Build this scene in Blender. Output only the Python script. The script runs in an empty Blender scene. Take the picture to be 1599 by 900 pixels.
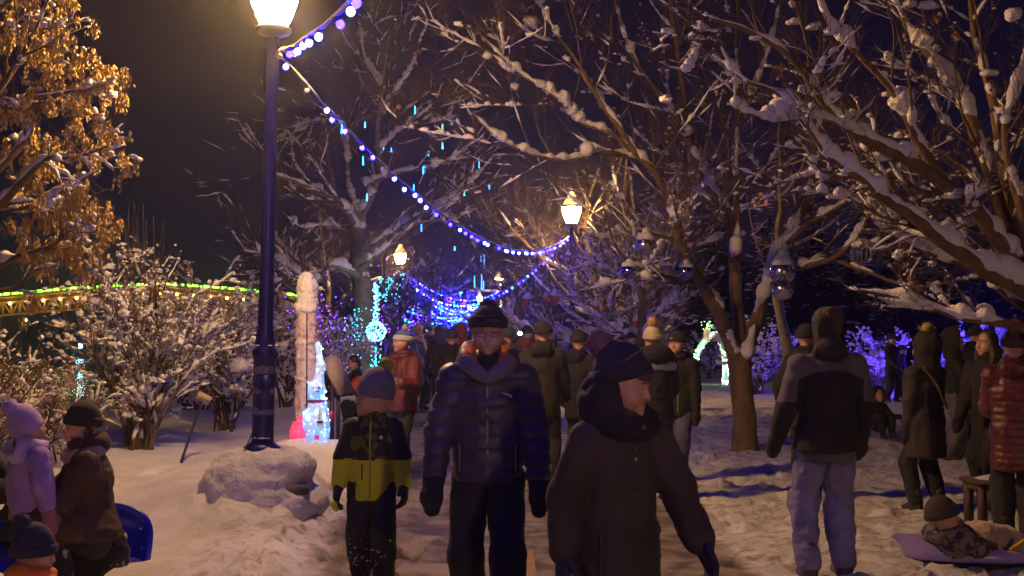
import bpy, math, random
import numpy as np
from mathutils import Vector, Matrix, Euler
random.seed(7)
RNG = np.random.default_rng(7)
C = bpy.context.scene.collection
S = bpy.context.scene
# ------------------------------------------------------------------ camera
F = 2000.0 / 1599.0
HOR = 515.0
PITCH = math.atan((HOR - 450.0) / 2000.0)
CAMZ = 1.65
cam_d = bpy.data.cameras.new('camera')
cam = bpy.data.objects.new('camera', cam_d)
C.objects.link(cam)
cam.location = (0, 0, CAMZ)
cam.rotation_euler = (math.pi / 2 + PITCH, 0, 0)
cam_d.sensor_width = 36.0
cam_d.lens = 36.0 * F
cam_d.clip_start = 0.1
cam_d.clip_end = 3000
cam_d.dof.use_dof = True
cam_d.dof.focus_distance = 12.0
cam_d.dof.aperture_fstop = 7.0
S.camera = cam
# ------------------------------------------------------------------ world: night sky
W = bpy.data.worlds.new('World'); S.world = W; W.use_nodes = True
nt = W.node_tree
bg = nt.nodes['Background']
sky = nt.nodes.new('ShaderNodeTexSky'); sky.sky_type = 'NISHITA'; sky.sun_disc = False
sky.sun_elevation = math.radians(-4); sky.sun_rotation = math.radians(160)
nt.links.new(sky.outputs[0], bg.inputs[0]); bg.inputs[1].default_value = 0.01
bg2 = nt.nodes.new('ShaderNodeBackground'); bg2.inputs[0].default_value = (0.0038, 0.0027, 0.0125, 1); bg2.inputs[1].default_value = 1.0
add = nt.nodes.new('ShaderNodeAddShader')
nt.links.new(bg.outputs[0], add.inputs[0]); nt.links.new(bg2.outputs[0], add.inputs[1])
nt.links.new(add.outputs[0], nt.nodes['World Output'].inputs[0])
S.view_settings.view_transform = 'Standard'; S.view_settings.look = 'None'
S.view_settings.exposure = 0.0; S.view_settings.gamma = 1.0
S.cycles.use_denoising = True
S.cycles.max_bounces = 5; S.cycles.diffuse_bounces = 2; S.cycles.glossy_bounces = 3
S.cycles.transmission_bounces = 4; S.cycles.volume_bounces = 0
S.cycles.sample_clamp_indirect = 4.0
S.cycles.use_light_tree = True
S.cycles.caustics_reflective = False; S.cycles.caustics_refractive = False

def P(px, py, d):
    """a point of the place: photograph pixel (1599 wide) at a distance d along the view"""
    u = (px - 799.5) / 2000.0; v = (450.0 - py) / 2000.0
    dy = math.cos(PITCH) - v * math.sin(PITCH); dz = math.sin(PITCH) + v * math.cos(PITCH)
    k = d / dy
    return np.array([u * k, d, CAMZ + dz * k])

# ------------------------------------------------------------------ materials
MATS = {}
def mat(name, c1, c2=None, rough=0.7, scale=8.0, detail=4.0, bump=0.0, bscale=40.0, metal=0.0, emit=None, estr=0.0,
        sheen=0.0, spec=0.5, coat=0.0, contrast=(0.3, 0.7), stretch=None, bdist=0.01, third=None, tscale=1.2):
    if name in MATS: return MATS[name]
    m = bpy.data.materials.new(name); m.use_nodes = True; MATS[name] = m
    n = m.node_tree.nodes; l = m.node_tree.links; b = n['Principled BSDF']
    b.inputs['Roughness'].default_value = rough; b.inputs['Metallic'].default_value = metal
    b.inputs['Specular IOR Level'].default_value = spec
    if sheen: b.inputs['Sheen Weight'].default_value = sheen
    if coat: b.inputs['Coat Weight'].default_value = coat; b.inputs['Coat Roughness'].default_value = 0.15
    b.inputs['Base Color'].default_value = (*c1, 1)
    tc = n.new('ShaderNodeTexCoord'); co = tc.outputs['Object']
    if stretch:
        mp = n.new('ShaderNodeMapping'); mp.inputs['Scale'].default_value = stretch
        l.new(co, mp.inputs['Vector']); co = mp.outputs['Vector']
    if c2 is not None:
        t = n.new('ShaderNodeTexNoise'); t.inputs['Scale'].default_value = scale; t.inputs['Detail'].default_value = detail
        l.new(co, t.inputs['Vector'])
        r = n.new('ShaderNodeMapRange'); r.inputs[1].default_value = contrast[0]; r.inputs[2].default_value = contrast[1]
        l.new(t.outputs['Fac'], r.inputs[0])
        mx = n.new('ShaderNodeMix'); mx.data_type = 'RGBA'
        mx.inputs[6].default_value = (*c1, 1); mx.inputs[7].default_value = (*c2, 1)
        l.new(r.outputs[0], mx.inputs[0]); out = mx.outputs[2]
        if third is not None:
            t3 = n.new('ShaderNodeTexNoise'); t3.inputs['Scale'].default_value = tscale; t3.inputs['Detail'].default_value = 3
            l.new(co, t3.inputs['Vector'])
            r3 = n.new('ShaderNodeMapRange'); r3.inputs[1].default_value = 0.5; r3.inputs[2].default_value = 0.66
            l.new(t3.outputs['Fac'], r3.inputs[0])
            m3 = n.new('ShaderNodeMix'); m3.data_type = 'RGBA'; m3.inputs[7].default_value = (*third, 1)
            l.new(out, m3.inputs[6]); l.new(r3.outputs[0], m3.inputs[0]); out = m3.outputs[2]
        l.new(out, b.inputs['Base Color'])
    if bump:
        t2 = n.new('ShaderNodeTexNoise'); t2.inputs['Scale'].default_value = bscale; t2.inputs['Detail'].default_value = 5
        l.new(co, t2.inputs['Vector'])
        bp = n.new('ShaderNodeBump'); bp.inputs['Strength'].default_value = bump; bp.inputs['Distance'].default_value = bdist
        l.new(t2.outputs['Fac'], bp.inputs['Height']); l.new(bp.outputs[0], b.inputs['Normal'])
    if emit is not None:
        b.inputs['Emission Color'].default_value = (*emit, 1); b.inputs['Emission Strength'].default_value = estr
    return m

def cloth(name, c, rough=0.85, v=0.35, sheen=0.04, bump=0.5, bscale=140.0, **k):
    c2 = tuple(min(1, x * (1 + v) + 0.004) for x in c); c1 = tuple(x * (1 - v) for x in c)
    return mat(name, c1, c2, rough=rough, scale=5.0, detail=6, bump=bump, bscale=bscale, bdist=0.004, sheen=sheen, **k)

def glow(name, col, st, base=(0.8, 0.8, 0.8), sample=True):
    if name in MATS: return MATS[name]
    m = mat(name, base, rough=0.4, emit=col, estr=st)
    if not sample:
        try: m.cycles.emission_sampling = 'NONE'
        except Exception: pass
    return m

# ------------------------------------------------------------------ mesh helpers
class MB:
    def __init__(s): s.v = []; s.f = {}; s.n = 0; s.fm = []
    def add(s, v, f):
        v = np.asarray(v, dtype=np.float64).reshape(-1, 3); f = np.asarray(f, dtype=np.int64)
        s.v.append(v); s.f.setdefault(f.shape[1], []).append(f + s.n); s.n += len(v); return s
    def box(s, c, d, rot=None, taper=1.0):
        x, y, z = np.array(d) / 2.0
        v = np.array([[-x, -y, -z], [x, -y, -z], [x, y, -z], [-x, y, -z], [-x * taper, -y * taper, z], [x * taper, -y * taper, z], [x * taper, y * taper, z], [-x * taper, y * taper, z]])
        if rot is not None: v = v @ np.array(Euler(rot).to_matrix()).T
        return s.add(v + np.array(c), [[0, 3, 2, 1], [4, 5, 6, 7], [0, 1, 5, 4], [1, 2, 6, 5], [2, 3, 7, 6], [3, 0, 4, 7]])
    def lathe(s, prof, c=(0, 0, 0), n=16, flute=0.0, rot=None):
        prof = np.array(prof, float); a = np.arange(n) * 2 * math.pi / n
        k = len(prof); fl = 1 + flute * np.cos(a * n / 2.0)
        v = np.zeros((k, n, 3)); v[:, :, 0] = prof[:, :1] * (np.cos(a) * fl)[None]; v[:, :, 1] = prof[:, :1] * (np.sin(a) * fl)[None]; v[:, :, 2] = prof[:, 1:2]
        i = np.arange(k - 1)[:, None] * n; j = np.arange(n)[None]; jn = (j + 1) % n
        q = np.stack([i + j, i + jn, i + n + jn, i + n + j], -1).reshape(-1, 4)
        v = v.reshape(-1, 3)
        if rot is not None: v = v @ np.array(Euler(rot).to_matrix()).T
        return s.add(v + np.array(c), q)
    def tube(s, path, rad, n=8, cap=True):
        path = np.asarray(path, float); rad = np.broadcast_to(np.asarray(rad, float), (len(path),))
        v, q = tube_batch(path[None], rad[None], n); s.add(v, q)
        if cap:
            k = len(path)
            s.add(np.concatenate([v[:n], path[:1]]), [[(i + 1) % n, i, n] for i in range(n)])
            s.add(np.concatenate([v[(k - 1) * n:k * n], path[-1:]]), [[i, (i + 1) % n, n] for i in range(n)])
        return s
    def mesh(s, name, smooth=True):
        me = bpy.data.meshes.new(name)
        v = np.concatenate(s.v) if s.v else np.zeros((0, 3))
        loops = []; starts = []; tot = []; st = 0
        for k, fl in s.f.items():
            f = np.concatenate(fl); loops.append(f.ravel()); starts.append(st + np.arange(len(f)) * k); tot.append(np.full(len(f), k)); st += f.size
        me.vertices.add(len(v)); me.vertices.foreach_set('co', v.ravel().astype(np.float32))
        if loops:
            lo = np.concatenate(loops); me.loops.add(len(lo)); me.loops.foreach_set('vertex_index', lo.astype(np.int32))
            sa = np.concatenate(starts); me.polygons.add(len(sa)); me.polygons.foreach_set('loop_start', sa.astype(np.int32))
        me.update(calc_edges=True); me.validate()
        if smooth: me.polygons.foreach_set('use_smooth', np.ones(len(me.polygons), bool))
        return me
    def build(s, name, m, parent=None, smooth=True, **kw):
        me = s.mesh(name, smooth)
        if m is not None: me.materials.append(m)
        return link(name, me, parent, **kw)

def link(name, me, parent=None, loc=None, label=None, cat=None, group=None, kind=None):
    o = bpy.data.objects.new(name, me); C.objects.link(o)
    if parent is not None: o.parent = parent
    if loc is not None: o.location = loc
    return tag(o, label, cat, group, kind)
def tag(o, label=None, cat=None, group=None, kind=None):
    if label: o['label'] = label
    if cat: o['category'] = cat
    if group: o['group'] = group
    if kind: o['kind'] = kind
    return o
def thing(name, label, cat, loc=(0, 0, 0), rz=0.0, group=None):
    o = bpy.data.objects.new(name, None); C.objects.link(o)
    o.location = tuple(float(q) for q in loc); o.rotation_euler = (0, 0, rz); o.empty_display_size = 0.1
    return tag(o, label, cat, group)
def dup(o, loc, rz=0.0, label=None, group=None, scale=None):
    r = o.copy(); C.objects.link(r); r.location = tuple(float(q) for q in loc); r.rotation_euler = (0, 0, rz)
    if scale: r.scale = (scale,) * 3
    if label: r['label'] = label
    if group: r['group'] = group
    for ch in list(o.children):
        c = ch.copy(); C.objects.link(c); c.parent = r
        for g in list(ch.children):
            d = g.copy(); C.objects.link(d); d.parent = c
    return r

def norm(a): return a / np.maximum(np.linalg.norm(a, axis=-1, keepdims=True), 1e-9)
def tube_batch(paths, radii, n=4, squash=1.0):
    """paths (N,K,3) radii (N,K) -> verts, quads"""
    N, K, _ = paths.shape
    t = np.gradient(paths, axis=1) if K > 1 else paths
    t = norm(t)
    ref = np.tile(np.array([0.21, 0.13, 0.97]), (N, 1)); m = norm(paths[:, -1] - paths[:, 0])
    ref[np.abs(m[:, 2]) > 0.8] = (0.95, 0.3, 0.1)
    u = norm(np.cross(t, ref[:, None, :])); w = np.cross(t, u)
    a = np.arange(n) * 2 * math.pi / n
    v = paths[:, :, None, :] + radii[:, :, None, None] * (np.cos(a)[None, None, :, None] * u[:, :, None, :] + np.sin(a)[None, None, :, None] * w[:, :, None, :] * squash)
    b = (np.arange(N) * K * n)[:, None, None]; i = (np.arange(K - 1) * n)[None, :, None]; j = np.arange(n)[None, None, :]; jn = (j + 1) % n
    q = np.stack([b + i + j, b + i + jn, b + i + n + jn, b + i + n + j], -1).reshape(-1, 4)
    return v.reshape(-1, 3), q

def _hash(ix, iy, iz, seed):
    h = (ix * 374761393 + iy * 668265263 + iz * 2147483647 + seed * 1274126177) & 0xffffffff
    h = ((h ^ (h >> 13)) * 1274126177) & 0xffffffff
    return ((h ^ (h >> 16)) & 0xffff) / 65535.0
def vnoise(p, freq=1.0, seed=0, octs=1):
    """value noise, p (...,3) -> about -1..1"""
    out = 0.0; amp = 1.0; tot = 0.0
    for o in range(octs):
        q = np.asarray(p, float) * freq * (2.03 ** o) + 17.3 * o + 1000.0
        i = np.floor(q).astype(np.int64); f = q - i; f = f * f * (3 - 2 * f)
        r = 0.0
        for dx in (0, 1):
            for dy in (0, 1):
                for dz in (0, 1):
                    w = (f[..., 0] if dx else 1 - f[..., 0]) * (f[..., 1] if dy else 1 - f[..., 1]) * (f[..., 2] if dz else 1 - f[..., 2])
                    r = r + w * _hash(i[..., 0] + dx, i[..., 1] + dy, i[..., 2] + dz, seed + o)
        out = out + amp * (r * 2 - 1); tot += amp; amp *= 0.5
    return out / tot

def icos(sub=1):
    import bmesh
    bm = bmesh.new(); bmesh.ops.create_icosphere(bm, subdivisions=sub, radius=1.0)
    v = np.array([x.co[:] for x in bm.verts]); f = np.array([[q.index for q in p.verts] for p in bm.faces]); bm.free(); return v, f
ICO1 = icos(1); ICO2 = icos(2); ICO3 = icos(3)
def blobs(mb, pos, size, rng, base=ICO2, rough=0.25, flat=0.55):
    """many lumpy snow clumps; pos (N,3) size (N,3)"""
    if len(pos) == 0: return
    v, f = base; N = len(pos)
    a = rng.uniform(0, 6.28, N); ca, sa = np.cos(a), np.sin(a)
    V = np.repeat(v[None], N, 0)
    d = 1 + rough * vnoise(V * 1.7 + rng.uniform(0, 50, (N, 1, 3)), 1.0, 5)
    V = V * d[..., None]
    V[..., 2] = np.where(V[..., 2] < 0, V[..., 2] * flat, V[..., 2])
    V = V * size[:, None, :]
    x = V[..., 0] * ca[:, None] - V[..., 1] * sa[:, None]; y = V[..., 0] * sa[:, None] + V[..., 1] * ca[:, None]
    V[..., 0] = x; V[..., 1] = y
    V = V + pos[:, None, :]
    mb.add(V.reshape(-1, 3), (f[None] + (np.arange(N) * len(v))[:, None, None]).reshape(-1, 3))
# ------------------------------------------------------------------ ground
def sstep(a, b, x):
    t = np.clip((x - a) / (b - a), 0, 1); return t * t * (3 - 2 * t)
def path_c(y): return 0.62 - 0.053 * np.maximum(y, -20)
def gz0(x, y):
    """large shape of the snow: flat lawn, low bank on the left, slope to the river"""
    x = np.asarray(x, float); y = np.asarray(y, float)
    e = path_c(y) - 1.55
    z = 0.27 * sstep(0.0, 0.8, e - x) * sstep(7.8, 11.0, y)
    z = z + 0.10 * sstep(1.6, 3.4, e - x) * sstep(9, 13, y)
    sh = -6.3 - 0.10 * np.maximum(y - 12, 0)
    z = z - 3.2 * sstep(0.0, 9.0, sh - x)
    r2 = (x + 2.0) ** 2 + ((y - 10.45) * 0.95) ** 2
    z = z + 0.10 * np.exp(-r2 / 0.9)
    r3 = (x + 1.75) ** 2 * 0.7 + (y - 8.7) ** 2
    z = z + 0.10 * np.exp(-r3 / 0.6)
    return z
def gz(x, y): return float(gz0(x, y))
def G(x, y, dz=0.0): return (x, y, gz(x, y) + dz)
def GP(px, d, dz=0.0):
    x = float(P(px, 515, d)[0]); return (x, d, gz(x, d) + dz)

def make_ground():
    ys = np.concatenate([np.arange(-14, 3, 0.5), 3 * np.exp(np.arange(0, math.log(500 / 3.0), 0.0092))])
    def side(s0, lim):
        r = [0.0]; st = s0
        while r[-1] < lim:
            r.append(r[-1] + st)
            if r[-1] > 4.5: st *= 1.045
        return np.array(r)
    xr = side(0.055, 320); xs = np.concatenate([-xr[::-1][:-1], xr]) + 0.8
    X, Y = np.meshgrid(xs, ys); Z = gz0(X, Y)
    pts = np.stack([X, Y, X * 0], -1)
    pc = path_c(Y); onpath = 1 - sstep(1.25, 1.75, np.abs(X - pc))
    fine = np.clip(1.2 - Y / 60.0, 0.12, 1)
    left = sstep(0.2, 1.2, pc - 1.5 - X)
    n1 = vnoise(pts, 1.1, 3, 2); n2 = vnoise(pts, 4.5, 9, 3)
    n3 = vnoise(pts + 0.35 * n1[..., None], 9.0, 14, 2)
    rid = 1 - np.abs(vnoise(pts + 0.1 * n2[..., None], 3.2, 33, 2)) * 2
    Z = Z + (1 - onpath) * (1 - left) * (0.05 * n1 + 0.045 * n2 + 0.014 * np.abs(n3) + 0.012 * rid) * fine
    n0 = vnoise(pts + 0.3 * n1[..., None], 0.75, 51, 2)
    Z = Z + left * (0.07 * n0 + 0.05 * n1 + 0.010 * n2 + 0.002 * n3) * fine
    Z = Z + onpath * (0.010 * n1 + 0.007 * n2 + 0.006 * n3)
    # ridge of shovelled snow along the left edge of the path
    e = pc - 1.55; rd = np.exp(-((X - (e - 0.25 + 0.15 * n1)) / 0.22) ** 2)
    Z = Z + rd * (0.05 + 0.07 * np.abs(n2) + 0.04 * n3) * fine
    # footprints trodden into the lawn and the bank
    rng = np.random.default_rng(11)
    fx = np.concatenate([rng.uniform(1.6, 11, 2300), rng.uniform(-1.9, -0.7, 160), rng.uniform(-3.6, -1.6, 60)])
    fy = np.concatenate([rng.uniform(6.0, 26, 2300), rng.uniform(7, 13, 160), rng.uniform(8, 16, 60)])
    fa = rng.uniform(0, 3.14, len(fx)); dp = rng.uniform(0.02, 0.085, len(fx))
    for x0, y0, a, d in zip(fx, fy, fa, dp):
        i0, i1 = np.searchsorted(ys, (y0 - 0.4, y0 + 0.4)); j0, j1 = np.searchsorted(xs, (x0 - 0.4, x0 + 0.4))
        dx = X[i0:i1, j0:j1] - x0; dy = Y[i0:i1, j0:j1] - y0
        u = dx * math.cos(a) + dy * math.sin(a); w = -dx * math.sin(a) + dy * math.cos(a)
        r = (u / 0.15) ** 2 + (w / 0.075) ** 2
        Z[i0:i1, j0:j1] -= d * (np.exp(-r ** 2) - 0.30 * np.exp(-((r - 2.2) / 1.0) ** 2))
    Z0 = gz0(X, Y); dz = Z - Z0; Z = Z0 + np.where(dz > .05, .05 + .08 * np.tanh((dz - .05) / .08), dz); Z = Z0 + np.where(Z - Z0 < -.06, -.06 - .07 * np.tanh((-(Z - Z0) - .06) / .07), Z - Z0)
    ny, nx = X.shape
    v = np.stack([X, Y, Z], -1).reshape(-1, 3)
    i = np.arange(ny - 1)[:, None] * nx; j = np.arange(nx - 1)[None]
    q = np.stack([i + j, i + j + 1, i + nx + j + 1, i + nx + j], -1).reshape(-1, 4)
    mb = MB(); mb.add(v, q); me = mb.mesh('snowy_ground')
    at = me.attributes.new('pathmask', 'FLOAT', 'POINT'); at.data.foreach_set('value', onpath.ravel().astype(np.float32)); at2 = me.attributes.new('trodden', 'FLOAT', 'POINT'); at2.data.foreach_set('value', (1 - .88 * left).ravel().astype(np.float32))
    m = bpy.data.materials.new('trodden_snow'); m.use_nodes = True; n = m.node_tree.nodes; l = m.node_tree.links; b = n['Principled BSDF']
    tc = n.new('ShaderNodeTexCoord')
    def noise(sc, dt=5, ds=0.0):
        t = n.new('ShaderNodeTexNoise'); t.inputs['Scale'].default_value = sc; t.inputs['Detail'].default_value = dt; t.inputs['Distortion'].default_value = ds
        l.new(tc.outputs['Object'], t.inputs['Vector']); return t.outputs['Fac']
    def rng_(s, a, b_):
        r = n.new('ShaderNodeMapRange'); r.inputs[1].default_value = a; r.inputs[2].default_value = b_; l.new(s, r.inputs[0]); return r.outputs[0]
    def mixc(f, a, b_):
        x = n.new('ShaderNodeMix'); x.data_type = 'RGBA'
        for k, c in ((6, a), (7, b_)):
            if isinstance(c, tuple): x.inputs[k].default_value = (*c, 1)
            else: l.new(c, x.inputs[k])
        l.new(f, x.inputs[0]); return x.outputs[2]
    snow = mixc(rng_(noise(2.2), 0.35, 0.65), (0.58, 0.57, 0.60), (0.74, 0.73, 0.77))
    tr = n.new('ShaderNodeAttribute'); tr.attribute_name = 'trodden'; dm = n.new('ShaderNodeMath'); dm.operation = 'MULTIPLY'; l.new(rng_(noise(9, 7, 0.6), 0.48, 0.70), dm.inputs[0]); l.new(tr.outputs['Fac'], dm.inputs[1])
    dirt = mixc(dm.outputs[0], snow, (0.27, 0.22, 0.18))
    wet = mixc(rng_(noise(3.0, 7, 0.8), 0.40, 0.62), (0.085, 0.065, 0.055), (0.30, 0.26, 0.24))
    a = n.new('ShaderNodeAttribute'); a.attribute_name = 'pathmask'
    mm = n.new('ShaderNodeMath'); mm.operation = 'MULTIPLY_ADD'; l.new(noise(5, 6), mm.inputs[0]); mm.inputs[1].default_value = 0.9; l.new(a.outputs['Fac'], mm.inputs[2])
    col = mixc(rng_(mm.outputs[0], 0.78, 1.22), dirt, wet)
    l.new(col, b.inputs['Base Color']); b.inputs['Roughness'].default_value = 0.62; b.inputs['Specular IOR Level'].default_value = 0.35
    b.inputs['Sheen Weight'].default_value = 0.05
    bp = n.new('ShaderNodeBump'); bp.inputs['Strength'].default_value = 0.6; bp.inputs['Distance'].default_value = 0.022; l.new(noise(22, 8, 0.3), bp.inputs['Height'])
    bp2 = n.new('ShaderNodeBump'); bp2.inputs['Strength'].default_value = 0.5; bp2.inputs['Distance'].default_value = 0.006; l.new(noise(160, 4), bp2.inputs['Height'])
    l.new(bp.outputs[0], bp2.inputs['Normal']); l.new(bp2.outputs[0], b.inputs['Normal'])
    me.materials.append(m)
    link('ground', me, None, kind='structure')
    # river
    wm = mat('river_water', (0.004, 0.006, 0.008), rough=0.16, bump=0.55, bscale=1.6, bdist=0.35, stretch=(1, 0.55, 1), spec=0.7)
    mb = MB(); mb.add([[-320, 6, -2.35], [-6, 6, -2.35], [-20, 400, -2.35], [-320, 400, -2.35]], [[0, 1, 2, 3]])
    mb.build('river', wm, None, kind='structure')
    # worn yellow line on the path
    ym = mat('worn_yellow_paint', (0.42, 0.27, 0.04), (0.25, 0.21, 0.14), rough=0.7, scale=16, contrast=(0.42, 0.6))
    mb = MB(); xs2 = np.linspace(-0.06, 0.06, 5); ys2 = np.linspace(8.35, 9.5, 30)
    gx, gy = np.meshgrid(xs2, ys2); edge = vnoise(np.stack([gx, gy, gx * 0], -1), 9, 2, 2)
    hz = 0.024 + 0.006 * np.abs(edge)
    px = gx + 0.10 + 0.02 * edge
    i = np.arange(len(ys2) - 1)[:, None] * 5; j = np.arange(4)[None]
    mb.add(np.stack([px, gy, hz], -1).reshape(-1, 3), np.stack([i + j, i + j + 1, i + 6 + j, i + 5 + j], -1).reshape(-1, 4))
    mb.build('path_marking', ym, None, kind='structure')
make_ground()
# ------------------------------------------------------------------ far setting: treeline, bridge
def far_setting():
    dk = mat('dark_far_woods', (0.012, 0.013, 0.010), (0.03, 0.032, 0.024), rough=1.0, scale=0.6, bump=0.0)
    rng = np.random.default_rng(5)
    def ridge(x0, x1, y, z0, h, n, name, dep=10):
        mb = MB(); xs = np.linspace(x0, x1, n)
        top = z0 + h * (0.75 + 0.25 * vnoise(np.stack([xs, xs * 0, xs * 0], -1), 0.045, 3, 2)) + h * 0.13 * rng.uniform(-1, 1, n) * (np.arange(n) % 2)
        rows = [(0.0, -3), (dep * .1, None), (dep, None)]
        V = []
        for k, (dy, zz) in enumerate(rows):
            V.append(np.stack([xs, np.full(n, y + dy) + (0 if k == 0 else rng.uniform(-1, 1, n) * dep * .08), np.full(n, zz) if zz is not None else (top if k == 1 else top * 0 + z0 - 3)], -1))
        i = np.arange(2)[:, None] * n; j = np.arange(n - 1)[None]
        mb.add(np.concatenate(V), np.stack([i + j, i + j + 1, i + n + j + 1, i + n + j], -1).reshape(-1, 4))
        return mb.build(name, dk, None, smooth=False, kind='stuff')
    ridge(-300, 10, 235, -2, 7.0, 420, 'far_woods')
    ridge(12, 260, 120, 0, 9.0, 360, 'dark_woods')
    ridge(-26, 30, 190, 0, 8.0, 120, 'park_woods')
    # bridge over the river
    st = mat('bridge_steel', (0.45, 0.36, 0.18), (0.3, 0.24, 0.12), rough=0.7, scale=2)
    gr = glow('bridge_green_light', (0.24, 1.0, 0.04), 11.0)
    ye = glow('bridge_yellow_light', (1.0, 0.72, 0.06), 5.0)
    am = glow('bridge_amber_light', (1.0, 0.50, 0.08), 75.0)
    br = thing('truss_bridge', 'long steel truss bridge over the river edged with green lights', 'bridge', (0, 0, 0))
    D = 150.0
    tops = [(-60, 466), (0, 461), (100, 452), (200, 446), (260, 444), (330, 449), (400, 455), (485, 464)]
    tx = [t[0] for t in tops]; ty = [t[1] for t in tops]
    def top(px): return np.interp(px, tx, ty)
    def pt(px, dy=0, d=D): return P(px, top(px) + dy, d)
    pxs = np.arange(-60, 486, 13.0)
    f = MB(); f.tube([pt(p, 3) for p in pxs], 0.28, 4); f.tube([pt(p, 3, D + 6) for p in pxs], 0.28, 4)
    f.build('deck_rail', st, br, smooth=False)
    f = MB(); f.tube([pt(p, 12) for p in pxs], 0.22, 4); f.build('upper_chord', st, br, smooth=False)
    f = MB(); f.tube([pt(p, 34) for p in pxs], 0.25, 4); f.build('lower_chord', st, br, smooth=False)
    V = []
    a = pt(pxs[0], 4); b = pt(pxs[-1], 4)
    f = MB()
    for p, q in zip(pxs[:-1], pxs[1:]):
        A = pt(p, 7); B = pt(q, 7)
        f.add([A, B, B + [0, 6, 0], A + [0, 6, 0], A - [0, 0, .35], B - [0, 0, .35], B + [0, 6, -.35], A + [0, 6, -.35]], [[0, 1, 2, 3], [7, 6, 5, 4], [0, 4, 5, 1], [2, 6, 7, 3]])
    f.build('road_deck', st, br, smooth=False)
    dm = None
    for k, (p, q) in enumerate(zip(pxs[:-1], pxs[1:])):
        f = MB(); f.tube([pt(p, 12), pt(p, 34)], 0.16, 4); f.build('truss_post', st, br, smooth=False)
        f = MB(); f.tube([pt(p, 12) if k % 2 else pt(p, 34), pt(q, 34) if k % 2 else pt(q, 12)], 0.12, 4); f.build('truss_brace', st, br, smooth=False)
    for k, (p, q) in enumerate(zip(pxs[:-1], pxs[1:])):
        m = ye if 225 < p < 262 else gr
        f = MB(); f.tube([pt(p + 1.2, 0), pt(q - 1.2 - (k % 3), 0)], 0.15 + 0.05 * (k % 2), 4)
        f.tube([pt(p + 0.2, 4.0), pt(q - 3 + (k % 2) * 2, 4.0)], 0.07, 4); f.build('light_strip', m, br, smooth=False)
    for p in pxs[::2]:
        f = MB(); c = pt(p, 15); f.add(ICO1[0] * 0.14 + c - np.array([0, .5, 0]), ICO1[1]); f.build('deck_lamp', am, br)
    for p in pxs[4::14]:
        A = pt(p, 34); f = MB(); f.box((A[0], A[1] + 3, (A[2] - 3) / 2), (1.6, 7, A[2] + 3)); f.build('pier', mat('pier_concrete', (0.2, 0.2, 0.2), (0.12, 0.12, 0.12), rough=.9, scale=1), br, smooth=False)
    # far lamp posts on the other bank whose light runs down the water
    for px, py, col, nm, r, s in ((125, 541, (0.25, 0.75, 1.0), 'pale blue lamp on the far river bank above its streak', 0.30, 160), (40, 500, (0.4, 1, 0.3), 'small green lamp on the far bank below the truss', 0.16, 40), (208, 503, (0.3, 0.25, 1.0), 'small violet lamp on the far bank behind the bush', 0.16, 40),
                              (1340, 475, (0.3, 1, 0.9), 'tiny teal lamp high in the dark woods, leftmost of four', 0.06, 9), (1383, 468, (0.3, 1, 0.9), 'tiny teal lamp high in the dark woods, topmost of four', 0.06, 8),
                              (1452, 481, (0.2, .9, 0.9), 'tiny teal lamp above the pompom woman in the dark woods', 0.06, 7), (1486, 507, (0.4, .9, 1), 'tiny pale lamp lowest in the dark woods', 0.06, 6)):
        d = 178 if px < 300 else 80
        c = P(px, py, d)
        t = thing('distant_lamp', nm, 'lamp', (c[0], c[1], 0.0 if px > 300 else -2.0))
        zb = float(t.location.z)
        f = MB(); f.add(ICO2[0] * r + [0, 0, c[2] - zb], ICO2[1]); f.build('bulb', glow('distant_%s' % nm[:12].replace(' ', '_'), col, s), t)
        f = MB(); f.tube([[0, 0.1, -0.5], [0, 0.1, c[2] - zb]], 0.05, 5); f.build('pole', mat('dark_pole', (0.02, 0.02, 0.02)), t)
far_setting()
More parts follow.
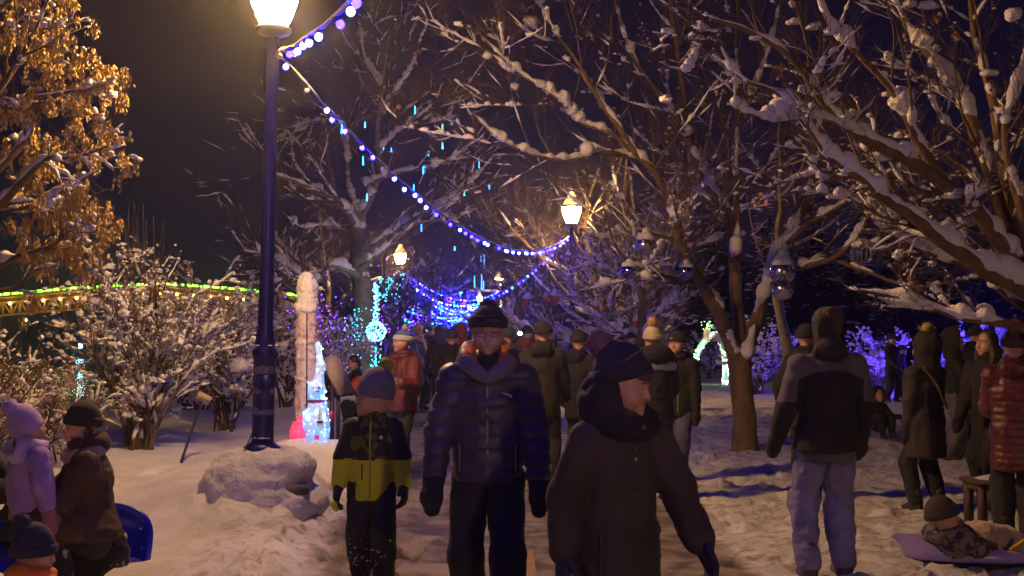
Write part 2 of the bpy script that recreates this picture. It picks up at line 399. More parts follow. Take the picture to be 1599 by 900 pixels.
# ------------------------------------------------------------------ lamp posts and light strings
WARM = (1.0, 0.56, 0.17)
M_POLE = mat('navy_pole_paint', (0.014, 0.011, 0.17), (0.009, 0.007, 0.11), rough=0.38, scale=14, bump=0.15, bscale=60, spec=0.6)
M_SNOW = mat('snow', (0.80, 0.79, 0.80), (0.70, 0.69, 0.71), rough=0.7, scale=5, bump=0.9, bscale=38, bdist=0.02, spec=0.3)
M_CABLE = mat('black_cable', (0.03, 0.03, 0.035), rough=0.6)
M_CAST = mat('cast_lamp_metal', (0.05, 0.045, 0.10), (0.03, 0.03, 0.07), rough=0.45, scale=20)
def globe_mat(st):
    k = 'lit_lamp_globe_%d' % int(st)
    return glow(k, WARM, st, base=(0.9, 0.85, 0.75))
def lamp_post(x, y, zb, zg, label, st, detail=1, snow=True, lean=0.0):
    """zb foot, zg underside of the globe"""
    t = thing('street_lamp', label, 'street lamp', (x, y, zb), 0, 'globe street lamps along the path')
    H = zg - zb; n = 20 if detail else 10
    m = MB(); m.lathe([(0.0, 0), (.15, 0), (.15, .035), (.125, .05), (.10, .07), (.088, .10)], n=n); m.build('base_plate', M_POLE, t, smooth=False)
    hb = min(0.92, H * .25)
    m = MB(); m.lathe([(.086, .06), (.084, hb - .12), (.098, hb - .09), (.100, hb - .05), (.090, hb - .04), (.074, hb + .05), (.066, hb + .12)], n=32 if detail else 12, flute=0.045); m.build('lower_shaft', M_POLE, t)
    m = MB(); m.lathe([(.063, hb + .1), (.061, hb + .16), (.056, H * .5), (.050, H - .16), (.058, H - .15), (.058, H - .12), (.048, H - .11), (.048, H - .02)], n=32 if detail else 12, flute=0.045 if detail else 0)
    m.build('shaft', M_POLE, t)
    m = MB(); m.lathe([(.05, H - .06), (.135, H - .03), (.15, H - .005), (.15, H + .02), (.12, H + .035), (.0, H + .036)], n=n); m.build('globe_seat', M_CAST, t)
    g = MB(); z = H + .04
    g.lathe([(.112, z), (.150, z + .08), (.190, z + .20), (.212, z + .31), (.215, z + .36)], n=n)
    g.build('globe', globe_mat(st), t)
    g = MB(); g.lathe([(.217, z + .355), (.222, z + .37), (.222, z + .40), (.20, z + .41), (0, z + .412)], n=n); g.build('globe_band', M_CAST, t)
    for k in range(4 if detail else 0):
        a = k * math.pi / 2 + .5; ca, sa = math.cos(a), math.sin(a)
        r = MB(); r.tube([[ca * q, sa * q, w] for q, w in [(.118, z), (.154, z + .08), (.194, z + .20), (.217, z + .36)]], 0.006, 5); r.build('globe_rib', M_CAST, t)
    g = MB(); g.lathe([(.185, z + .415), (.16, z + .50), (.115, z + .56), (.085, z + .60), (.09, z + .64), (.05, z + .70), (0.0, z + .72)], n=n)
    g.build('acorn_top', glow('lit_lamp_top', WARM, 2.5 if detail else 4.0, base=(.85, .8, .7)), t)
    g = MB(); g.lathe([(0.012, z + .70), (.02, z + .74), (0.0, z + .78)], n=8); g.build('finial', M_CAST, t)
    if snow:
        b = MB(); rng = np.random.default_rng(int(abs(x * 100) + y))
        pos = np.array([[0.03, 0.02, z + .64], [.12, -.09, z + .45], [-.13, .05, z + .44]]); blobs(b, pos, np.array([[.085, .08, .06], [.08, .07, .05], [.07, .09, .05]]), rng)
        b.build('snow_cap', M_SNOW, t, kind='stuff')
    if lean: t.rotation_euler = (0, lean, 0)
    return t
L1 = np.array([-2.04, 10.5]); R2 = np.array([1.355, 29.0]); L3 = np.array([-4.06, 46.5]); R0 = np.array([3.3, -8.5]); R4 = np.array([-0.72, 70.0])
lamp_post(L1[0], L1[1], 0.66, 4.12, 'tall navy street lamp in the left foreground on a snowy concrete plinth', 620, 1, False, 0.02)
lamp_post(R2[0], R2[1], 0.0, 4.03, 'navy street lamp with bright ribbed globe right of the path beside the bare tree', 480, 1)
lamp_post(L3[0], L3[1], 0.0, 4.0, 'street lamp with bright blue pole left of the path behind the red-jacketed woman', 330, 0)
lamp_post(R4[0], R4[1], 0.0, 4.05, 'far street lamp just above the dark pompom beanie at the end of the first garland', 120, 0)
lamp_post(R0[0], R0[1], 0.0, 4.05, 'street lamp behind the viewer on the right side of the path', 780, 0)
for k, (px, py, d, lb) in enumerate([(655, 455, 88, 'small far street lamp left of the path, nearer of the left pair'), (664, 470, 112, 'small far street lamp left of the path, lower of the left pair'),
                      (749, 467, 100, 'small far street lamp just left of the beanie pompom'), (734, 482, 146, 'tiny far street lamp low above the far crowd'), (781, 476, 128, 'tiny far street lamp right of the beanie pompom')]):
    c = P(px, py, d); lamp_post(c[0], c[1], 0.0, c[2] - .25, lb, 45, 0, snow=False)

# plinth of the near lamp
def pole_wear():
    t = [o for o in C.objects if o.name == 'street_lamp'][0]; fr = mat('frosted_grime', (.12, .11, .18), (.30, .29, .36), rough=.8, scale=30, bump=.5, bscale=60, bdist=.004)
    for z, r, h in ((.30, .0905, .05), (.47, .0905, .03), (.63, .0905, .06)):
        m = MB(); a = np.linspace(0, 2 * math.pi, 33)[:-1]; rr = r + .0025 * vnoise(np.stack([np.cos(a), np.sin(a), a * 0 + z * 9], -1), 2.2, 5)
        top = h * (.5 + .5 * vnoise(np.stack([np.cos(a), np.sin(a), a * 0 + z * 5], -1), 1.7, 9)); V = np.concatenate([np.stack([rr * np.cos(a), rr * np.sin(a), a * 0 + z], -1), np.stack([rr * np.cos(a), rr * np.sin(a), z + .02 + np.abs(top)], -1)])
        i = np.arange(32); m.add(V, np.stack([i, (i + 1) % 32, 32 + (i + 1) % 32, 32 + i], -1)); m.build('tape_band', fr, t)
    m = MB(); m.box((0.03, -.0885, .52), (.075, .012, .20)); m.build('access_door', M_POLE, t, smooth=False)
    m = MB(); rng = np.random.default_rng(6); a = rng.uniform(0, 6.28, 26); m2 = np.stack([.098 * np.cos(a), .098 * np.sin(a), rng.choice([.86, .84, .11], 26)], -1); blobs(m, m2, rng.uniform([.012, .012, .004], [.03, .02, .010], (26, 3)), rng); m.build('clinging_snow', M_SNOW, t, kind='stuff')
pole_wear()
def near_plinth():
    cm = mat('old_concrete', (0.10, 0.09, 0.085), (0.20, 0.18, 0.16), rough=0.9, scale=9, bump=0.6, bscale=40)
    t = thing('concrete_plinth', 'snow covered concrete plinth under the near street lamp', 'plinth', (L1[0] + .02, L1[1], gz(*L1) - .05))
    m = MB(); m.box((0.19, -.20, 0.13), (0.40, 0.22, 0.08), taper=.92, rot=(0, 0, .25)); m.build('plinth_block', cm, t, smooth=False)
    global _heap
    def _heap():
        b = Sdf(.12); b.ell([0, 0, .0], (.50, .42, .16)); b.ell([-.02, 0, .31], (.32, .28, .11)); b.ell([-.24, -.08, .20], (.20, .22, .15)); b.ell([.14, .0, .29], (.24, .24, .09)); b.ell([-.10, -.20, .14], (.30, .18, .16)); b.ell([-.20, -.05, .05], (.28, .28, .16)); b.ell([.0, .0, .12], (.34, .2, .14))
        put('snow_heap', b.mesh(.018), M_SNOW, t, folds=.020, ffreq=4.5, lump=(.018, 15), kind='stuff')
    return
    s = MB(); blobs(s, np.array([[-.36, -.12, .17], [.30, -.2, .2], [.12, -.24, .22], [-.15, -.28, .2], [.05, .2, .3]]), np.array([[.2, .18, .14], [.17, .12, .13], [.14, .12, .12], [.18, .12, .12], [.22, .2, .1]]), np.random.default_rng(3), base=ICO3, rough=.3)
    s.build('snow_heap', M_SNOW, t, kind='stuff')
near_plinth()

B_BLUE = glow('blue_bulb_glass', (0.0022, 0.0012, 1.0), 300.0)
B_WHITE = glow('pale_bulb_glass', (0.018, 0.022, 1.0), 190.0)
B_CYAN = glow('cyan_bulb_glass', (0.02, 0.30, 1.0), 26.0)
B_OFF = mat('unlit_bulb_glass', (0.45, 0.42, 0.40), rough=0.2, spec=.8)
def bulb_mesh(gm, r=0.024):
    m = MB(); v, f = ICO2; m.add(v * [r, r, r * 1.12] + [0, 0, -r * 2.1], f); nf = len(f)
    m.lathe([(0.006, 0.004), (.015, 0), (.017, -r * .6), (.014, -r * 1.25)], n=8)
    me = m.mesh('bulb'); me.materials.append(gm); me.materials.append(M_CABLE)
    mi = np.array([0 if p.loop_total == 3 else 1 for p in me.polygons], dtype=np.int32); me.polygons.foreach_set('material_index', mi)
    return me
BM = {'b': bulb_mesh(B_BLUE), 'w': bulb_mesh(B_WHITE), 'o': bulb_mesh(B_OFF, .024), 'c': bulb_mesh(B_CYAN)}
def garland(A, B, sag, n, label, cols, seed, each=True, r=0.03, name='light_garland'):
    rng = np.random.default_rng(seed); A = np.array(A, float); B = np.array(B, float)
    t = thing(name, label, 'light string', A)
    def pt(u): return (B - A) * u + np.array([0, 0, -4 * sag * u * (1 - u)])
    us = np.linspace(0, 1, 70)
    m = MB(); c = np.array([pt(u) for u in us]); c[:, 2] += 0.01 * np.sin(us * 150); m.tube(c, 0.009, 5); m.build('cable', M_CABLE, t)
    s = MB()
    sp = rng.uniform(0, 1, 26); sp = sp[np.abs(sp - .5) < .5]
    sn = np.array([pt(u) for u in np.linspace(0.01, .99, 60)]) + [0, 0, 0.010]
    s.tube(sn, 0.010 + 0.007 * rng.uniform(-1, 1, 60), 5); s.build('snow_on_cable', M_SNOW, t, kind='stuff')
    if each:
        for k in range(n):
            u = (k + .5 + rng.uniform(-.32, .32)) / n; p = pt(u)
            q = rng.uniform(); key = cols[int(q * len(cols)) % len(cols)]
            o = bpy.data.objects.new('bulb', BM[key]); C.objects.link(o); o.parent = t; o.location = p
            o.rotation_euler = (rng.uniform(-.5, .5), rng.uniform(-.5, .5), 0)
    else:
        for key in sorted(set(cols)):
            m = MB()
            for k in range(n):
                if cols[(k * 7 + seed) % len(cols)] != key: continue
                m.add(ICO1[0] * r + pt((k + rng.uniform(.1, .9)) / n) + [0, 0, -.07], ICO1[1])
            if m.n: m.build('bulbs', {'b': B_BLUE, 'w': B_WHITE, 'c': B_CYAN}[key], t, kind='stuff')
    return t
garland((-1.93, 10.45, 3.93), (3.3, -8.4, 4.0), 0.95, 42, 'string of blue and white bulbs rising from the near lamp to the top edge', 'bwbwob', 2)
garland((-1.93, 10.55, 3.93), (1.30, 28.95, 3.76), 0.86, 44, 'snowy string of blue bulbs sagging from the near lamp to the lamp beside the tree', 'bwbwbwbo', 5)
garland((-3.98, 46.5, 3.72), (1.28, 29.05, 3.78), 1.35, 44, 'string of blue and pale bulbs sagging low between the second and third lamps', 'bwcwb', 8)
garland((-3.95, 46.6, 3.78), (-0.72, 69.9, 3.8), .75, 46, 'string of blue bulbs running from the blue-poled lamp to the far lamp', 'bcwb', 9)
garland((-5.6, 88, 4.0), (-0.72, 70.1, 3.85), 1.1, 40, 'far string of blue bulbs beyond the far lamp', 'bcbw', 10, False, .05)
garland((-5.9, 88, 3.9), (-2.3, 101, 4.2), 1.2, 36, 'distant blue light string in the middle of the glowing tangle', 'bcbw', 12, False, .055)
garland((-7.4, 112, 3.6), (-2.5, 101, 3.9), 1.3, 36, 'distant blue light string low in the glowing tangle', 'bcwb', 13, False, .055)
garland((-7.4, 110, 4.2), (-1.4, 127, 4.0), 1.6, 40, 'distant light string behind the glowing tangle', 'bcb', 14, False, .06)
garland((-7.9, 92, 3.2), (-2.6, 93, 2.9), 0.5, 36, 'distant light string hanging lowest above the far crowd', 'bbc', 15, False, .05)

# falling icicle lights in the trees
ORD = 'first second third fourth fifth sixth seventh eighth ninth tenth eleventh twelfth thirteenth fourteenth fifteenth sixteenth seventeenth eighteenth nineteenth twentieth twenty-first twenty-second twenty-third twenty-fourth twenty-fifth twenty-sixth'.split()
def icicles():
    gm = glow('cyan_icicle_light', (0.02, 0.42, 1.0), 7.0)
    L = [(648, 172, 13, 34), (691, 200, 12, 33), (691, 228, 10, 33), (534, 196, 12, 33), (570, 195, 9, 34), (567, 251, 14, 33), (599, 232, 7, 36), (611, 234, 6, 36), (661, 266, 12, 34), (646, 295, 14, 34), (573, 308, 12, 34), (658, 356, 11, 35), (713, 306, 10, 36),
         (725, 302, 8, 36), (710, 388, 7, 38), (748, 257, 12, 38), (764, 292, 8, 38), (756, 408, 20, 52), (751, 404, 11, 53), (752, 440, 24, 56), (755, 446, 16, 56), (741, 440, 18, 58), (533, 205, 8, 34), (706, 190, 10, 40), (669, 240, 8, 40), (693, 338, 7, 36)]
    for k, (px, py, h, d) in enumerate(L):
        a = P(px, py - h / 2, d); b = P(px, py + h / 2, d)
        m = MB(); hh = a[2] - b[2]; m.tube([[0, 0, hh], [0, 0, 0]], [.010, .019], 6)
        o = m.build('icicle_light', gm, None)
        o.location = tuple(float(q) for q in b); m = MB(); m.tube([[0, 0, hh], [0, 0, hh + .35]], .004, 4); m.build('wire', M_CABLE, o)
        rank = sorted(range(len(L)), key=lambda q: (L[q][0], L[q][1])).index(k)
        tag(o, '%s cyan icicle light among the branches, %s from the left' % ('long' if h > 15 else 'short', ORD[rank]), 'icicle light', 'icicle lights among the branches')
icicles()
# yellow lit bars across the path, red light rings and small star lights far down the path
def far_decor():
    ye = glow('amber_beam_light', (1.0, 0.50, 0.02), 0.9)
    for px, py, w, d, lb in ((755, 454, 44, 105, 'long amber lit beam across the path, upper one'), (762, 473, 26, 135, 'short amber lit beam across the path, lower one')):
        a = P(px - w / 2, py, d); b = P(px + w / 2, py, d); hw = (b[0] - a[0]) / 2
        t = thing('lit_beam', lb, 'light beam', ((a[0] + b[0]) / 2, d, 0.0))
        m = MB(); m.box((0, 0, a[2]), (2 * hw, .2, .16)); m.build('beam', ye, t, smooth=False)
        for s in (-1, 1):
            m = MB(); m.tube([[s * hw, 0.2, 0], [s * hw, 0.2, a[2]]], .05, 6); m.build('post', M_CAST, t)
    rd = glow('red_ring_light', (1.0, 0.04, 0.06), 2.2)
    for px, py, d, lb in ((701, 468, 80, 'small red light ring above the far crowd, left one'), (724, 476, 84, 'small red light ring above the far crowd, right one')):
        c = P(px, py, d); t = thing('light_ring', lb, 'light ring', c)
        a = np.linspace(0, 2 * math.pi, 15); m = MB(); m.tube(np.stack([.13 * np.cos(a), a * 0, .13 * np.sin(a)], -1), .035, 5, cap=False); m.build('ring', rd, t)
        m = MB(); m.tube([[0, 0, .12], [0, 0, .9]], .008, 4); m.build('hanging_wire', M_CABLE, t)
    st = glow('cyan_star_light', (0.02, 0.40, 1.0), 8.0)
    STARS = [(719, 458, 72, .14), (688, 482, 78, .2), (715, 503, 80, .13), (687, 507, 74, .1), (748, 370, 60, .09), (693, 480, 90, .16), (672, 468, 90, .1), (640, 505, 70, .18), (651, 508, 72, .14), (633, 500, 68, .12)]
    for k, (px, py, d, r) in enumerate(STARS):
        rank = sorted(range(len(STARS)), key=lambda q: (STARS[q][0], STARS[q][1])).index(k)
        c = P(px, py, d); m = MB(); v, f = ICO1; sc = np.where(np.arange(len(v)) % 2 == 0, 1.0, .45)[:, None]
        m.add(v * r * sc, f); o = m.build('star_light', st, None, smooth=False); o.location = tuple(float(q) for q in c)
        tag(o, 'spiky cyan star light far above the path, %s from the left' % ORD[rank], 'star light', 'star lights above the far path')
    # tangle of small blue and violet lights wound through the far trees
    rng = np.random.default_rng(77)
    for (x0, x1, y0, y1, d0, d1, n, m, r, nm, lb) in ((662, 765, 445, 522, 76, 120, 210, B_BLUE, .04, 'blue_tree_lights', 'cloud of tiny blue lights wound through trees far down the path'),
          (640, 760, 465, 520, 70, 110, 90, B_CYAN, .04, 'cyan_tree_lights', 'scatter of tiny cyan lights wound through trees far down the path')):
        mb = MB()
        for k in range(n):
            px = rng.normal((x0 + x1) / 2, (x1 - x0) / 4.2); py = y0 + (y1 - y0) * rng.beta(2.2, 1.6) + abs(px - 712) * .12
            mb.add(ICO1[0] * r * rng.uniform(.6, 1.2) + P(px, py, rng.uniform(d0, d1)), ICO1[1])
        o = mb.build(nm, m, None, kind='stuff'); tag(o, lb)
far_decor()
# ------------------------------------------------------------------ smooth solid modelling (one continuous surface per garment or body)
def rotm(rx=0, ry=0, rz=0): return np.array(Euler((rx, ry, rz)).to_matrix())
class Sdf:
    def __init__(s, k=0.02): s.ops = []; s.k = k; s.cuts = []
    def cap(s, a, b, ra, rb=None, k=None, sy=1.0, sub=False):
        """round cone from a to b; sy>1 flattens it front to back"""
        s.ops.append(('c', np.array(a, float), np.array(b, float), ra, ra if rb is None else rb, s.k if k is None else k, sy, sub)); return s
    def ell(s, c, r, R=None, k=None, sub=False):
        s.ops.append(('e', np.array(c, float), np.array(r, float), R, None, s.k if k is None else k, 1.0, sub)); return s
    def chain(s, pts, rs, k=None, sy=1.0):
        for i in range(len(pts) - 1): s.cap(pts[i], pts[i + 1], rs[i], rs[i + 1], k, sy)
        return s
    def torus(s, c, R, r, M=None, k=None, sy=1.0):
        s.ops.append(('t', np.array(c, float), R, r, M, s.k if k is None else k, sy, False)); return s
    def cut(s, n, d, k=0.004):
        """keep only the side where n.p <= d"""
        s.cuts.append((np.array(n, float), d, k)); return s
    def bounds(s):
        lo = np.full(3, 1e9); hi = -lo
        for o in s.ops:
            if o[7]: continue
            if o[0] == 'c': r = max(o[3], o[4]); l = np.minimum(o[1], o[2]) - r; h = np.maximum(o[1], o[2]) + r
            elif o[0] == 'e': r = o[2] if o[3] is None else np.full(3, o[2].max()); l = o[1] - r; h = o[1] + r
            else: r = o[2] + o[3]; l = o[1] - r; h = o[1] + r
            lo = np.minimum(lo, l); hi = np.maximum(hi, h)
        for n, d, k in s.cuts:
            for ax in range(3):
                if abs(n[ax]) > .999:
                    if n[ax] > 0: hi[ax] = min(hi[ax], d)
                    else: lo[ax] = max(lo[ax], -d)
        return lo - .03, hi + .03
    def mesh(s, h=0.012, fine=None):
        """fine: (centre, half extents, h) zone sampled more densely"""
        lo, hi = s.bounds(); ax = []
        for i in range(3):
            if fine is None: g = np.arange(lo[i], hi[i] + h, h)
            else:
                c, e, hf = fine; a, b = c[i] - e[i], c[i] + e[i]
                g = np.concatenate([np.arange(lo[i], max(lo[i], a), h), np.arange(max(a, lo[i]), min(b, hi[i]), hf), np.arange(min(b, hi[i]), hi[i] + h, h)])
                g = np.unique(np.round(g, 6)); g = g[np.concatenate([[True], np.diff(g) > hf * .3])]
            ax.append(g)
        xs, ys, zs = ax; D = np.full((len(xs), len(ys), len(zs)), 0.2)
        for o in s.ops:
            if o[0] == 'c': r = max(o[3], o[4]); l = np.minimum(o[1], o[2]) - r; u = np.maximum(o[1], o[2]) + r
            elif o[0] == 'e': r = np.full(3, o[2].max()); l = o[1] - r; u = o[1] + r
            else: r = o[2] + o[3]; l = o[1] - r; u = o[1] + r
            m = o[5] * 1.2 + max(h * 2, .02)
            i0, i1 = np.searchsorted(xs, (l[0] - m, u[0] + m)); j0, j1 = np.searchsorted(ys, (l[1] - m, u[1] + m)); k0, k1 = np.searchsorted(zs, (l[2] - m, u[2] + m))
            if i1 <= i0 or j1 <= j0 or k1 <= k0: continue
            X = xs[i0:i1][:, None, None]; Y = ys[j0:j1][None, :, None]; Z = zs[k0:k1][None, None, :]
            if o[0] == 'c':
                a, b = o[1], o[2]; sy = o[6]; ab = (b - a) * np.array([1, sy, 1]); L2 = max((ab ** 2).sum(), 1e-9)
                px = X - a[0]; py = (Y - a[1]) * sy; pz = Z - a[2]
                t = np.clip((px * ab[0] + py * ab[1] + pz * ab[2]) / L2, 0, 1)
                d = np.sqrt((px - t * ab[0]) ** 2 + (py - t * ab[1]) ** 2 + (pz - t * ab[2]) ** 2) - (o[3] + (o[4] - o[3]) * t)
            elif o[0] == 'e':
                q = [X - o[1][0], Y - o[1][1], Z - o[1][2]]
                if o[3] is not None:
                    R = np.asarray(o[3]); q = [R[0, i] * q[0] + R[1, i] * q[1] + R[2, i] * q[2] for i in range(3)]
                k0_ = np.sqrt((q[0] / o[2][0]) ** 2 + (q[1] / o[2][1]) ** 2 + (q[2] / o[2][2]) ** 2)
                k1_ = np.sqrt((q[0] / o[2][0] ** 2) ** 2 + (q[1] / o[2][1] ** 2) ** 2 + (q[2] / o[2][2] ** 2) ** 2)
                d = k0_ * (k0_ - 1) / np.maximum(k1_, 1e-6)
            else:
                q = [X - o[1][0] + 0 * Y + 0 * Z, Y - o[1][1] + 0 * X + 0 * Z, Z - o[1][2] + 0 * X + 0 * Y]
                if o[4] is not None:
                    R = np.asarray(o[4]); q = [R[0, i] * q[0] + R[1, i] * q[1] + R[2, i] * q[2] for i in range(3)]
                d = np.sqrt((np.sqrt(q[0] ** 2 + (q[1] * o[6]) ** 2) - o[2]) ** 2 + q[2] ** 2) - o[3]
            S_ = D[i0:i1, j0:j1, k0:k1]; k = max(o[5], 1e-4)
            if o[7]:
                d = -d; hh = np.maximum(k - np.abs(S_ - d), 0) / k; D[i0:i1, j0:j1, k0:k1] = np.maximum(S_, d) + hh * hh * k * .25
            else:
                hh = np.maximum(k - np.abs(S_ - d), 0) / k; D[i0:i1, j0:j1, k0:k1] = np.minimum(S_, d) - hh * hh * k * .25
        for n, dd, k in s.cuts:
            d = xs[:, None, None] * n[0] + ys[None, :, None] * n[1] + zs[None, None, :] * n[2] - dd
            hh = np.maximum(k - np.abs(D - d), 0) / k; D = np.maximum(D, d) + hh * hh * k * .25
        D[0] = D[-1] = .1; D[:, 0] = D[:, -1] = .1; D[:, :, 0] = D[:, :, -1] = .1
        return surf_nets(D, xs, ys, zs)
def surf_nets(D, xs, ys, zs):
    neg = D < 0; nx, ny, nz = D.shape
    cnt = np.zeros((nx - 1, ny - 1, nz - 1), np.int8)
    for a in (0, 1):
        for b in (0, 1):
            for c in (0, 1): cnt += neg[a:nx - 1 + a, b:ny - 1 + b, c:nz - 1 + c]
    act = (cnt > 0) & (cnt < 8); I, J, K = np.nonzero(act); idx = np.full(act.shape, -1, np.int64); idx[I, J, K] = np.arange(len(I))
    acc = np.zeros((len(I), 3)); w = np.zeros(len(I)); cr = [(a, b, c) for a in (0, 1) for b in (0, 1) for c in (0, 1)]
    G3 = (xs, ys, zs)
    for p in range(8):
        for q in range(p + 1, 8):
            A, B = cr[p], cr[q]
            if sum(abs(A[i] - B[i]) for i in range(3)) != 1: continue
            da = D[I + A[0], J + A[1], K + A[2]]; db = D[I + B[0], J + B[1], K + B[2]]; m = (da < 0) != (db < 0)
            t = np.where(m, da / np.where(np.abs(da - db) < 1e-12, 1, da - db), 0)
            for i, IJ in enumerate((I, J, K)):
                ga = G3[i][IJ + A[i]]; gb = G3[i][IJ + B[i]]; acc[:, i] += np.where(m, ga + (gb - ga) * t, 0)
            w += m
    v = acc / np.maximum(w, 1)[:, None]; F_ = []
    for ax in range(3):
        sl0 = [slice(None)] * 3; sl1 = [slice(None)] * 3; sl0[ax] = slice(0, -1); sl1[ax] = slice(1, None)
        e0 = neg[tuple(sl0)]; e1 = neg[tuple(sl1)]; i, j, k = np.nonzero(e0 != e1); flip = e0[i, j, k]
        o = [(1, 2), (2, 0), (0, 1)][ax]; c = np.stack([i, j, k], 1)
        ok = (c[:, o[0]] > 0) & (c[:, o[1]] > 0) & (c[:, o[0]] < D.shape[o[0]] - 1) & (c[:, o[1]] < D.shape[o[1]] - 1); c = c[ok]; flip = flip[ok]
        def at(a, b):
            d = c.copy(); d[:, o[0]] += a; d[:, o[1]] += b; return idx[d[:, 0], d[:, 1], d[:, 2]]
        q = np.stack([at(-1, -1), at(0, -1), at(0, 0), at(-1, 0)], 1); q[~flip] = q[~flip][:, ::-1]; F_.append(q)
    q = np.concatenate(F_); q = q[(q >= 0).all(1)]
    return v, q
def vnormals(v, q):
    n = np.cross(v[q[:, 2]] - v[q[:, 0]], v[q[:, 3]] - v[q[:, 1]]); o = np.zeros_like(v)
    for i in range(4): np.add.at(o, q[:, i], n)
    return norm(o)
def relax(v, q, it=1, a=.5):
    for _ in range(it):
        s = np.zeros_like(v); c = np.zeros(len(v))
        for i in range(4):
            np.add.at(s, q[:, i], v[q[:, (i + 1) % 4]]); np.add.at(s, q[:, i], v[q[:, (i + 3) % 4]]); np.add.at(c, q[:, i], 2)
        v = v * (1 - a) + a * s / np.maximum(c, 1)[:, None]
    return v
def put(name, vq, m, parent, ridge=None, folds=0.0, ffreq=9.0, seed=1, smooth=1, lump=None, **kw):
    v, q = vq
    if smooth: v = relax(v, q, smooth)
    if folds or ridge or lump:
        n = vnormals(v, q); d = 0
        folds = folds * 1.5
        if folds:
            a = vnoise(v * [1.0, 1.0, .55] + .08 * vnoise(v, ffreq * .6, seed + 9)[:, None], ffreq, seed, 3); d = d + folds * (1 - 2.2 * np.abs(a)) + folds * .35 * (1 - 2 * np.abs(vnoise(v * [1, 1, 1.6], ffreq * 2.3, seed + 31, 2)))
        if ridge:
            sp, dep, ph, wd = ridge; z = v[:, 2] + .012 * vnoise(v, 5, seed + 3) + ph; u = np.abs((z / sp) % 1 - .5) * 2
            d = d + dep * (1 - (u ** wd)) - dep * .35 + dep * .5 * vnoise(v * [1, 1, .4], 22, seed + 5)
        if lump: d = d + lump[0] * vnoise(v, lump[1], seed + 7, 2)
        v = v + n * np.asarray(d)[:, None]
    mb = MB(); mb.add(v, q); return mb.build(name, m, parent, **kw)
# ------------------------------------------------------------------ trees and bushes
M_BARK = mat('grey_brown_bark', (0.22, 0.14, 0.065), (0.09, 0.06, 0.034), rough=0.9, scale=9, detail=7, bump=0.9, bscale=26, bdist=0.02, stretch=(1, 1, .35))
M_TWIG = mat('twig_bark', (0.16, 0.105, 0.055), (0.08, 0.052, 0.032), rough=0.85, scale=12)
M_BUSH = mat('dark_shrub_bark', (0.13, 0.085, 0.055), (0.06, 0.04, 0.028), rough=.9, scale=14)
M_BARK2 = mat('pale_smooth_bark', (0.24, 0.20, 0.14), (0.12, 0.10, 0.075), rough=0.85, scale=6, detail=6, bump=0.5, bscale=20, bdist=0.015)
M_KEY = mat('dry_seed_keys', (0.62, 0.43, 0.12), (0.34, 0.21, 0.06), rough=0.75, scale=30, sheen=.1)
M_LEAF = mat('dry_brown_leaves', (0.30, 0.17, 0.06), (0.17, 0.09, 0.03), rough=0.8, scale=20)
def smooth_path(pts, n):
    pts = np.array(pts, float); k = len(pts)
    if k == 2: return pts[:1] + (pts[1:] - pts[:1]) * np.linspace(0, 1, n)[:, None]
    q = np.concatenate([2 * pts[:1] - pts[1:2], pts, 2 * pts[-1:] - pts[-2:-1]])
    u = np.linspace(0, k - 1 - 1e-6, n); i = u.astype(int); f = (u - i)[:, None]
    p0, p1, p2, p3 = q[i], q[i + 1], q[i + 2], q[i + 3]
    return 0.5 * ((2 * p1) + (-p0 + p2) * f + (2 * p0 - 5 * p1 + 4 * p2 - p3) * f ** 2 + (-p0 + 3 * p1 - 3 * p2 + p3) * f ** 3)
def trace(pts, d, dd=0.0, n=24):
    """limb through photograph pixels; d start distance, dd change along it; optional third value overrides"""
    m = len(pts); out = []
    for k, p in enumerate(pts):
        out.append(P(p[0], p[1], p[2] if len(p) > 2 else d + dd * k / max(1, m - 1)))
    return smooth_path(out, n)
def grow(paths, radii, n, lr, ar, K, up, wig, rf, tmin, rng, bias=0.3, rend=0.3, rmin=0.0015, wt=0.5):
    N, KP, _ = paths.shape
    L = np.linalg.norm(np.diff(paths, axis=1), axis=2).sum(1); w = L ** 1.0; w = w / w.sum()
    i = rng.choice(N, n, p=w); t = tmin + (1 - tmin) * rng.uniform(0, 1, n) ** .85
    u = t * (KP - 1) - 1e-6; k = np.clip(u.astype(int), 0, KP - 2); f = (u - k)[:, None]
    pos = paths[i, k] * (1 - f) + paths[i, k + 1] * f; tan = norm(paths[i, k + 1] - paths[i, k]); rp = radii[i, k] * (1 - f[:, 0]) + radii[i, k + 1] * f[:, 0]
    rv = rng.normal(0, 1, (n, 3)); rv[:, 2] += bias; perp = norm(rv - (rv * tan).sum(1, keepdims=True) * tan)
    a = rng.uniform(ar[0], ar[1], n)[:, None]; d = norm(np.cos(a) * tan + np.sin(a) * perp)
    ln = rng.uniform(lr[0], lr[1], n) * (1 - wt * t) / (K - 1)
    out = np.zeros((n, K, 3)); out[:, 0] = pos
    for s in range(1, K):
        out[:, s] = out[:, s - 1] + d * ln[:, None]
        d = norm(d + rng.normal(0, wig, (n, 3)) + np.array([0, 0, up]))
    r0 = np.maximum(rp * rf * rng.uniform(.7, 1.1, n), rmin)
    R = r0[:, None] * (1 - (1 - rend) * np.linspace(0, 1, K)[None]); return out, R
def resamp(paths, radii, K2):
    N, K, _ = paths.shape; u = np.linspace(0, K - 1 - 1e-6, K2); k = u.astype(int); f = (u - k)
    return paths[:, k] * (1 - f)[None, :, None] + paths[:, k + 1] * f[None, :, None], radii[:, k] * (1 - f) + radii[:, k + 1] * f
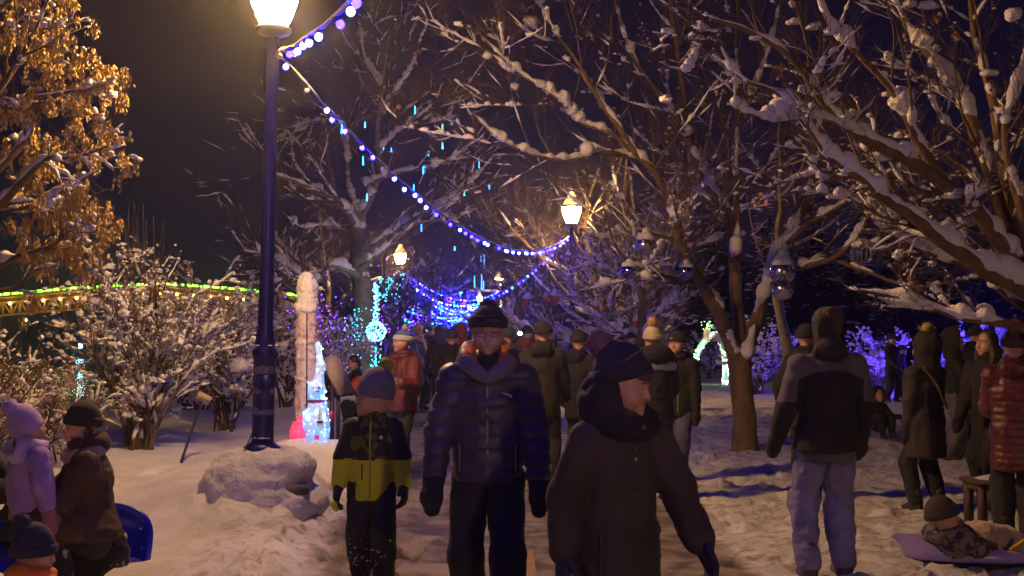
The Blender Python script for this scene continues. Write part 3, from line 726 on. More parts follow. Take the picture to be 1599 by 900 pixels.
def snow_on(mb, paths, radii, rng, K2, cover=0.6, thick=0.03, sides=6, freq=3.0, hmin=0.35, wide=1.0):
    p, r = resamp(paths, radii, K2); t = norm(np.gradient(p, axis=1)); hor = np.sqrt(np.clip(1 - t[..., 2] ** 2, 0, 1))
    n1 = vnoise(p, freq, 21) * .5 + .5; n2 = vnoise(p, freq * 4, 25) * .5 + .5
    msk = sstep(0, 0.22, n1 - (1 - cover)) * sstep(hmin, hmin + .25, hor)
    msk[:, 0] *= .3; msk[:, -1] = 0
    th = thick * (0.10 + 1.9 * n2 ** 1.6) * msk * np.clip((1 - np.linspace(0, 1, K2)) * 5, 0, 1)[None]
    rs = np.where(msk > .05, (r * 0.62 * wide + th), r * .5)
    th = th * (1 + .45 * vnoise(p, freq * 11, 77))
    p = p.copy(); p[..., 2] += np.where(msk > .05, r * 0.62 + th * .6, 0)
    v, q = tube_batch(p, rs, sides)
    keep = (msk[:, :-1] > .02) | (msk[:, 1:] > .02)
    q = q.reshape(len(p), K2 - 1, sides, 4)[keep].reshape(-1, 4)
    mb.add(v, q)
def rand_on(paths, n, rng, tmin=0.1, rad=None):
    N, K, _ = paths.shape; i = rng.integers(0, N, n); u = rng.uniform(tmin * (K - 1), K - 1 - 1e-6, n); k = u.astype(int); f = (u - k)[:, None]
    return paths[i, k] * (1 - f) + paths[i, k + 1] * f
def clumps_along(mb, pr, n, size, rng, span=(.05, .22), per=5, tmin=.1, base=ICO1, up=.45, rough=.6):
    """short lumpy ridges of snow lying along the upper side of random branch stretches"""
    paths, radii = pr; N, K, _ = paths.shape; L = np.linalg.norm(np.diff(paths, axis=1), axis=2).sum(1); i = rng.choice(N, n * 3, p=L / L.sum())
    u0 = rng.uniform(tmin, .97, n * 3); tz = np.abs(paths[i, -1, 2] - paths[i, 0, 2]) / np.maximum(L[i], 1e-6); keep = rng.uniform(0, .75, n * 3) > tz; i = i[keep][:n]; u0 = u0[keep][:n]; n = len(i)
    sp = rng.uniform(span[0], span[1], n) / np.maximum(L[i], 1e-6); sc = size * rng.lognormal(0, .5, n)
    for q in range(per):
        u = np.clip(u0 + sp * (q / max(1, per - 1) - .5), 0, .999) * (K - 1); k = u.astype(int); f = (u - k)[:, None]
        p = paths[i, k] * (1 - f) + paths[i, k + 1] * f; r = radii[i, k]
        w = (.55 + .45 * math.sin(math.pi * (q + .5) / per)) * rng.uniform(.7, 1.2, (n, 1)); s = sc[:, None] * w * rng.uniform([.9, .9, .75], [1.25, 1.25, 1.1], (n, 3)); s += r[:, None] * .5
        p = p.copy(); p[:, 2] += r * .5 + s[:, 2] * up; blobs(mb, p, s, rng, base=base, rough=rough, flat=.6)
def batch(mb, pr, sides):
    v, q = tube_batch(pr[0], pr[1], sides); mb.add(v, q)
def tree(label, limbs, levels, rng, bark=M_BARK, twig=M_TWIG, snow=(0.6, .03), clumps=0, clump_size=.05, cat='tree', name='bare_tree', loc=None, trunk_n=1, group=None, snowlv=(1, 1, 0), extra=None, sides=12, leaves=0, keys=0, keysize=1.0, lsides=(6, 4, 3)):
    """limbs: list of (path, r0, r1); the first trunk_n are the trunk, the others limbs of it"""
    base = np.array(limbs[0][0][0]) if loc is None else np.array(loc)
    t = thing(name, label, cat, base, group=group); off = base
    LP, LR = [], []
    for k, (p, r0, r1) in enumerate(limbs):
        p = np.array(p); n = len(p); w = vnoise(p, 2.2, 40 + k, 2)[:, None] * r0 * .35; p = p + np.concatenate([w, -w, w * .3], 1) * (np.linspace(0, 1, n)[:, None] > 0)
        s = np.linspace(0, 1, n); r = r0 + (r1 - r0) * s ** .8
        r = r * (1 + .10 * vnoise(p, 5, 3))
        if k < trunk_n: r = r * (1 + .45 * np.exp(-s * n / 2.2))
        LP.append(p); LR.append(r)
        m = MB(); m.tube(p - off, r, sides if k < 8 else 8); m.build('trunk' if k < trunk_n else 'limb', bark, t)
    LPa = np.stack([resamp(p[None], r[None], 24)[0][0] for p, r in zip(LP, LR)]); LRa = np.stack([resamp(p[None], r[None], 24)[1][0] for p, r in zip(LP, LR)])
    src = (LPa[trunk_n:], LRa[trunk_n:]) if len(LPa) > trunk_n else (LPa, LRa)
    allp = []; cur = src; crown = MB(); sn = MB()
    if snow: snow_on(sn, LPa - off, LRa, rng, 150, min(.95, snow[0] * 1.25), snow[1] * 1.1, 8, 2.5, .16)
    for lv, L in enumerate(levels):
        nx = grow(*cur, rng=rng, **L); batch(crown, (nx[0] - off, nx[1]), lsides[min(lv, 2)])
        if snow and snowlv[min(lv, len(snowlv) - 1)]: snow_on(sn, nx[0] - off, nx[1], rng, [26, 14, 8][min(lv, 2)], snow[0] * [.85, .7, .6][min(lv, 2)], snow[1] * [.50, .26, .15][min(lv, 2)], [6, 5, 4][min(lv, 2)], 3.5)
        allp.append(nx); cur = nx
        if lv == 0: first = nx
    crown.build('crown', twig, t, kind='stuff')
    if clumps:
        for lv_, fr, sz_ in ((0, .35, 1.0), (1, .65, .7)):
            pr_ = allp[min(lv_, len(allp) - 1)]; clumps_along(sn, (pr_[0] - off, pr_[1]), int(clumps * fr), clump_size * .62 * sz_, rng, span=(clump_size * .9, clump_size * 2.4))
        pp = rand_on(allp[-1][0], clumps // 3, rng, .3) - off
        s = clump_size * .34 * rng.lognormal(0, .5, (len(pp), 1)) * rng.uniform([.8, .7, .6], [1.5, 1.1, 1.1], (len(pp), 3)); pp[:, 2] += s[:, 2] * .3
        blobs(sn, pp, s, rng, base=ICO1 if clump_size < .035 else ICO2, rough=.6)
    if sn.n: sn.build('snow', M_SNOW, t, kind='stuff')
    if leaves:
        lf = MB(); pp = rand_on(allp[-1][0], leaves, rng, .3) - off; hanging(lf, pp, rng, 5, .055, .03); lf.build('dry_leaves', M_LEAF, t, kind='stuff')
    if keys:
        lf = MB(); pp = rand_on(allp[-1][0], keys, rng, .25) - off; hanging(lf, pp, rng, 26, .045 * keysize, .0095 * keysize); lf.build('seed_clusters', M_KEY, t, kind='stuff')
    if extra: extra(t, off, allp)
    return t, allp
def hanging(mb, pos, rng, per, ln, wd):
    """bunches of flat dry keys or leaves hanging below each point"""
    n = len(pos) * per; p = np.repeat(pos, per, 0); sz = np.repeat(rng.uniform(.5, 1.25, len(pos)), per)
    k = rng.uniform(0, 1, n) ** .8
    o = rng.normal(0, 1, (n, 3)) * np.array([.022, .022, 0]) * (sz * ln / .045 * (.35 + k))[:, None]; o[:, 2] = -k * ln * 3.2 * sz
    c = p + o; d = norm(np.stack([rng.normal(0, .33, n), rng.normal(0, .33, n), -np.ones(n)], -1)); a = rng.uniform(0, 6.28, n)
    s = np.stack([np.cos(a), np.sin(a), rng.normal(0, .2, n)], -1) * (wd * rng.uniform(.6, 1.2, n))[:, None]; L = d * (ln * rng.uniform(.6, 1.2, n))[:, None]
    nn = norm(np.cross(d, s)) * wd * .5
    V = np.stack([c, c + L * .45 + s + nn, c + L, c + L * .5 - s + nn * .3], 1)
    mb.add(V.reshape(-1, 3), (np.arange(n) * 4)[:, None] + np.array([0, 1, 2, 3]))

# --- A: the forked tree on the lawn
def centre_tree():
    rng = np.random.default_rng(101); D = 17.8
    trunk = [P(1163, 712, D), P(1161, 650, D), P(1160, 590, D), P(1159, 545, D)]
    limbs = [(smooth_path(trunk, 16), .155, .165),
      (trace([(1152, 560), (1128, 505), (1098, 450), (1078, 415), (1062, 375), (1050, 330), (1022, 275), (985, 232), (940, 165), (905, 110)], D, -2.2, 34), .115, .022),
      (trace([(1158, 555), (1151, 480), (1146, 400), (1137, 335), (1106, 285), (1078, 225), (1066, 140), (1052, 40), (1045, -60)], D, .8, 34), .105, .025),
      (trace([(1146, 410), (1152, 350), (1148, 300), (1153, 200), (1150, 90), (1152, -30)], D, 1.3, 26), .06, .02),
      (trace([(1163, 555), (1180, 500), (1200, 440), (1216, 400), (1236, 360), (1262, 300), (1272, 225), (1296, 150), (1310, 60)], D, 1.0, 32), .11, .022),
      (trace([(1222, 385), (1262, 350), (1310, 322), (1352, 290), (1400, 262)], D, -1.4, 20), .05, .015),
      (trace([(1205, 428), (1240, 420), (1272, 412), (1302, 402), (1330, 378), (1352, 345), (1372, 290)], D - .2, -1.3, 24), .06, .016),
      (trace([(1300, 404), (1345, 420), (1395, 440), (1440, 448), (1500, 436)], D - .7, -1.2, 20), .038, .012),
      (trace([(1090, 442), (1060, 436), (1028, 428), (1000, 420), (978, 406), (962, 385), (950, 350)], D - .3, -1.4, 24), .06, .014),
      (trace([(1000, 250), (965, 240), (930, 240), (885, 250), (840, 244), (800, 228), (765, 205), (735, 175)], D - 1.4, -2.0, 30), .045, .010),
      (trace([(985, 235), (955, 210), (905, 190), (880, 160), (835, 130), (790, 95), (745, 50)], D - 1.7, -1.2, 28), .036, .009),
      (trace([(1066, 380), (1020, 365), (985, 360), (940, 372), (905, 356)], D - .4, -1.0, 20), .035, .010),
      (trace([(945, 170), (900, 95), (860, 40), (830, -30)], D - 1.8, -.5, 18), .03, .010),
      (trace([(1075, 215), (1030, 150), (985, 80), (960, 0)], D + .3, -1.5, 20), .035, .012),
      (trace([(1150, 190), (1185, 120), (1210, 40), (1225, -40)], D + .8, .8, 16), .035, .012)]
    lv = [dict(n=78, lr=(.9, 2.6), ar=(.45, 1.1), K=10, up=.05, wig=.10, rf=.42, tmin=.12, bias=.5),
          dict(n=540, lr=(.45, 1.3), ar=(.35, 1.0), K=8, up=.045, wig=.12, rf=.5, tmin=.15, bias=.4, rmin=.0035),
          dict(n=3900, lr=(.22, .75), ar=(.35, .95), K=5, up=.05, wig=.14, rf=.6, tmin=.10, bias=.3, rmin=.0034)]
    def extra(t, off, allp):
        s = MB(); c = P(1166, 545, D - .05) - off
        b = Sdf(.05); b.ell(c + [0, -.05, .0], (.08, .10, .12))
        for a_, b_, r0, r1 in (((1150, 548, D - .12), (1128, 500, D - .30), .085, .055), ((1128, 500, D - .30), (1100, 447, D - .55), .055, .045), ((1170, 535, D - .1), (1178, 508, D - .05), .07, .03), ((1200, 425, D), (1216, 388, D), .09, .14), ((1216, 388, D), (1228, 372, D), .14, .08), ((1092, 438, D - .6), (1072, 398, D - .8), .04, .03)): b.cap(P(*a_) - off, P(*b_) - off, r0 * .62, r1 * .55)
        put('fork_snow_heap', b.mesh(.02), M_SNOW, t, folds=.018, ffreq=6, kind='stuff')
        clumps_along(s, (allp[0][0] - off, allp[0][1]), 24, .04, rng, span=(.10, .24), per=6, base=ICO2, rough=.35)
        s.build('fork_snow', M_SNOW, t, kind='stuff')
    return tree('forked bare tree standing on the open lawn hung with mirror balls', limbs, lv, rng, snow=(.56, .038), snowlv=(1, 1, 0), clumps=800, clump_size=.032, trunk_n=1, leaves=40, extra=extra, sides=16)
centre_tree()
# --- B: big snowy tree whose limbs come in from the right edge
def right_tree():
    rng = np.random.default_rng(202); D = 9.6
    trunk = [P(1665, 865, D), P(1660, 700, D), P(1650, 560, D), P(1640, 470, D), P(1622, 420, D)]
    limbs = [(smooth_path(trunk, 18), .15, .12),
      (trace([(1640, 480), (1598, 425), (1570, 395), (1530, 335), (1480, 290), (1420, 250), (1350, 215), (1290, 165), (1240, 95), (1180, 55), (1110, 30)], D, -1.0, 40), .085, .012),
      (trace([(1630, 450), (1590, 400), (1560, 330), (1542, 270), (1518, 200), (1490, 140), (1450, 85), (1420, 40), (1395, -30)], D, .4, 34), .08, .018),
      (trace([(1625, 430), (1582, 395), (1566, 300), (1558, 220), (1545, 150), (1520, 60), (1508, -40)], D + .3, .6, 30), .07, .02),
      (trace([(1635, 470), (1590, 445), (1545, 425), (1508, 400), (1465, 375), (1430, 340), (1390, 315), (1345, 280), (1300, 245), (1262, 200), (1215, 150), (1165, 128)], D - .2, -.9, 40), .075, .011),
      (trace([(1640, 500), (1596, 478), (1560, 452), (1528, 420), (1480, 405), (1420, 378), (1370, 362)], D + .3, -.2, 26), .05, .010),
      (trace([(1645, 540), (1600, 512), (1545, 503), (1500, 497), (1455, 480), (1400, 462), (1340, 452)], D, .4, 26), .045, .009),
      (trace([(1615, 415), (1596, 330), (1580, 280), (1570, 200), (1595, 120), (1612, 30)], D - .3, .3, 26), .05, .015),
      (trace([(1480, 290), (1440, 230), (1400, 150), (1345, 90), (1300, 40), (1270, -30)], D - .2, -.3, 26), .04, .012),
      (trace([(1600, 430), (1630, 340), (1660, 240), (1680, 100)], D, 0, 16), .06, .02),
      (trace([(1350, 215), (1300, 190), (1250, 178), (1200, 185), (1150, 170)], D - .7, -.4, 18), .022, .008)]
    lv = [dict(n=66, lr=(.5, 1.5), ar=(.4, 1.05), K=10, up=.04, wig=.11, rf=.42, tmin=.12, bias=.5),
          dict(n=430, lr=(.28, .8), ar=(.4, 1.05), K=8, up=.04, wig=.13, rf=.5, tmin=.12, bias=.4, rmin=.0028),
          dict(n=3200, lr=(.12, .42), ar=(.35, .95), K=5, up=.05, wig=.15, rf=.6, tmin=.10, bias=.3, rmin=.0024)]
    def extra(t, off, allp):
        s = MB()
        big = [(1275, 145, 8.9, .15, .10, .07), (1300, 150, 8.9, .10, .09, .06), (1255, 140, 8.9, .09, .08, .05), (1150, 127, 8.7, .09, .07, .04), (1040, 157, 12, .10, .09, .08), (1300, 50, 9.2, .12, .10, .07), (1270, 42, 9.2, .10, .08, .05), (1240, 35, 9.2, .09, .08, .05),
               (1480, 130, 9.8, .14, .1, .09), (1460, 100, 9.8, .10, .09, .09), (1500, 140, 9.8, .10, .08, .06), (1445, 65, 9.8, .10, .09, .1), (1450, 10, 9.8, .12, .1, .06), (1420, 8, 9.8, .1, .1, .05), (1545, 115, 9.7, .10, .09, .06), (1560, 230, 9.6, .06, .08, .10), (1435, 330, 9.1, .12, .08, .05), (1480, 352, 9.2, .12, .08, .05),
               (1582, 25, 9.6, .08, .09, .13), (1590, 300, 9.5, .06, .07, .13), (1590, 395, 9.4, .09, .09, .10), (1560, 408, 9.4, .1, .08, .06), (1385, 148, 9.6, .06, .06, .04), (1180, 60, 8.7, .07, .06, .03)]
        blobs(s, np.array([P(a, b, d) - off for a, b, d, *_ in big]), np.array([q[3:] for q in big]) * .62, rng, base=ICO3, rough=.35)
        clumps_along(s, (allp[0][0] - off, allp[0][1]), 60, .024, rng, span=(.05, .13), per=6, base=ICO2, rough=.35)
        s.build('snow_heaps', M_SNOW, t, kind='stuff')
    return tree('large bare tree leaning in from the right edge under thick snow', limbs, lv, rng, snow=(.60, .042), clumps=900, clump_size=.022, leaves=18, extra=extra, sides=14, snowlv=(1, 1, 0))
right_tree()
# --- C: maple with hanging seed bunches at the left edge
def seed_tree():
    rng = np.random.default_rng(303); D = 9.6
    trunk = [P(-90, 800, D), P(-85, 600, D), P(-80, 400, D), P(-70, 200, D), P(-60, 0, D), P(-50, -150, D)]
    limbs = [(smooth_path(trunk, 24), .16, .10),
      (trace([(-78, 400), (-30, 350), (20, 300), (70, 250), (120, 245), (170, 228)], D, -.5, 24), .05, .006),
      (trace([(-72, 260), (-20, 200), (30, 160), (80, 150), (130, 140), (178, 130)], D, .3, 22), .05, .005),
      (trace([(-66, 120), (-20, 70), (25, 30), (60, -10), (90, -60)], D, 0, 18), .05, .01),
      (trace([(-74, 320), (-20, 280), (30, 230), (60, 170), (85, 90), (95, 20)], D, .5, 22), .045, .008),
      (trace([(-80, 460), (-20, 425), (30, 400), (80, 385), (120, 345)], D, -.3, 20), .045, .006),
      (trace([(-62, 60), (-10, 20), (40, -20), (90, -50)], D, 0, 16), .05, .01),
      (trace([(-70, 200), (-20, 160), (20, 110), (50, 60), (75, 0)], D - .6, 0, 18), .04, .008),
      (trace([(-76, 380), (-30, 345), (10, 330), (60, 318), (110, 290), (160, 262)], D + .5, 0, 20), .035, .005),
      (trace([(-80, 470), (-30, 455), (20, 450), (60, 420), (90, 415)], D + .3, 0, 16), .03, .005)]
    lv = [dict(n=95, lr=(.25, .85), ar=(.4, 1.1), K=8, up=.0, wig=.13, rf=.5, tmin=.25, bias=.3, wt=.65),
          dict(n=420, lr=(.12, .42), ar=(.4, 1.0), K=6, up=-.02, wig=.14, rf=.5, tmin=.15, bias=.1, rmin=.0022),
          dict(n=500, lr=(.08, .22), ar=(.4, 1.0), K=4, up=.02, wig=.14, rf=.6, tmin=.2, bias=.1, rmin=.002)]
    def extra(t, off, allp):
        s = MB(); bl = rand_on(allp[1][0], 120, rng, .2) - off; bl[:, 2] += .01
        blobs(s, bl, rng.uniform([.016, .014, .012], [.032, .026, .026], (120, 3)), rng, base=ICO2, rough=.5); clumps_along(s, (allp[0][0] - off, allp[0][1]), 70, .022, rng, span=(.05, .16), per=5); s.build('snow_tufts', M_SNOW, t, kind='stuff')
    return tree('maple at the left edge hung with golden dry seed bunches', limbs, lv, rng, snow=(.5, .02), clumps=120, clump_size=.02, keys=640, keysize=.9, extra=extra, name='seed_maple')
seed_tree()
# --- D: big spreading tree left of the path, beyond the garland
def spreading_tree():
    rng = np.random.default_rng(404); D = 35.0
    trunk = [P(567, 610, D), P(566, 520, D), P(563, 440, D), P(560, 380, D), P(562, 330, D)]
    limbs = [(smooth_path(trunk, 16), .32, .24),
      (trace([(562, 360), (530, 318), (490, 297), (450, 280), (405, 268)], D, -2, 22), .11, .03),
      (trace([(560, 335), (545, 290), (540, 230), (525, 190), (470, 195), (440, 200)], D, 2, 24), .10, .02),
      (trace([(564, 335), (590, 280), (590, 200), (600, 120), (605, 60)], D, 0, 22), .12, .02),
      (trace([(575, 390), (630, 350), (680, 325), (730, 290), (775, 240)], D, 1, 24), .10, .02),
      (trace([(570, 290), (620, 270), (670, 262), (715, 245)], D, -1.5, 20), .07, .02),
      (trace([(590, 235), (630, 200), (680, 190), (715, 180)], D, 1.5, 20), .06, .015),
      (trace([(560, 430), (520, 415), (490, 440), (455, 420), (420, 400), (378, 392)], D - 1, -2, 24), .10, .02),
      (trace([(562, 420), (600, 390), (650, 350), (700, 345), (735, 355)], D - 1, -1, 22), .08, .02),
      (trace([(545, 360), (510, 352), (470, 355), (440, 330)], D, -1, 20), .06, .02),
      (trace([(600, 140), (570, 90), (560, 30)], D, 1, 14), .05, .015), (trace([(595, 170), (640, 110), (660, 50)], D, -1, 14), .05, .015)]
    lv = [dict(n=120, lr=(1.2, 4.0), ar=(.4, 1.0), K=9, up=.03, wig=.12, rf=.5, tmin=.1, bias=.3),
          dict(n=900, lr=(.6, 2.0), ar=(.4, 1.0), K=7, up=.04, wig=.13, rf=.55, tmin=.15, bias=.3, rmin=.0045),
          dict(n=2600, lr=(.4, 1.1), ar=(.35, .95), K=4, up=.05, wig=.12, rf=.6, tmin=.15, bias=.3, rmin=.0032)]
    return tree('spreading snowy tree wrapped in lights left of the path', limbs, lv, rng, bark=M_BARK2, snow=(.62, .06), snowlv=(1, 1, 0))
spreading_tree()
def generic(px, py0, top, D, seed, label, r=.18, spread=1.0, n=(10, 60, 380, 1400), bark=M_BARK2, snow=(.7, .05), leaves=0, stems=1, group=None, lean=0, clumps=0, keys=0, keysize=2.2, kmin=0.0024):
    rng = np.random.default_rng(seed); b = P(px, py0, D); b[2] = gz(b[0], b[1]) - .05; H = P(px, top, D)[2] - b[2]
    limbs = []; T = []
    for s in range(stems):
        a = rng.uniform(0, 6.28); o = np.array([math.cos(a), math.sin(a), 0]) * (0 if stems == 1 else .35)
        tip = b + o * 2.2 + np.array([lean * H + rng.normal(0, .04) * H, rng.normal(0, .05) * H, H * rng.uniform(.72, .85)])
        p = smooth_path([b + o, b + o * 1.3 + np.array([rng.normal(0, .03) * H, 0, H * .3]), b + o * 1.8 + np.array([lean * H * .6 + rng.normal(0, .04) * H, 0, H * .55]), tip], 20)
        limbs.append((p, r / (1 + .5 * (stems > 1)), r * .2)); T.append(p)
    for k in range(n[0]):
        p = T[k % stems]; i = int(rng.uniform(5, 16)); a = rng.uniform(0, 6.28); L = H * rng.uniform(.25, .45) * spread * (1 - i / 32)
        d = np.array([math.cos(a), math.sin(a), 0]); up = rng.uniform(.25, .8)
        q = smooth_path([p[i], p[i] + d * L * .45 + [0, 0, L * up * .3], p[i] + d * L * .8 + [0, 0, L * up * .75], p[i] + d * L + [0, 0, L * up * 1.2]], 16)
        limbs.append((q, r * (1 - i / 26) * .55, r * .07))
    lv = [dict(n=n[1], lr=(H * .12, H * .34), ar=(.35, .95), K=8, up=.05, wig=.11, rf=.5, tmin=.1, bias=.3, rmin=kmin * 1.6),
          dict(n=n[2], lr=(H * .06, H * .18), ar=(.35, .95), K=6, up=.05, wig=.12, rf=.55, tmin=.15, bias=.3, rmin=kmin * 1.2),
          dict(n=int(n[3] * .8), lr=(H * .03, H * .09), ar=(.35, .95), K=4, up=.05, wig=.12, rf=.6, tmin=.15, bias=.3, rmin=kmin)]
    return tree(label, limbs, lv, rng, bark=bark, snow=(snow[0] * .72, snow[1] * .6), trunk_n=stems, snowlv=(1, 1, 0), leaves=0, keys=keys, keysize=keysize, sides=10, clumps=clumps, clump_size=.05)
M_BARKG = mat('lamplit_grey_bark', (0.30, 0.24, 0.12), (0.16, 0.12, 0.06), rough=.85, scale=8, detail=6, bump=.5, bscale=20, bdist=.015)  # pale bark again, with the golden lamp light put into its colour
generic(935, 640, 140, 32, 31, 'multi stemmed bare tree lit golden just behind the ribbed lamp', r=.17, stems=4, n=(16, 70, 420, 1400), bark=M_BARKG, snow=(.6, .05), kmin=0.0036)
generic(985, 640, 250, 26, 32, 'snowy bare tree between the ribbed lamp and the lawn tree', r=.14, stems=3, n=(14, 90, 700, 2400), snow=(.85, .07), kmin=.005, clumps=260)
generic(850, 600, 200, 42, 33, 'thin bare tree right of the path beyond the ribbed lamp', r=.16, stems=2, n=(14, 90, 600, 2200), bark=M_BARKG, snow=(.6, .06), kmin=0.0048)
generic(800, 590, 230, 58, 34, 'bare tree right of the path behind the old man', r=.2, n=(14, 80, 500, 1600), snow=(.6, .08), kmin=0.0066)
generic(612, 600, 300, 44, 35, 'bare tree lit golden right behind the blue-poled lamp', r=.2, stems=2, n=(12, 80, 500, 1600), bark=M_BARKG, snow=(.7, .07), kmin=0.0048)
generic(500, 600, 230, 48, 36, 'dim bare tree left of the spreading snowy tree', r=.2, n=(12, 80, 500, 1500), snow=(.8, .08), kmin=0.0054)
generic(425, 600, 260, 56, 37, 'dim bare tree directly behind the near lamp pole', r=.22, n=(12, 70, 450, 1400), snow=(.6, .08), kmin=0.0060)
generic(665, 570, 330, 74, 38, 'bare tree rising over the far crowd left of the path', r=.25, n=(12, 70, 400, 1200), snow=(.7, .1), kmin=0.0078)
generic(700, 560, 380, 100, 39, 'far bare tree in the middle of the blue light tangle', r=.25, n=(12, 60, 300, 900), snow=(.7, .12), kmin=0.0108)
generic(840, 570, 360, 84, 40, 'far bare tree right of the path above the phone light', r=.25, n=(12, 70, 400, 1100), snow=(.6, .1), kmin=0.0084)
generic(1060, 620, 60, 36, 41, 'tall dim bare tree behind the mirror ball tree on the left', r=.25, n=(10, 50, 300, 900), snow=(.6, .07), kmin=0.0042)
generic(1250, 640, 60, 30, 42, 'dim bare tree behind the grey-jacketed man', r=.16, n=(9, 40, 220, 600), snow=(.4, .05), kmin=0.0036)
# low snowy branch arching right of the ribbed lamp
def arched_branch():
    rng = np.random.default_rng(55); D = 24
    b = P(1012, 640, D); b[2] = -.02
    limbs = [(smooth_path([b, P(1008, 600, D), P(1003, 560, D), P(1002, 480, D), P(1004, 410, D)], 16), .10, .07),
      (trace([(1003, 560), (985, 528), (955, 516), (920, 520), (870, 530), (820, 512), (790, 500), (740, 505)], D, 3, 30), .055, .012),
      (trace([(1003, 530), (1020, 500), (1045, 475), (1070, 445)], D, -1, 16), .05, .015),
      (trace([(1002, 480), (975, 440), (950, 420), (925, 392)], D, 0, 16), .04, .012),
      (trace([(1003, 450), (1030, 420), (1040, 380)], D, 0, 12), .04, .012)]
    lv = [dict(n=40, lr=(.6, 1.8), ar=(.4, 1.0), K=9, up=.03, wig=.12, rf=.5, tmin=.1, bias=.3), dict(n=300, lr=(.4, 1.0), ar=(.4, 1.), K=7, up=.03, wig=.13, rf=.5, tmin=.1, bias=.3, rmin=.004),
          dict(n=1400, lr=(.2, .6), ar=(.4, 1.), K=4, up=.03, wig=.13, rf=.6, tmin=.1, bias=.3, rmin=.0035)]
    tree('low dark tree with a long arched snowy branch over the crowd', limbs, lv, rng, snow=(.75, .05), snowlv=(1, 1, 0), clumps=120, clump_size=.05)
arched_branch()

# --- snowy bushes
def bush(px, D, H, Wd, label, seed, stems=16, n1=150, n2=900, clumps=1500, cs=.035, open_=0.5, group=None, snowmat=None, up=.03, shoots=0, yoff=0, tmin=.35, c=None, dens=None):
    rng = np.random.default_rng(seed)
    if c is None: c = np.array(GP(px, D))
    c = np.array(c, float); c[2] -= .05
    t = thing('snowy_bush', label, 'bush', c, group=group)
    K = 14; N = stems; a = rng.uniform(0, 6.28, N); sp = rng.uniform(.1, 1, N) ** .7
    tip = np.stack([np.cos(a) * sp * Wd * .5, np.sin(a) * sp * Wd * .5, H * (1 - .35 * sp ** 2) * rng.uniform(.75, 1, N)], -1)
    u = np.linspace(0, 1, K)[None, :, None]; st = rng.normal(0, .035 * Wd, (N, 3)) * [1, 1, 0]
    p = st[:, None] * 1 + (tip - st)[:, None] * np.concatenate([u ** 1.25, u ** 1.25, u ** .85], -1)
    p = p + vnoise(p, 2.5, 8, 2)[..., None] * .06 * u * np.array([1, -1, .4])
    r = rng.uniform(.012, .026, N)[:, None] * (H / 1.8) ** .5 * (1 - .75 * u[0, :, 0])[None]
    st_mb = MB(); batch(st_mb, (p, r), 7); st_mb.build('stems', M_BUSH, t, kind='stuff')
    g1 = grow(p, r, n1, (H * .2, H * .5), (.3, .9), 8, up, .12, .55, tmin * .35, rng, .5, rmin=.003)
    g2 = grow(*g1, n2, (H * .07, H * .22), (.3, .9), 5, up, .12, .6, .2, rng, .5, rmin=.0025)
    m = MB(); batch(m, g1, 4); batch(m, g2, 3)
    if shoots:
        a = rng.uniform(0, 6.28, shoots); b = np.stack([np.cos(a) * Wd * .18 * rng.uniform(0, 1, shoots), np.sin(a) * Wd * .18 * rng.uniform(0, 1, shoots), np.full(shoots, H * .7)], -1)
        u2 = np.linspace(0, 1, 6)[None, :, None]; tp = b + np.stack([rng.normal(0, .09, shoots), rng.normal(0, .09, shoots), H * rng.uniform(.36, .62, shoots)], -1)
        q = b[:, None] + (tp - b)[:, None] * u2; batch(m, (q, np.full((shoots, 6), .006) * (1 - .6 * u2[0, :, 0])), 5)
    m.build('twigs', M_BUSH, t, kind='stuff')
    s = MB(); snow_on(s, p, r, rng, 30, .45, .022 * (H / 1.8), 6, 5.0, .3); snow_on(s, g1[0], g1[1], rng, 16, .6, .020 * (H / 1.8), 5, 5)
    clumps_along(s, g1, int(clumps * .32), cs * .46, rng, span=(.03, .08), per=4, tmin=.4); clumps_along(s, g2, int(clumps * .8), cs * .36, rng, span=(.02, .05), per=3, tmin=.2); pp = rand_on(g2[0], clumps, rng, .3)
    sz = cs * .38 * rng.lognormal(0, .5, (len(pp), 1)) * rng.uniform([.8, .6, .6], [1.5, 1.1, 1.1], (len(pp), 3)); blobs(s, pp, sz, rng, base=ICO1, rough=.6)
    s.build('snow', snowmat or M_SNOW, t, kind='stuff')
    if D < 28: lf = MB(); hanging(lf, rand_on(g2[0], 420, rng, .2), rng, 3, .04, .014); lf.build('dry_leaves', M_LEAF, t, kind='stuff')
    return t
bush(216, 14.3, 2.15, 2.2, 'big bush thick with snow left of the near lamp, upright shoots on top', 61, stems=22, n1=240, n2=1500, clumps=2600, cs=.036, shoots=20)
bush(352, 17.5, 2.0, 2.4, 'snowy bush filling the gap just left of the near lamp pole', 62, stems=18, n1=200, n2=1200, clumps=2200, cs=.04)
bush(300, 20.5, 2.2, 3.0, 'snowy bush behind the big shooting bush toward the bridge', 63, stems=18, n1=160, n2=1000, clumps=1500, cs=.045)
bush(448, 22.5, 1.9, 1.6, 'brown snowy bush between the lamp pole and the wrapped post', 64, stems=20, n1=150, n2=1200, clumps=1300, cs=.04)
bush(505, 25, 1.7, 1.7, 'snowy bush behind the tilted display board', 65, stems=18, n1=120, n2=900, clumps=900, cs=.045)
bush(395, 27, 2.0, 2.6, 'shaded snowy bush beyond the lamp pole gap', 66, stems=16, n1=120, n2=800, clumps=900, cs=.05)
bush(60, 12.6, 1.05, 2.0, 'low tangled bush with few snow tufts at the left behind the mauve child', 67, stems=22, n1=200, n2=1100, clumps=420, cs=.03, up=-.01)
bush(-45, 11.5, 1.4, 1.9, 'arching tangled bush cut by the left edge', 68, stems=22, n1=200, n2=1000, clumps=420, cs=.032, up=-.02)
bush(1182, 33, 2.0, 2.1, 'pale snowy shrub just right of the forked tree trunk', 69, stems=16, n1=110, n2=700, clumps=900, cs=.06)
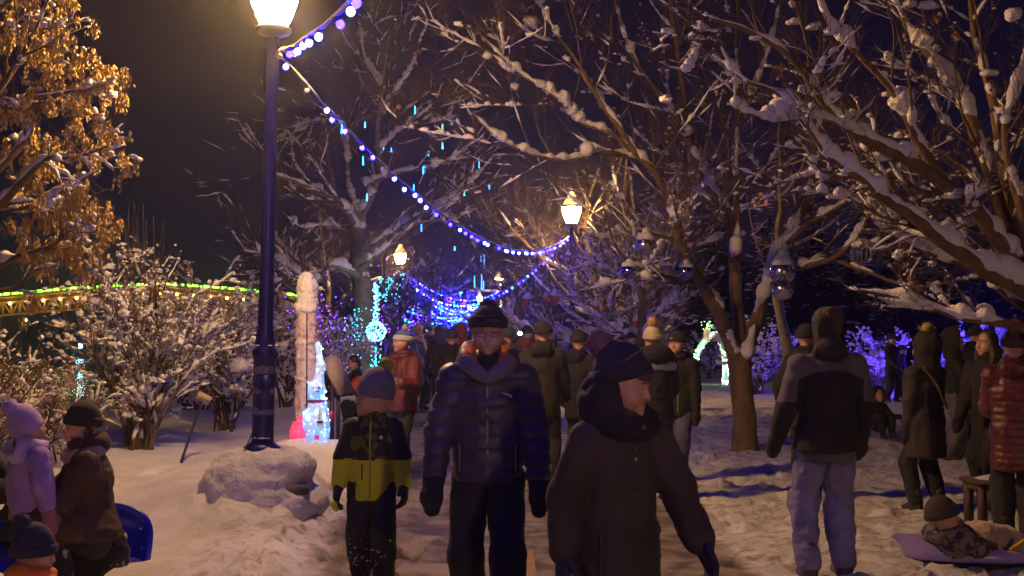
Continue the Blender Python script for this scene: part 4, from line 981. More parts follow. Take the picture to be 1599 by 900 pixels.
bush(1110, 43, 1.6, 2.2, 'dark snowy shrub seen through the glowing arch', 70, stems=14, n1=90, n2=500, clumps=500, cs=.06)
bush(1235, 38, 1.5, 1.5, 'dim snowy shrub left of the grey-jacketed man', 71, stems=12, n1=80, n2=400, clumps=400, cs=.06)
bush(1368, 34, 1.75, 2.0, 'snowy shrub lit violet right behind the grey-jacketed man', 72, stems=16, n1=110, n2=700, clumps=1300, cs=.06)
bush(1452, 36, 1.5, 1.5, 'violet lit snowy shrub behind the woman in the grey coat', 73, stems=14, n1=90, n2=500, clumps=800, cs=.06)
bush(1522, 34, 1.9, 2.3, 'bright blue lit snowy shrub between the standing women', 74, stems=16, n1=120, n2=800, clumps=1500, cs=.06)
bush(1625, 34, 1.8, 2.2, 'blue lit snowy shrub at the right edge', 75, stems=14, n1=90, n2=500, clumps=700, cs=.06)
bush(500, 33, 2.0, 2.6, 'shrub glowing violet between the wrapped post and spreading tree', 76, stems=16, n1=110, n2=700, clumps=800, cs=.05)
bush(650, 62, 2.2, 3.4, 'shrub glowing violet beside the far crowd', 77, stems=16, n1=90, n2=500, clumps=600, cs=.09)
bush(545, 41, 1.9, 2.8, 'dim violet shrub behind the hanging light ball', 78, stems=16, n1=110, n2=600, clumps=700, cs=.06)
# conifers in the dark at the right
M_NEEDLE = mat('dark_spruce_needles', (0.022, 0.030, 0.020), (0.04, 0.05, 0.035), rough=.9, scale=3)
def spruce(px, D, H, seed, label):
    rng = np.random.default_rng(seed); c = np.array(GP(px, D)); t = thing('spruce_tree', label, 'spruce', c)
    m = MB(); m.tube([[0, 0, -.1], [0, 0, H * .5], [0, 0, H * .98]], [H * .022, H * .014, .01], 7); m.build('trunk', M_BARK, t)
    n = 420; z = rng.uniform(.06, 1, n) ** 1.1; a = rng.uniform(0, 6.28, n); L = H * .24 * (1 - z) ** .85 + .12; L *= rng.uniform(.75, 1.15, n)
    K = 5; u = np.linspace(0, 1, K)[None, :]; r = np.stack([np.cos(a)[:, None] * L[:, None] * u, np.sin(a)[:, None] * L[:, None] * u, (z * H)[:, None] - L[:, None] * (.38 * u - .12 * u ** 2 * 2)], -1)
    # drooping flat boughs as tapered ragged fans
    mb = MB(); per = 7
    for q in range(per):
        f = (q / (per - 1) - .5) * 1.0; ang = a + f * .9
        d = np.stack([np.cos(ang), np.sin(ang), -.28 + rng.normal(0, .12, n)], -1); base = r[:, 2] if q % 2 else r[:, 1]
        s = np.stack([-np.sin(ang), np.cos(ang), rng.normal(0, .3, n)], -1) * (L * .10)[:, None]; e = base + d * (L * (.75 - .5 * abs(f)) * rng.uniform(.7, 1.1, n))[:, None]
        V = np.stack([base - s * .6, (base + e) / 2 - s, e, (base + e) / 2 + s], 1); mb.add(V.reshape(-1, 3), (np.arange(n) * 4)[:, None] + np.array([0, 1, 2, 3]))
    mb.build('boughs', M_NEEDLE, t, kind='stuff', smooth=False)
    s = MB(); i = rng.integers(0, n, 160); pp = r[i, 3]; blobs(s, pp, rng.uniform([.08, .06, .03], [.22, .18, .07], (160, 3)), rng, base=ICO1); s.build('snow', M_SNOW, t, kind='stuff')
    return t
for k, (px, D, H, lb) in enumerate([(1010, 52, 7.5, 'dark spruce behind the golden-lit tree, leftmost spruce'), (1120, 56, 8.5, 'dark spruce behind the glowing arch'), (1200, 50, 7.0, 'dark spruce right of the forked trunk'), (1270, 58, 8.0, 'dark spruce behind the grey-jacketed man'),
        (1340, 52, 7.0, 'dark spruce above the first violet shrub'), (1410, 60, 8.5, 'dark spruce between two violet shrubs'), (1480, 54, 7.2, 'dark spruce above the green-jacketed woman'), (1560, 58, 8.0, 'dark spruce above the blue lit shrub'), (1620, 52, 7.5, 'dark spruce at the right edge')]):
    spruce(px, D, H, 900 + k, lb)
# ------------------------------------------------------------------ people
SKIN = mat('winter_skin', (0.50, 0.27, 0.18), (0.58, 0.34, 0.24), rough=0.5, scale=14, bump=0.25, bscale=220, bdist=.002, spec=.4)
SKIN_OLD = mat('older_skin', (0.50, 0.28, 0.22), (0.62, 0.40, 0.32), rough=0.55, scale=18, bump=0.5, bscale=120, bdist=.003)
M_LIP = mat('lips', (0.38, 0.13, 0.10), rough=.45); M_EYEW = mat('eye_white', (0.6, 0.56, 0.52), rough=.2); M_IRIS = mat('dark_iris', (0.03, 0.02, 0.015), rough=.15)
M_BROW = mat('brow_hair', (0.10, 0.07, 0.05), rough=.8); M_HAIRB = mat('dark_brown_hair', (0.030, 0.018, 0.012), (0.07, 0.042, 0.026), rough=.55, scale=60, stretch=(1, 1, .08), bump=.8, bscale=180, bdist=.004)
M_BOOT = mat('black_boot', (0.02, 0.02, 0.022), (0.05, 0.05, 0.05), rough=.6, scale=20); M_ZIP = mat('zip_metal', (0.35, 0.33, 0.30), rough=.4, metal=.6)
M_BLACK = cloth('black_fabric', (0.016, 0.015, 0.018)); M_NAVYP = cloth('navy_nylon', (0.022, 0.022, 0.050), rough=.6, sheen=.05)
def ik(a, b, l1, l2, hint):
    a = np.array(a, float); b = np.array(b, float); d = b - a; L = np.linalg.norm(d); L2 = min(L, (l1 + l2) * .999); u = d / max(L, 1e-6)
    x = (l1 ** 2 - l2 ** 2 + L2 ** 2) / (2 * L2); h = math.sqrt(max(l1 ** 2 - x ** 2, 0)); w = np.array(hint, float); w = w - w.dot(u) * u; w = w / max(np.linalg.norm(w), 1e-6)
    return a + u * x + w * h, a + u * L2
class Pose:
    """a figure facing -Y, its own left hand at +X; everything in metres for a height H"""
    def __init__(p, H=1.75, lean=0.0, side=0.0, hipz=None, feet=((.10, .0), (-.10, .0)), footz=(0, 0), yaw=0.0, pitch=0.0, roll=0.0, arms=None, shw=.168, head=1.0, hipy=0.0, twist=0.0, back=0.0):
        s = H / 1.75; p.s = s; p.H = H; p.hs = head
        hz = (0.93 * s) if hipz is None else hipz; p.hip = np.array([0, hipy, hz])
        tl = np.array([math.sin(side), -math.sin(lean), math.cos(lean)]); tl /= np.linalg.norm(tl)
        p.waist = p.hip + tl * .15 * s; p.chest = p.hip + tl * .36 * s; p.neck = p.hip + tl * .545 * s + np.array([0, .012, 0]) * s; p.up = tl
        c, sn = math.cos(twist), math.sin(twist)
        sx = np.array([c, sn, 0]); p.sx = sx
        p.sh = [p.hip + tl * .488 * s + sx * shw * s, p.hip + tl * .488 * s - sx * shw * s]
        p.hipj = [p.hip + np.array([.09 * s, 0, -.02 * s]), p.hip + np.array([-.09 * s, 0, -.02 * s])]
        p.ank = []; p.knee = []
        for i in (0, 1):
            f = feet[i]; t = np.array([f[0] * s, f[1] * s, .085 * s + footz[i]]); kn, an = ik(p.hipj[i], t, .43 * s, .43 * s, (0.12 * (1 if i == 0 else -1), -1, 0)); p.knee.append(kn); p.ank.append(an)
        p.elb = []; p.wr = []; p.hand = []
        arms = arms or ((.06, .0, .35), (.06, .0, .35))
        for i in (0, 1):
            A = arms[i]; sg = 1 if i == 0 else -1
            if len(A) == 2:  # explicit target for the wrist and elbow hint, in metres
                e, w = ik(p.sh[i], np.array(A[0], float), .29 * s, .26 * s, A[1])
            else:            # out, swing forward, elbow bend
                out, fw, bd = A; d1 = np.array([sg * math.sin(out + .06), -math.sin(fw), -math.cos(fw)]); d1 /= np.linalg.norm(d1)
                f2 = fw + bd; d2 = np.array([sg * math.sin(out) * .5, -math.sin(f2), -math.cos(f2)]); d2 /= np.linalg.norm(d2)
                e = p.sh[i] + d1 * .29 * s; w = e + d2 * .25 * s
            p.elb.append(e); p.wr.append(w); p.hand.append(norm(w - e))
        hc = p.neck + tl * (.132 * s) + np.array([0, -.018, 0]) * s + np.array([0, -math.sin(pitch) * .05, 0])
        p.R = rotm(0, 0, yaw) @ rotm(pitch, 0, 0) @ rotm(0, roll, 0); hs = .98 * head; p.hd = hc + np.array([0, 0, .045 * hs]); p.k = hs
    def h(p, x, y, z): return p.hd + p.R @ (np.array([x, y, z]) * p.k)
def head_sdf(b, p, female=False, child=False, nose=1.0):
    R = p.R; k = p.k; H = p.h
    b.ell(H(0, .018, .035), np.array([.077, .094, .090]) * k, R, k=.02 * k)
    b.cap(H(-.022, -.030, -.03), H(.022, -.030, -.03), .058 * k, k=.03 * k)
    j = .040 if female or child else .046
    b.cap(H(0, -.022, -.062), H(0, -.058, -.092 if not child else -.082), j * k, .026 * k, k=.035 * k)
    for sg in (1, -1):
        b.ell(H(sg * .040, -.052, -.028), np.array([.026, .028, .027]) * k, R, k=.02 * k)
        b.cap(H(sg * .012, -.086, .028), H(sg * .048, -.066, .027), .012 * k, .010 * k, k=.018 * k)
        b.ell(H(sg * .032, -.094, .006), np.array([.018, .017, .012]) * k, R, k=.012 * k, sub=True)
        b.ell(H(sg * .031, -.0735, .006), np.array([.0135, .0125, .0125]) * k, R, k=.003 * k)
        b.cap(H(sg * .020, -.088, .0155), H(sg * .044, -.078, .0135), .0035 * k, k=.006 * k)
        b.ell(H(sg * .077, .012, -.005), np.array([.009, .018, .030]) * k, R, k=.008 * k)
        b.ell(H(sg * .010, -.100, -.030), np.array([.008, .009, .007]) * k * nose, R, k=.008 * k)
    b.cap(H(0, -.084, .014), H(0, -.102 - .008 * (nose - 1), -.024), .0080 * k, .0098 * k * nose, k=.012 * k)
    b.cap(H(-.018, -.082, -.053), H(.018, -.082, -.053), .0095 * k, k=.012 * k)
    b.cap(H(-.014, -.082, -.067), H(.014, -.082, -.067), .0090 * k, k=.012 * k)
    b.cap(H(-.022, -.092, -.0595), H(.022, -.092, -.0595), .0028 * k, k=.004 * k, sub=True)
    b.ell(H(0, -.078, -.090), np.array([.018, .014, .014]) * k, R, k=.016 * k)
def body_mesh(p, detail, female=False, child=False, nose=1.0, face=True):
    s = p.s; b = Sdf(.03 * s)
    b.chain([p.hip, p.waist, p.chest], [.115 * s, .105 * s, .125 * s], k=.06 * s, sy=1.3)
    b.cap(p.chest, p.hip + p.up * .44 * s, .12 * s, .09 * s, k=.05 * s, sy=1.3)
    for i in (0, 1):
        b.cap(p.hip + p.up * .46 * s, p.sh[i], .06 * s, .05 * s, k=.05 * s)
        b.chain([p.sh[i], p.elb[i], p.wr[i]], [.046 * s, .036 * s, .026 * s]); b.cap(p.wr[i], p.wr[i] + p.hand[i] * .09 * s, .026 * s, .022 * s, sy=1.2)
        b.chain([p.hipj[i], p.knee[i], p.ank[i]], [.078 * s, .052 * s, .036 * s]); b.cap(p.ank[i] + [0, .02, -.03], p.ank[i] + [0, -.12 * s, -.045], .03 * s, .025 * s)
    b.cap(p.neck - p.up * .02, p.h(0, .022, -.05), .056 * s if not female else .048 * s, .052 * p.k, k=.03)
    if face: head_sdf(b, p, female, child, nose)
    else:
        b.ell(p.h(0, .01, .02), np.array([.078, .095, .115]) * p.k, p.R); b.cap(p.h(0, -.03, -.05), p.h(0, -.05, -.08), .045 * p.k, .03 * p.k, k=.03)
        b.cap(p.h(0, -.086, .014), p.h(0, -.104, -.024), .010 * p.k, .013 * p.k, k=.012)
    f = (p.hd + np.array([0, 0, -.01]), np.array([.12, .13, .13]) * p.k, detail[1]) if detail[1] < detail[0] else None
    return b.mesh(detail[0], f)
def jacket_sdf(p, fit=1.0, hem=.08, flare=1.0, arm=1.0, collar=.0, zcut=True, hood=None, belly=0.0):
    s = p.s; j = Sdf(.035 * s); u = p.up; F_ = fit
    hemp = p.hip - np.array([0, 0, 1]) * hem * s
    j.chain([p.hip + u * .42 * s, p.chest, p.waist, p.hip], [.118 * s * F_, .150 * s * F_, .142 * s * F_ + belly, .150 * s * F_ * flare ** .5], k=.06 * s, sy=1.28)
    j.cap(p.hip, hemp - [0, 0, .12 * s], .150 * s * F_ * flare ** .5, .158 * s * F_ * flare, k=.05 * s, sy=1.2)
    for i in (0, 1):
        j.cap(p.hip + u * .475 * s, p.sh[i] + np.array([0, 0, -.012]) * s, .070 * s * F_, .066 * s * F_, k=.06 * s, sy=1.15)
        j.chain([p.sh[i] + np.array([0, 0, -.02]) * s, p.elb[i], p.wr[i] - p.hand[i] * .012], [.070 * s * arm, .062 * s * arm, .048 * s * arm], k=.028 * s)
    j.cap(p.neck - u * .02 * s, p.neck + u * .035 * s + [0, -.012 * s, 0], .078 * s, .072 * s, k=.03 * s)
    if collar: j.cap(p.neck, p.neck + u * (.05 + collar) * s + [0, -.02 * s, 0], .078 * s, .076 * s, k=.02)
    j.cut((0, 0, -1), -(hemp[2]), .012)
    return j
def trousers(p, parent, m, w=1.0, hipr=1.0, h=.016, folds=.007, cuff=.02, seed=3, **kw):
    s = p.s; t = Sdf(.03 * s)
    t.cap(p.hip + [0, 0, .05 * s], p.hip - [0, 0, .04 * s], .125 * s * hipr, .13 * s * hipr, k=.05 * s, sy=1.15)
    for i in (0, 1):
        t.chain([p.hipj[i] - [0, 0, .02 * s], p.knee[i], p.ank[i] + [0, 0, cuff]], [.100 * s * w, .076 * s * w, .066 * s * w], k=.03 * s)
        t.cap(p.knee[i] - [0, .004, .0], p.knee[i] + (p.ank[i] - p.knee[i]) * .5 + [0, .012 * s, 0], .072 * s * w, .072 * s * w, k=.04 * s)
    return put('trousers', t.mesh(h), m, parent, folds=folds, ffreq=7, seed=seed, **kw)
def boots(p, parent, m=None, h=.014, s_=1.0, direction=(0, -1, 0)):
    for i in (0, 1):
        b = Sdf(.02); a = p.ank[i]; d = np.array(direction, float); q = p.s * s_
        b.cap(a + [0, 0, .12 * q], a + [0, 0, -.01], .056 * q, .052 * q); b.cap(a + d * -.035 * q + [0, 0, -.045 * q], a + d * .14 * q + [0, 0, -.048 * q], .040 * q, .038 * q, k=.04)
        b.cap(a + [0, 0, -.01], a + d * .07 * q + [0, 0, -.03 * q], .05 * q, .04 * q, k=.04); b.cut((0, 0, -1), -(a[2] - .083 * q), .006)
        put('boot', b.mesh(h), m or M_BOOT, parent, folds=.003, ffreq=18)
def mitten(p, i, parent, m, h=.009, k=1.0, curl=.5, name='mitten'):
    s = p.s * k; w = p.wr[i]; d = p.hand[i]; sg = 1 if i == 0 else -1; b = Sdf(.022 * s)
    inn = np.array([-sg * 1.0, -.2, 0]); inn = norm(inn - inn.dot(d) * d); fr = np.cross(d, inn)
    b.cap(w - d * .03 * s, w + d * .02 * s, .047 * s, .040 * s); b.cap(w + d * .03 * s, w + d * .10 * s, .044 * s, .046 * s, sy=1.15, k=.03)
    b.cap(w + d * .10 * s, w + d * .155 * s + inn * .02 * s * curl, .045 * s, .034 * s, k=.03); f = np.array([0, -1, 0]); f = norm(f - f.dot(d) * d)
    b.cap(w + d * .035 * s + f * .02 * s, w + d * .095 * s + f * .052 * s, .024 * s, .019 * s, k=.02)
    return put(name, b.mesh(h), m, parent, folds=.003, ffreq=20)
def glove(p, i, parent, m, h=.006, k=1.0, curl=.6, spread=.16, name='glove'):
    """palm, four unequal bent fingers and a thumb leaving the side of the palm"""
    s = p.s * k; w = p.wr[i]; d = p.hand[i]; sg = 1 if i == 0 else -1; b = Sdf(.010 * s)
    f = np.array([0, -1.0, 0]); f = norm(f - f.dot(d) * d); inn = np.cross(d, f) * (1 if np.cross(d, f)[0] * sg < 0 else -1)
    b.cap(w - d * .035 * s, w + d * .01 * s, .040 * s, .034 * s, k=.02)
    for q in (-1, 0, 1): b.cap(w + d * .02 * s + f * q * .018 * s, w + d * .085 * s + f * q * .024 * s, .021 * s, .018 * s, k=.022 * s)
    for q, (o, L) in enumerate(zip((.034, .012, -.011, -.032), (.070, .080, .074, .058))):
        base = w + d * .088 * s + f * o * s; a = curl * (.8 + .12 * q); d1 = norm(d * math.cos(a * .5) + inn * math.sin(a * .5) + f * spread * (o / .034) * .5)
        d2 = norm(d * math.cos(a * 1.2) + inn * math.sin(a * 1.2)); d3 = norm(d * math.cos(a * 2) + inn * math.sin(a * 2))
        p1 = base + d1 * L * .45 * s; p2 = p1 + d2 * L * .33 * s; p3 = p2 + d3 * L * .25 * s
        b.chain([base, p1, p2, p3], [.0125 * s, .0118 * s, .011 * s, .0095 * s], k=.006)
    th = w + d * .025 * s + f * .030 * s; t1 = th + (d * .62 + f * .72 + inn * .25) * .040 * s; t2 = t1 + (d * .85 + f * .35 + inn * .4) * .034 * s
    b.chain([th, t1, t2], [.018 * s, .0145 * s, .0115 * s], k=.010)
    return put(name, b.mesh(h), m, parent, folds=.0015, ffreq=30, smooth=1)
def beanie(p, parent, m, pom=None, pomr=.045, cuff=True, tall=.0, low=0.0, h=.008, back=0.0, cuffm=None, band=None, tilt=-.12, ribs=.0016, size=1.0, pomo=(0, .0, 0)):
    k = p.k; H = p.h; b = Sdf(.02); R = p.R @ rotm(tilt, 0, 0)
    low = low - .014; c = H(0, .016, .036); rr = np.array([.094, .109, .108 + tall]) * k * size
    b.ell(c + R @ np.array([0, 0, tall * .4]), rr, R)
    n = -(R @ np.array([0, 0, 1.0])); b.cut(n, n.dot(c + R @ np.array([0, 0, -.014 + low]) * k), .01)
    o = put('beanie', b.mesh(h), m, parent, lump=(.003, 18))
    if cuff:
        b = Sdf(.01); M = R
        for q in range(4): b.torus(c + R @ np.array([0, 0, .0 + low + q * .014]) * k, (.0905 - .0012 * q) * k * size, .0095 * k, M, k=.02, sy=.86)
        cf = put('cuff', b.mesh(h * .8), cuffm or m, o, lump=(.0015, 40))
    if band is not None:
        b = Sdf(.004); M = p.R @ rotm(tilt - .5, 0, 0); b.torus(c + p.R @ np.array([0, .01, .035]) * k, .094 * k, .007 * k, M, sy=.85); put('stripe', b.mesh(.005), band, o)
    if pom is not None:
        top = c + R @ (np.array([0, .012, rr[2] / k + pomr * .55]) * k) + np.array(pomo); v, f = ICO3; n1 = vnoise(v * 6, 1.0, 3, 2)
        mb = MB(); mb.add(v * (pomr * (1 + .28 * n1))[:, None] + top, f)
        rng = np.random.default_rng(4); d = norm(rng.normal(0, 1, (340, 3))); tip = d * pomr * rng.uniform(1.0, 1.42, (340, 1)); bs = d * pomr * .7; sd = norm(np.cross(d, rng.normal(0, 1, (340, 3)))) * pomr * .09
        V = np.stack([bs - sd, bs + sd, tip], 1) + top; mb.add(V.reshape(-1, 3), np.arange(340 * 3).reshape(-1, 3)); mb.build('pompom', pom, o)
    return o
def face_bits(p, parent, brow=M_BROW, lips=M_LIP):
    for sg in (1, -1):
        m = MB(); v, f = ICO2; m.add((v * [.0118, .0118, .0118] * p.k) + p.h(sg * .031, -.0755, .006), f)
        o = m.build('eye', M_EYEW, parent); m = MB(); m.add(v * .0052 * p.k + p.h(sg * .031, -.0835, .006), f); m.build('iris', M_IRIS, o)
        m = MB(); m.tube([p.h(sg * .014, -.0975, .030), p.h(sg * .030, -.094, .035), p.h(sg * .048, -.080, .029)], [.0032, .0040, .0022], 6); m.build('eyebrow', brow, parent)
    m = MB(); m.tube([p.h(-.026, -.0830, -.0590), p.h(-.009, -.0915, -.0555), p.h(0, -.0925, -.0570), p.h(.009, -.0915, -.0555), p.h(.026, -.0830, -.0590)], [.0015, .0034, .0032, .0034, .0015], 6)
    m.tube([p.h(-.022, -.0850, -.0625), p.h(0, -.0915, -.066), p.h(.022, -.0850, -.0625)], [.0015, .0042, .0015], 6); m.build('lips', lips, parent)
def collar_hood(p, parent, m, h=.012, size=1.0, lining=None):
    """a hood lying on the back behind the neck, with its roll round the collar"""
    s = p.s * size; b = Sdf(.03)
    b.torus(p.neck + p.up * .03 * s + [0, -.005, 0], .085 * s, .030 * s, rotm(.35, 0, 0), k=.03); b.ell(p.neck + np.array([0, .095, .00]) * s, np.array([.125, .062, .085]) * s, rotm(-.3, 0, 0), k=.04)
    return put('hood', b.mesh(h), m, parent, folds=.008, ffreq=8)
def hood_up(p, parent, m, h=.010, trim=None, trimw=.02, open_=1.0, fold=.006):
    k = p.k; b = Sdf(.03); H = p.h
    b.ell(H(0, .04, .03), np.array([.125, .135, .145]) * k, p.R); b.cap(H(0, .04, -.06), p.neck + [0, .02, -.01], .108 * k, .11 * k, k=.05)
    b.ell(H(0, -.14, .0), np.array([.085, .12, .115 * open_]) * k, p.R, k=.02, sub=True); b.ell(H(0, -.045, -.0), np.array([.088, .075, .125]) * k, p.R, k=.01, sub=True)
    o = put('hood', b.mesh(h), m, parent, folds=fold, ffreq=9)
    if trim is not None:
        b = Sdf(.01); M = p.R @ rotm(math.pi / 2 - .1, 0, 0); b.torus(H(0, -.075, .0), .108 * k, trimw, M, k=.01, sy=.92); v, q = b.mesh(.010); put('hood_trim', (v, q), trim, o, lump=(.010, 60))
    return o
def scarf(p, parent, m, h=.010, r=.040, R=.085, wraps=2, tail=False):
    b = Sdf(.012); s = p.s
    for w in range(wraps): b.torus(p.neck + p.up * (.005 + .040 * w) * s + [0, -.012, 0], (R - .008 * w) * s, r * s, rotm(.25 - .3 * w, .12 * (-1) ** w, 0), sy=.95)
    if tail: b.chain([p.neck + np.array([.04, -.11, 0]) * s, p.chest + np.array([.06, -.165, .0]) * s, p.waist + np.array([.07, -.185, 0]) * s], [.035 * s] * 3, sy=2.2)
    return put('scarf', b.mesh(h), m, parent, folds=.007, ffreq=20)
def zipper(p, parent, m=M_ZIP, z0=None, z1=None, y=None, x=0.0, w=.006, fit=1.0, jac=None, name='zip'):
    """a strip laid down the front of the jacket surface"""
    v = jac[0]; zs = np.linspace(z0, z1, 16); pts = []
    for z in zs:
        sel = (np.abs(v[:, 2] - z) < .02) & (np.abs(v[:, 0] - x) < .025) & (v[:, 1] < .1)
        pts.append([x, (v[sel, 1].min() if sel.any() else -.15) - .004, z])
    pts = np.array(pts); pts[:, 1] = np.convolve(np.pad(pts[:, 1], 1, 'edge'), [.25, .5, .25], 'valid')
    mb = MB(); mb.tube(pts, w, 6); return mb.build(name, m, parent)
def person(label, px, d, rz=0.0, dz=0.0, group=None, z=None):
    x, y, g = GP(px, d); g = g if z is None else z; return thing('person', label, 'person', (x, y, g + dz), rz, group)

# ---- 1 the old man
def old_man():
    t = person('older man in glasses, navy quilted jacket and dark pompom beanie walking toward the camera', 762, 6.75)
    p = Pose(H=1.73, lean=.05, arms=((.17, .06, .28), (.20, .10, .30)), feet=((.11, -.22), (-.10, .22)), footz=(.0, .06), pitch=.08, shw=.180)
    put('body', body_mesh(p, (.014, .004), nose=1.2), SKIN_OLD, t); face_bits(p, t, mat('grey_brow', (0.25, 0.22, 0.2)), mat('pale_lips', (0.33, 0.17, 0.14), rough=.5))
    nm = cloth('navy_quilted_nylon', (0.050, 0.043, 0.088), rough=.5, v=.25, sheen=.1, bump=.25)
    j = jacket_sdf(p, fit=1.13, hem=.06, arm=1.14, collar=.0, belly=.012); jm = j.mesh(.011); o = put('jacket', jm, nm, t, ridge=(.078, .012, .0, 3.0), folds=.004, ffreq=8)
    zipper(p, o, M_ZIP, p.neck[2] - .03, p.hip[2] - .03, jac=jm)
    for x in (.145, -.145): zipper(p, o, M_ZIP, p.hip[2] - .0, p.hip[2] + .14, jac=jm, x=x, w=.004, name='pocket_zip')
    # orange lined stand collar spread open with lilac grey facing
    lav = cloth('grey_lilac_facing', (0.15, 0.13, 0.19), v=.2); org = cloth('orange_hood_lining', (0.55, 0.13, 0.03), v=.35)
    b = Sdf(.02); b.torus(p.neck + [0, .035, .070], .118, .030, rotm(.35, 0, 0), k=.02, sy=.9); b.cap(p.neck + [-.10, .05, .0], p.neck + [.10, .05, .0], .07, k=.04); b.ell(p.neck + np.array([0, -.05, .075]), np.array([.092, .10, .16]), k=.015, sub=True)
    put('hood_roll', b.mesh(.009), nm, t, folds=.006, ffreq=12)
    b = Sdf(.02); b.torus(p.neck + [0, .005, .070], .102, .025, rotm(.42, 0, 0), k=.02, sy=.9); b.ell(p.neck + np.array([0, -.07, .095]), np.array([.072, .10, .15]), k=.012, sub=True)
    put('orange_lining', b.mesh(.008), org, t, folds=.007, ffreq=16)
    for sg in (1, -1):
        b = Sdf(.01); b.cap(p.neck + [sg * .115, -.085, .030], p.neck + [sg * .012, -.150, -.055], .028, .030, sy=1.8); b.cap(p.neck + [sg * .110, -.088, .005], p.neck + [sg * .05, -.145, -.035], .034, .030, sy=1.8, k=.03)
        put('collar_flap', b.mesh(.008), lav, t, folds=.003)
    b = Sdf(.02); b.cap(p.neck + [0, -.03, -.04], p.neck + [0, -.030, .020], .085, .070, k=.02); b.torus(p.neck + [0, -.02, .028], .060, .020, rotm(.3, 0, 0)); put('neck_warmer', b.mesh(.009), M_BLACK, t, folds=.006, ffreq=16)
    beanie(p, t, cloth('charcoal_knit', (0.028, 0.024, 0.030), bscale=260, bump=.8), pom=cloth('charcoal_pompom', (0.035, 0.028, 0.034)), pomr=.046, tall=.0, low=.016, size=1.08, pomo=(0, 0, -.040))
    b = Sdf(.004); bl = cloth('blue_cap_patch', (0.02, 0.05, 0.22), v=.1); b.cap(p.h(.008, -.108, .075), p.h(.062, -.088, .072), .0075, sy=1.0); put('blue_patch', b.mesh(.005), bl, t)
    # white chest logo, two plain strokes like the photograph's
    wl = mat('white_stitching', (0.7, 0.7, 0.7), rough=.6); v = jm[0]
    def surf(x, z): s_ = (np.abs(v[:, 2] - z) < .02) & (np.abs(v[:, 0] - x) < .02); return v[s_, 1].min()
    mb = MB(); y0 = surf(.10, p.chest[2] + .035) - .013
    for (x0, z0, x1, z1) in ((.078, .045, .088, .049), (.088, .049, .094, .041), (.094, .041, .104, .044), (.104, .044, .112, .036), (.112, .038, .126, .034), (.113, .031, .127, .029)):
        mb.tube([[x0, y0, p.chest[2] + z0], [x1, y0, p.chest[2] + z1]], .0035, 5)
    mb.build('chest_logo', wl, o)
    # glasses
    g = mat('dark_spectacle_frame', (0.05, 0.03, 0.03), rough=.3, metal=.4); mb = MB(); a = np.linspace(0, 2 * math.pi, 17)
    for sg in (1, -1):
        mb.tube([p.h(sg * .032 + .025 * math.cos(w), -.103 + .006 * abs(math.cos(w)), .002 + .0125 * math.sin(w)) for w in a], .0012, 5, cap=False); mb.tube([p.h(sg * .056, -.098, .004), p.h(sg * .080, -.02, .005)], .0016, 5)
    mb.tube([p.h(-.009, -.104, .005), p.h(.009, -.104, .005)], .0017, 5); mb.build('spectacles', g, t)
    trousers(p, t, cloth('dark_navy_trousers', (0.020, 0.017, 0.032)), w=1.05, folds=.006); boots(p, t)
    mm = cloth('black_mitten_knit', (0.018, 0.016, 0.020)); mitten(p, 0, t, mm, k=1.12); mitten(p, 1, t, mm, k=1.12)
    return t
old_man()
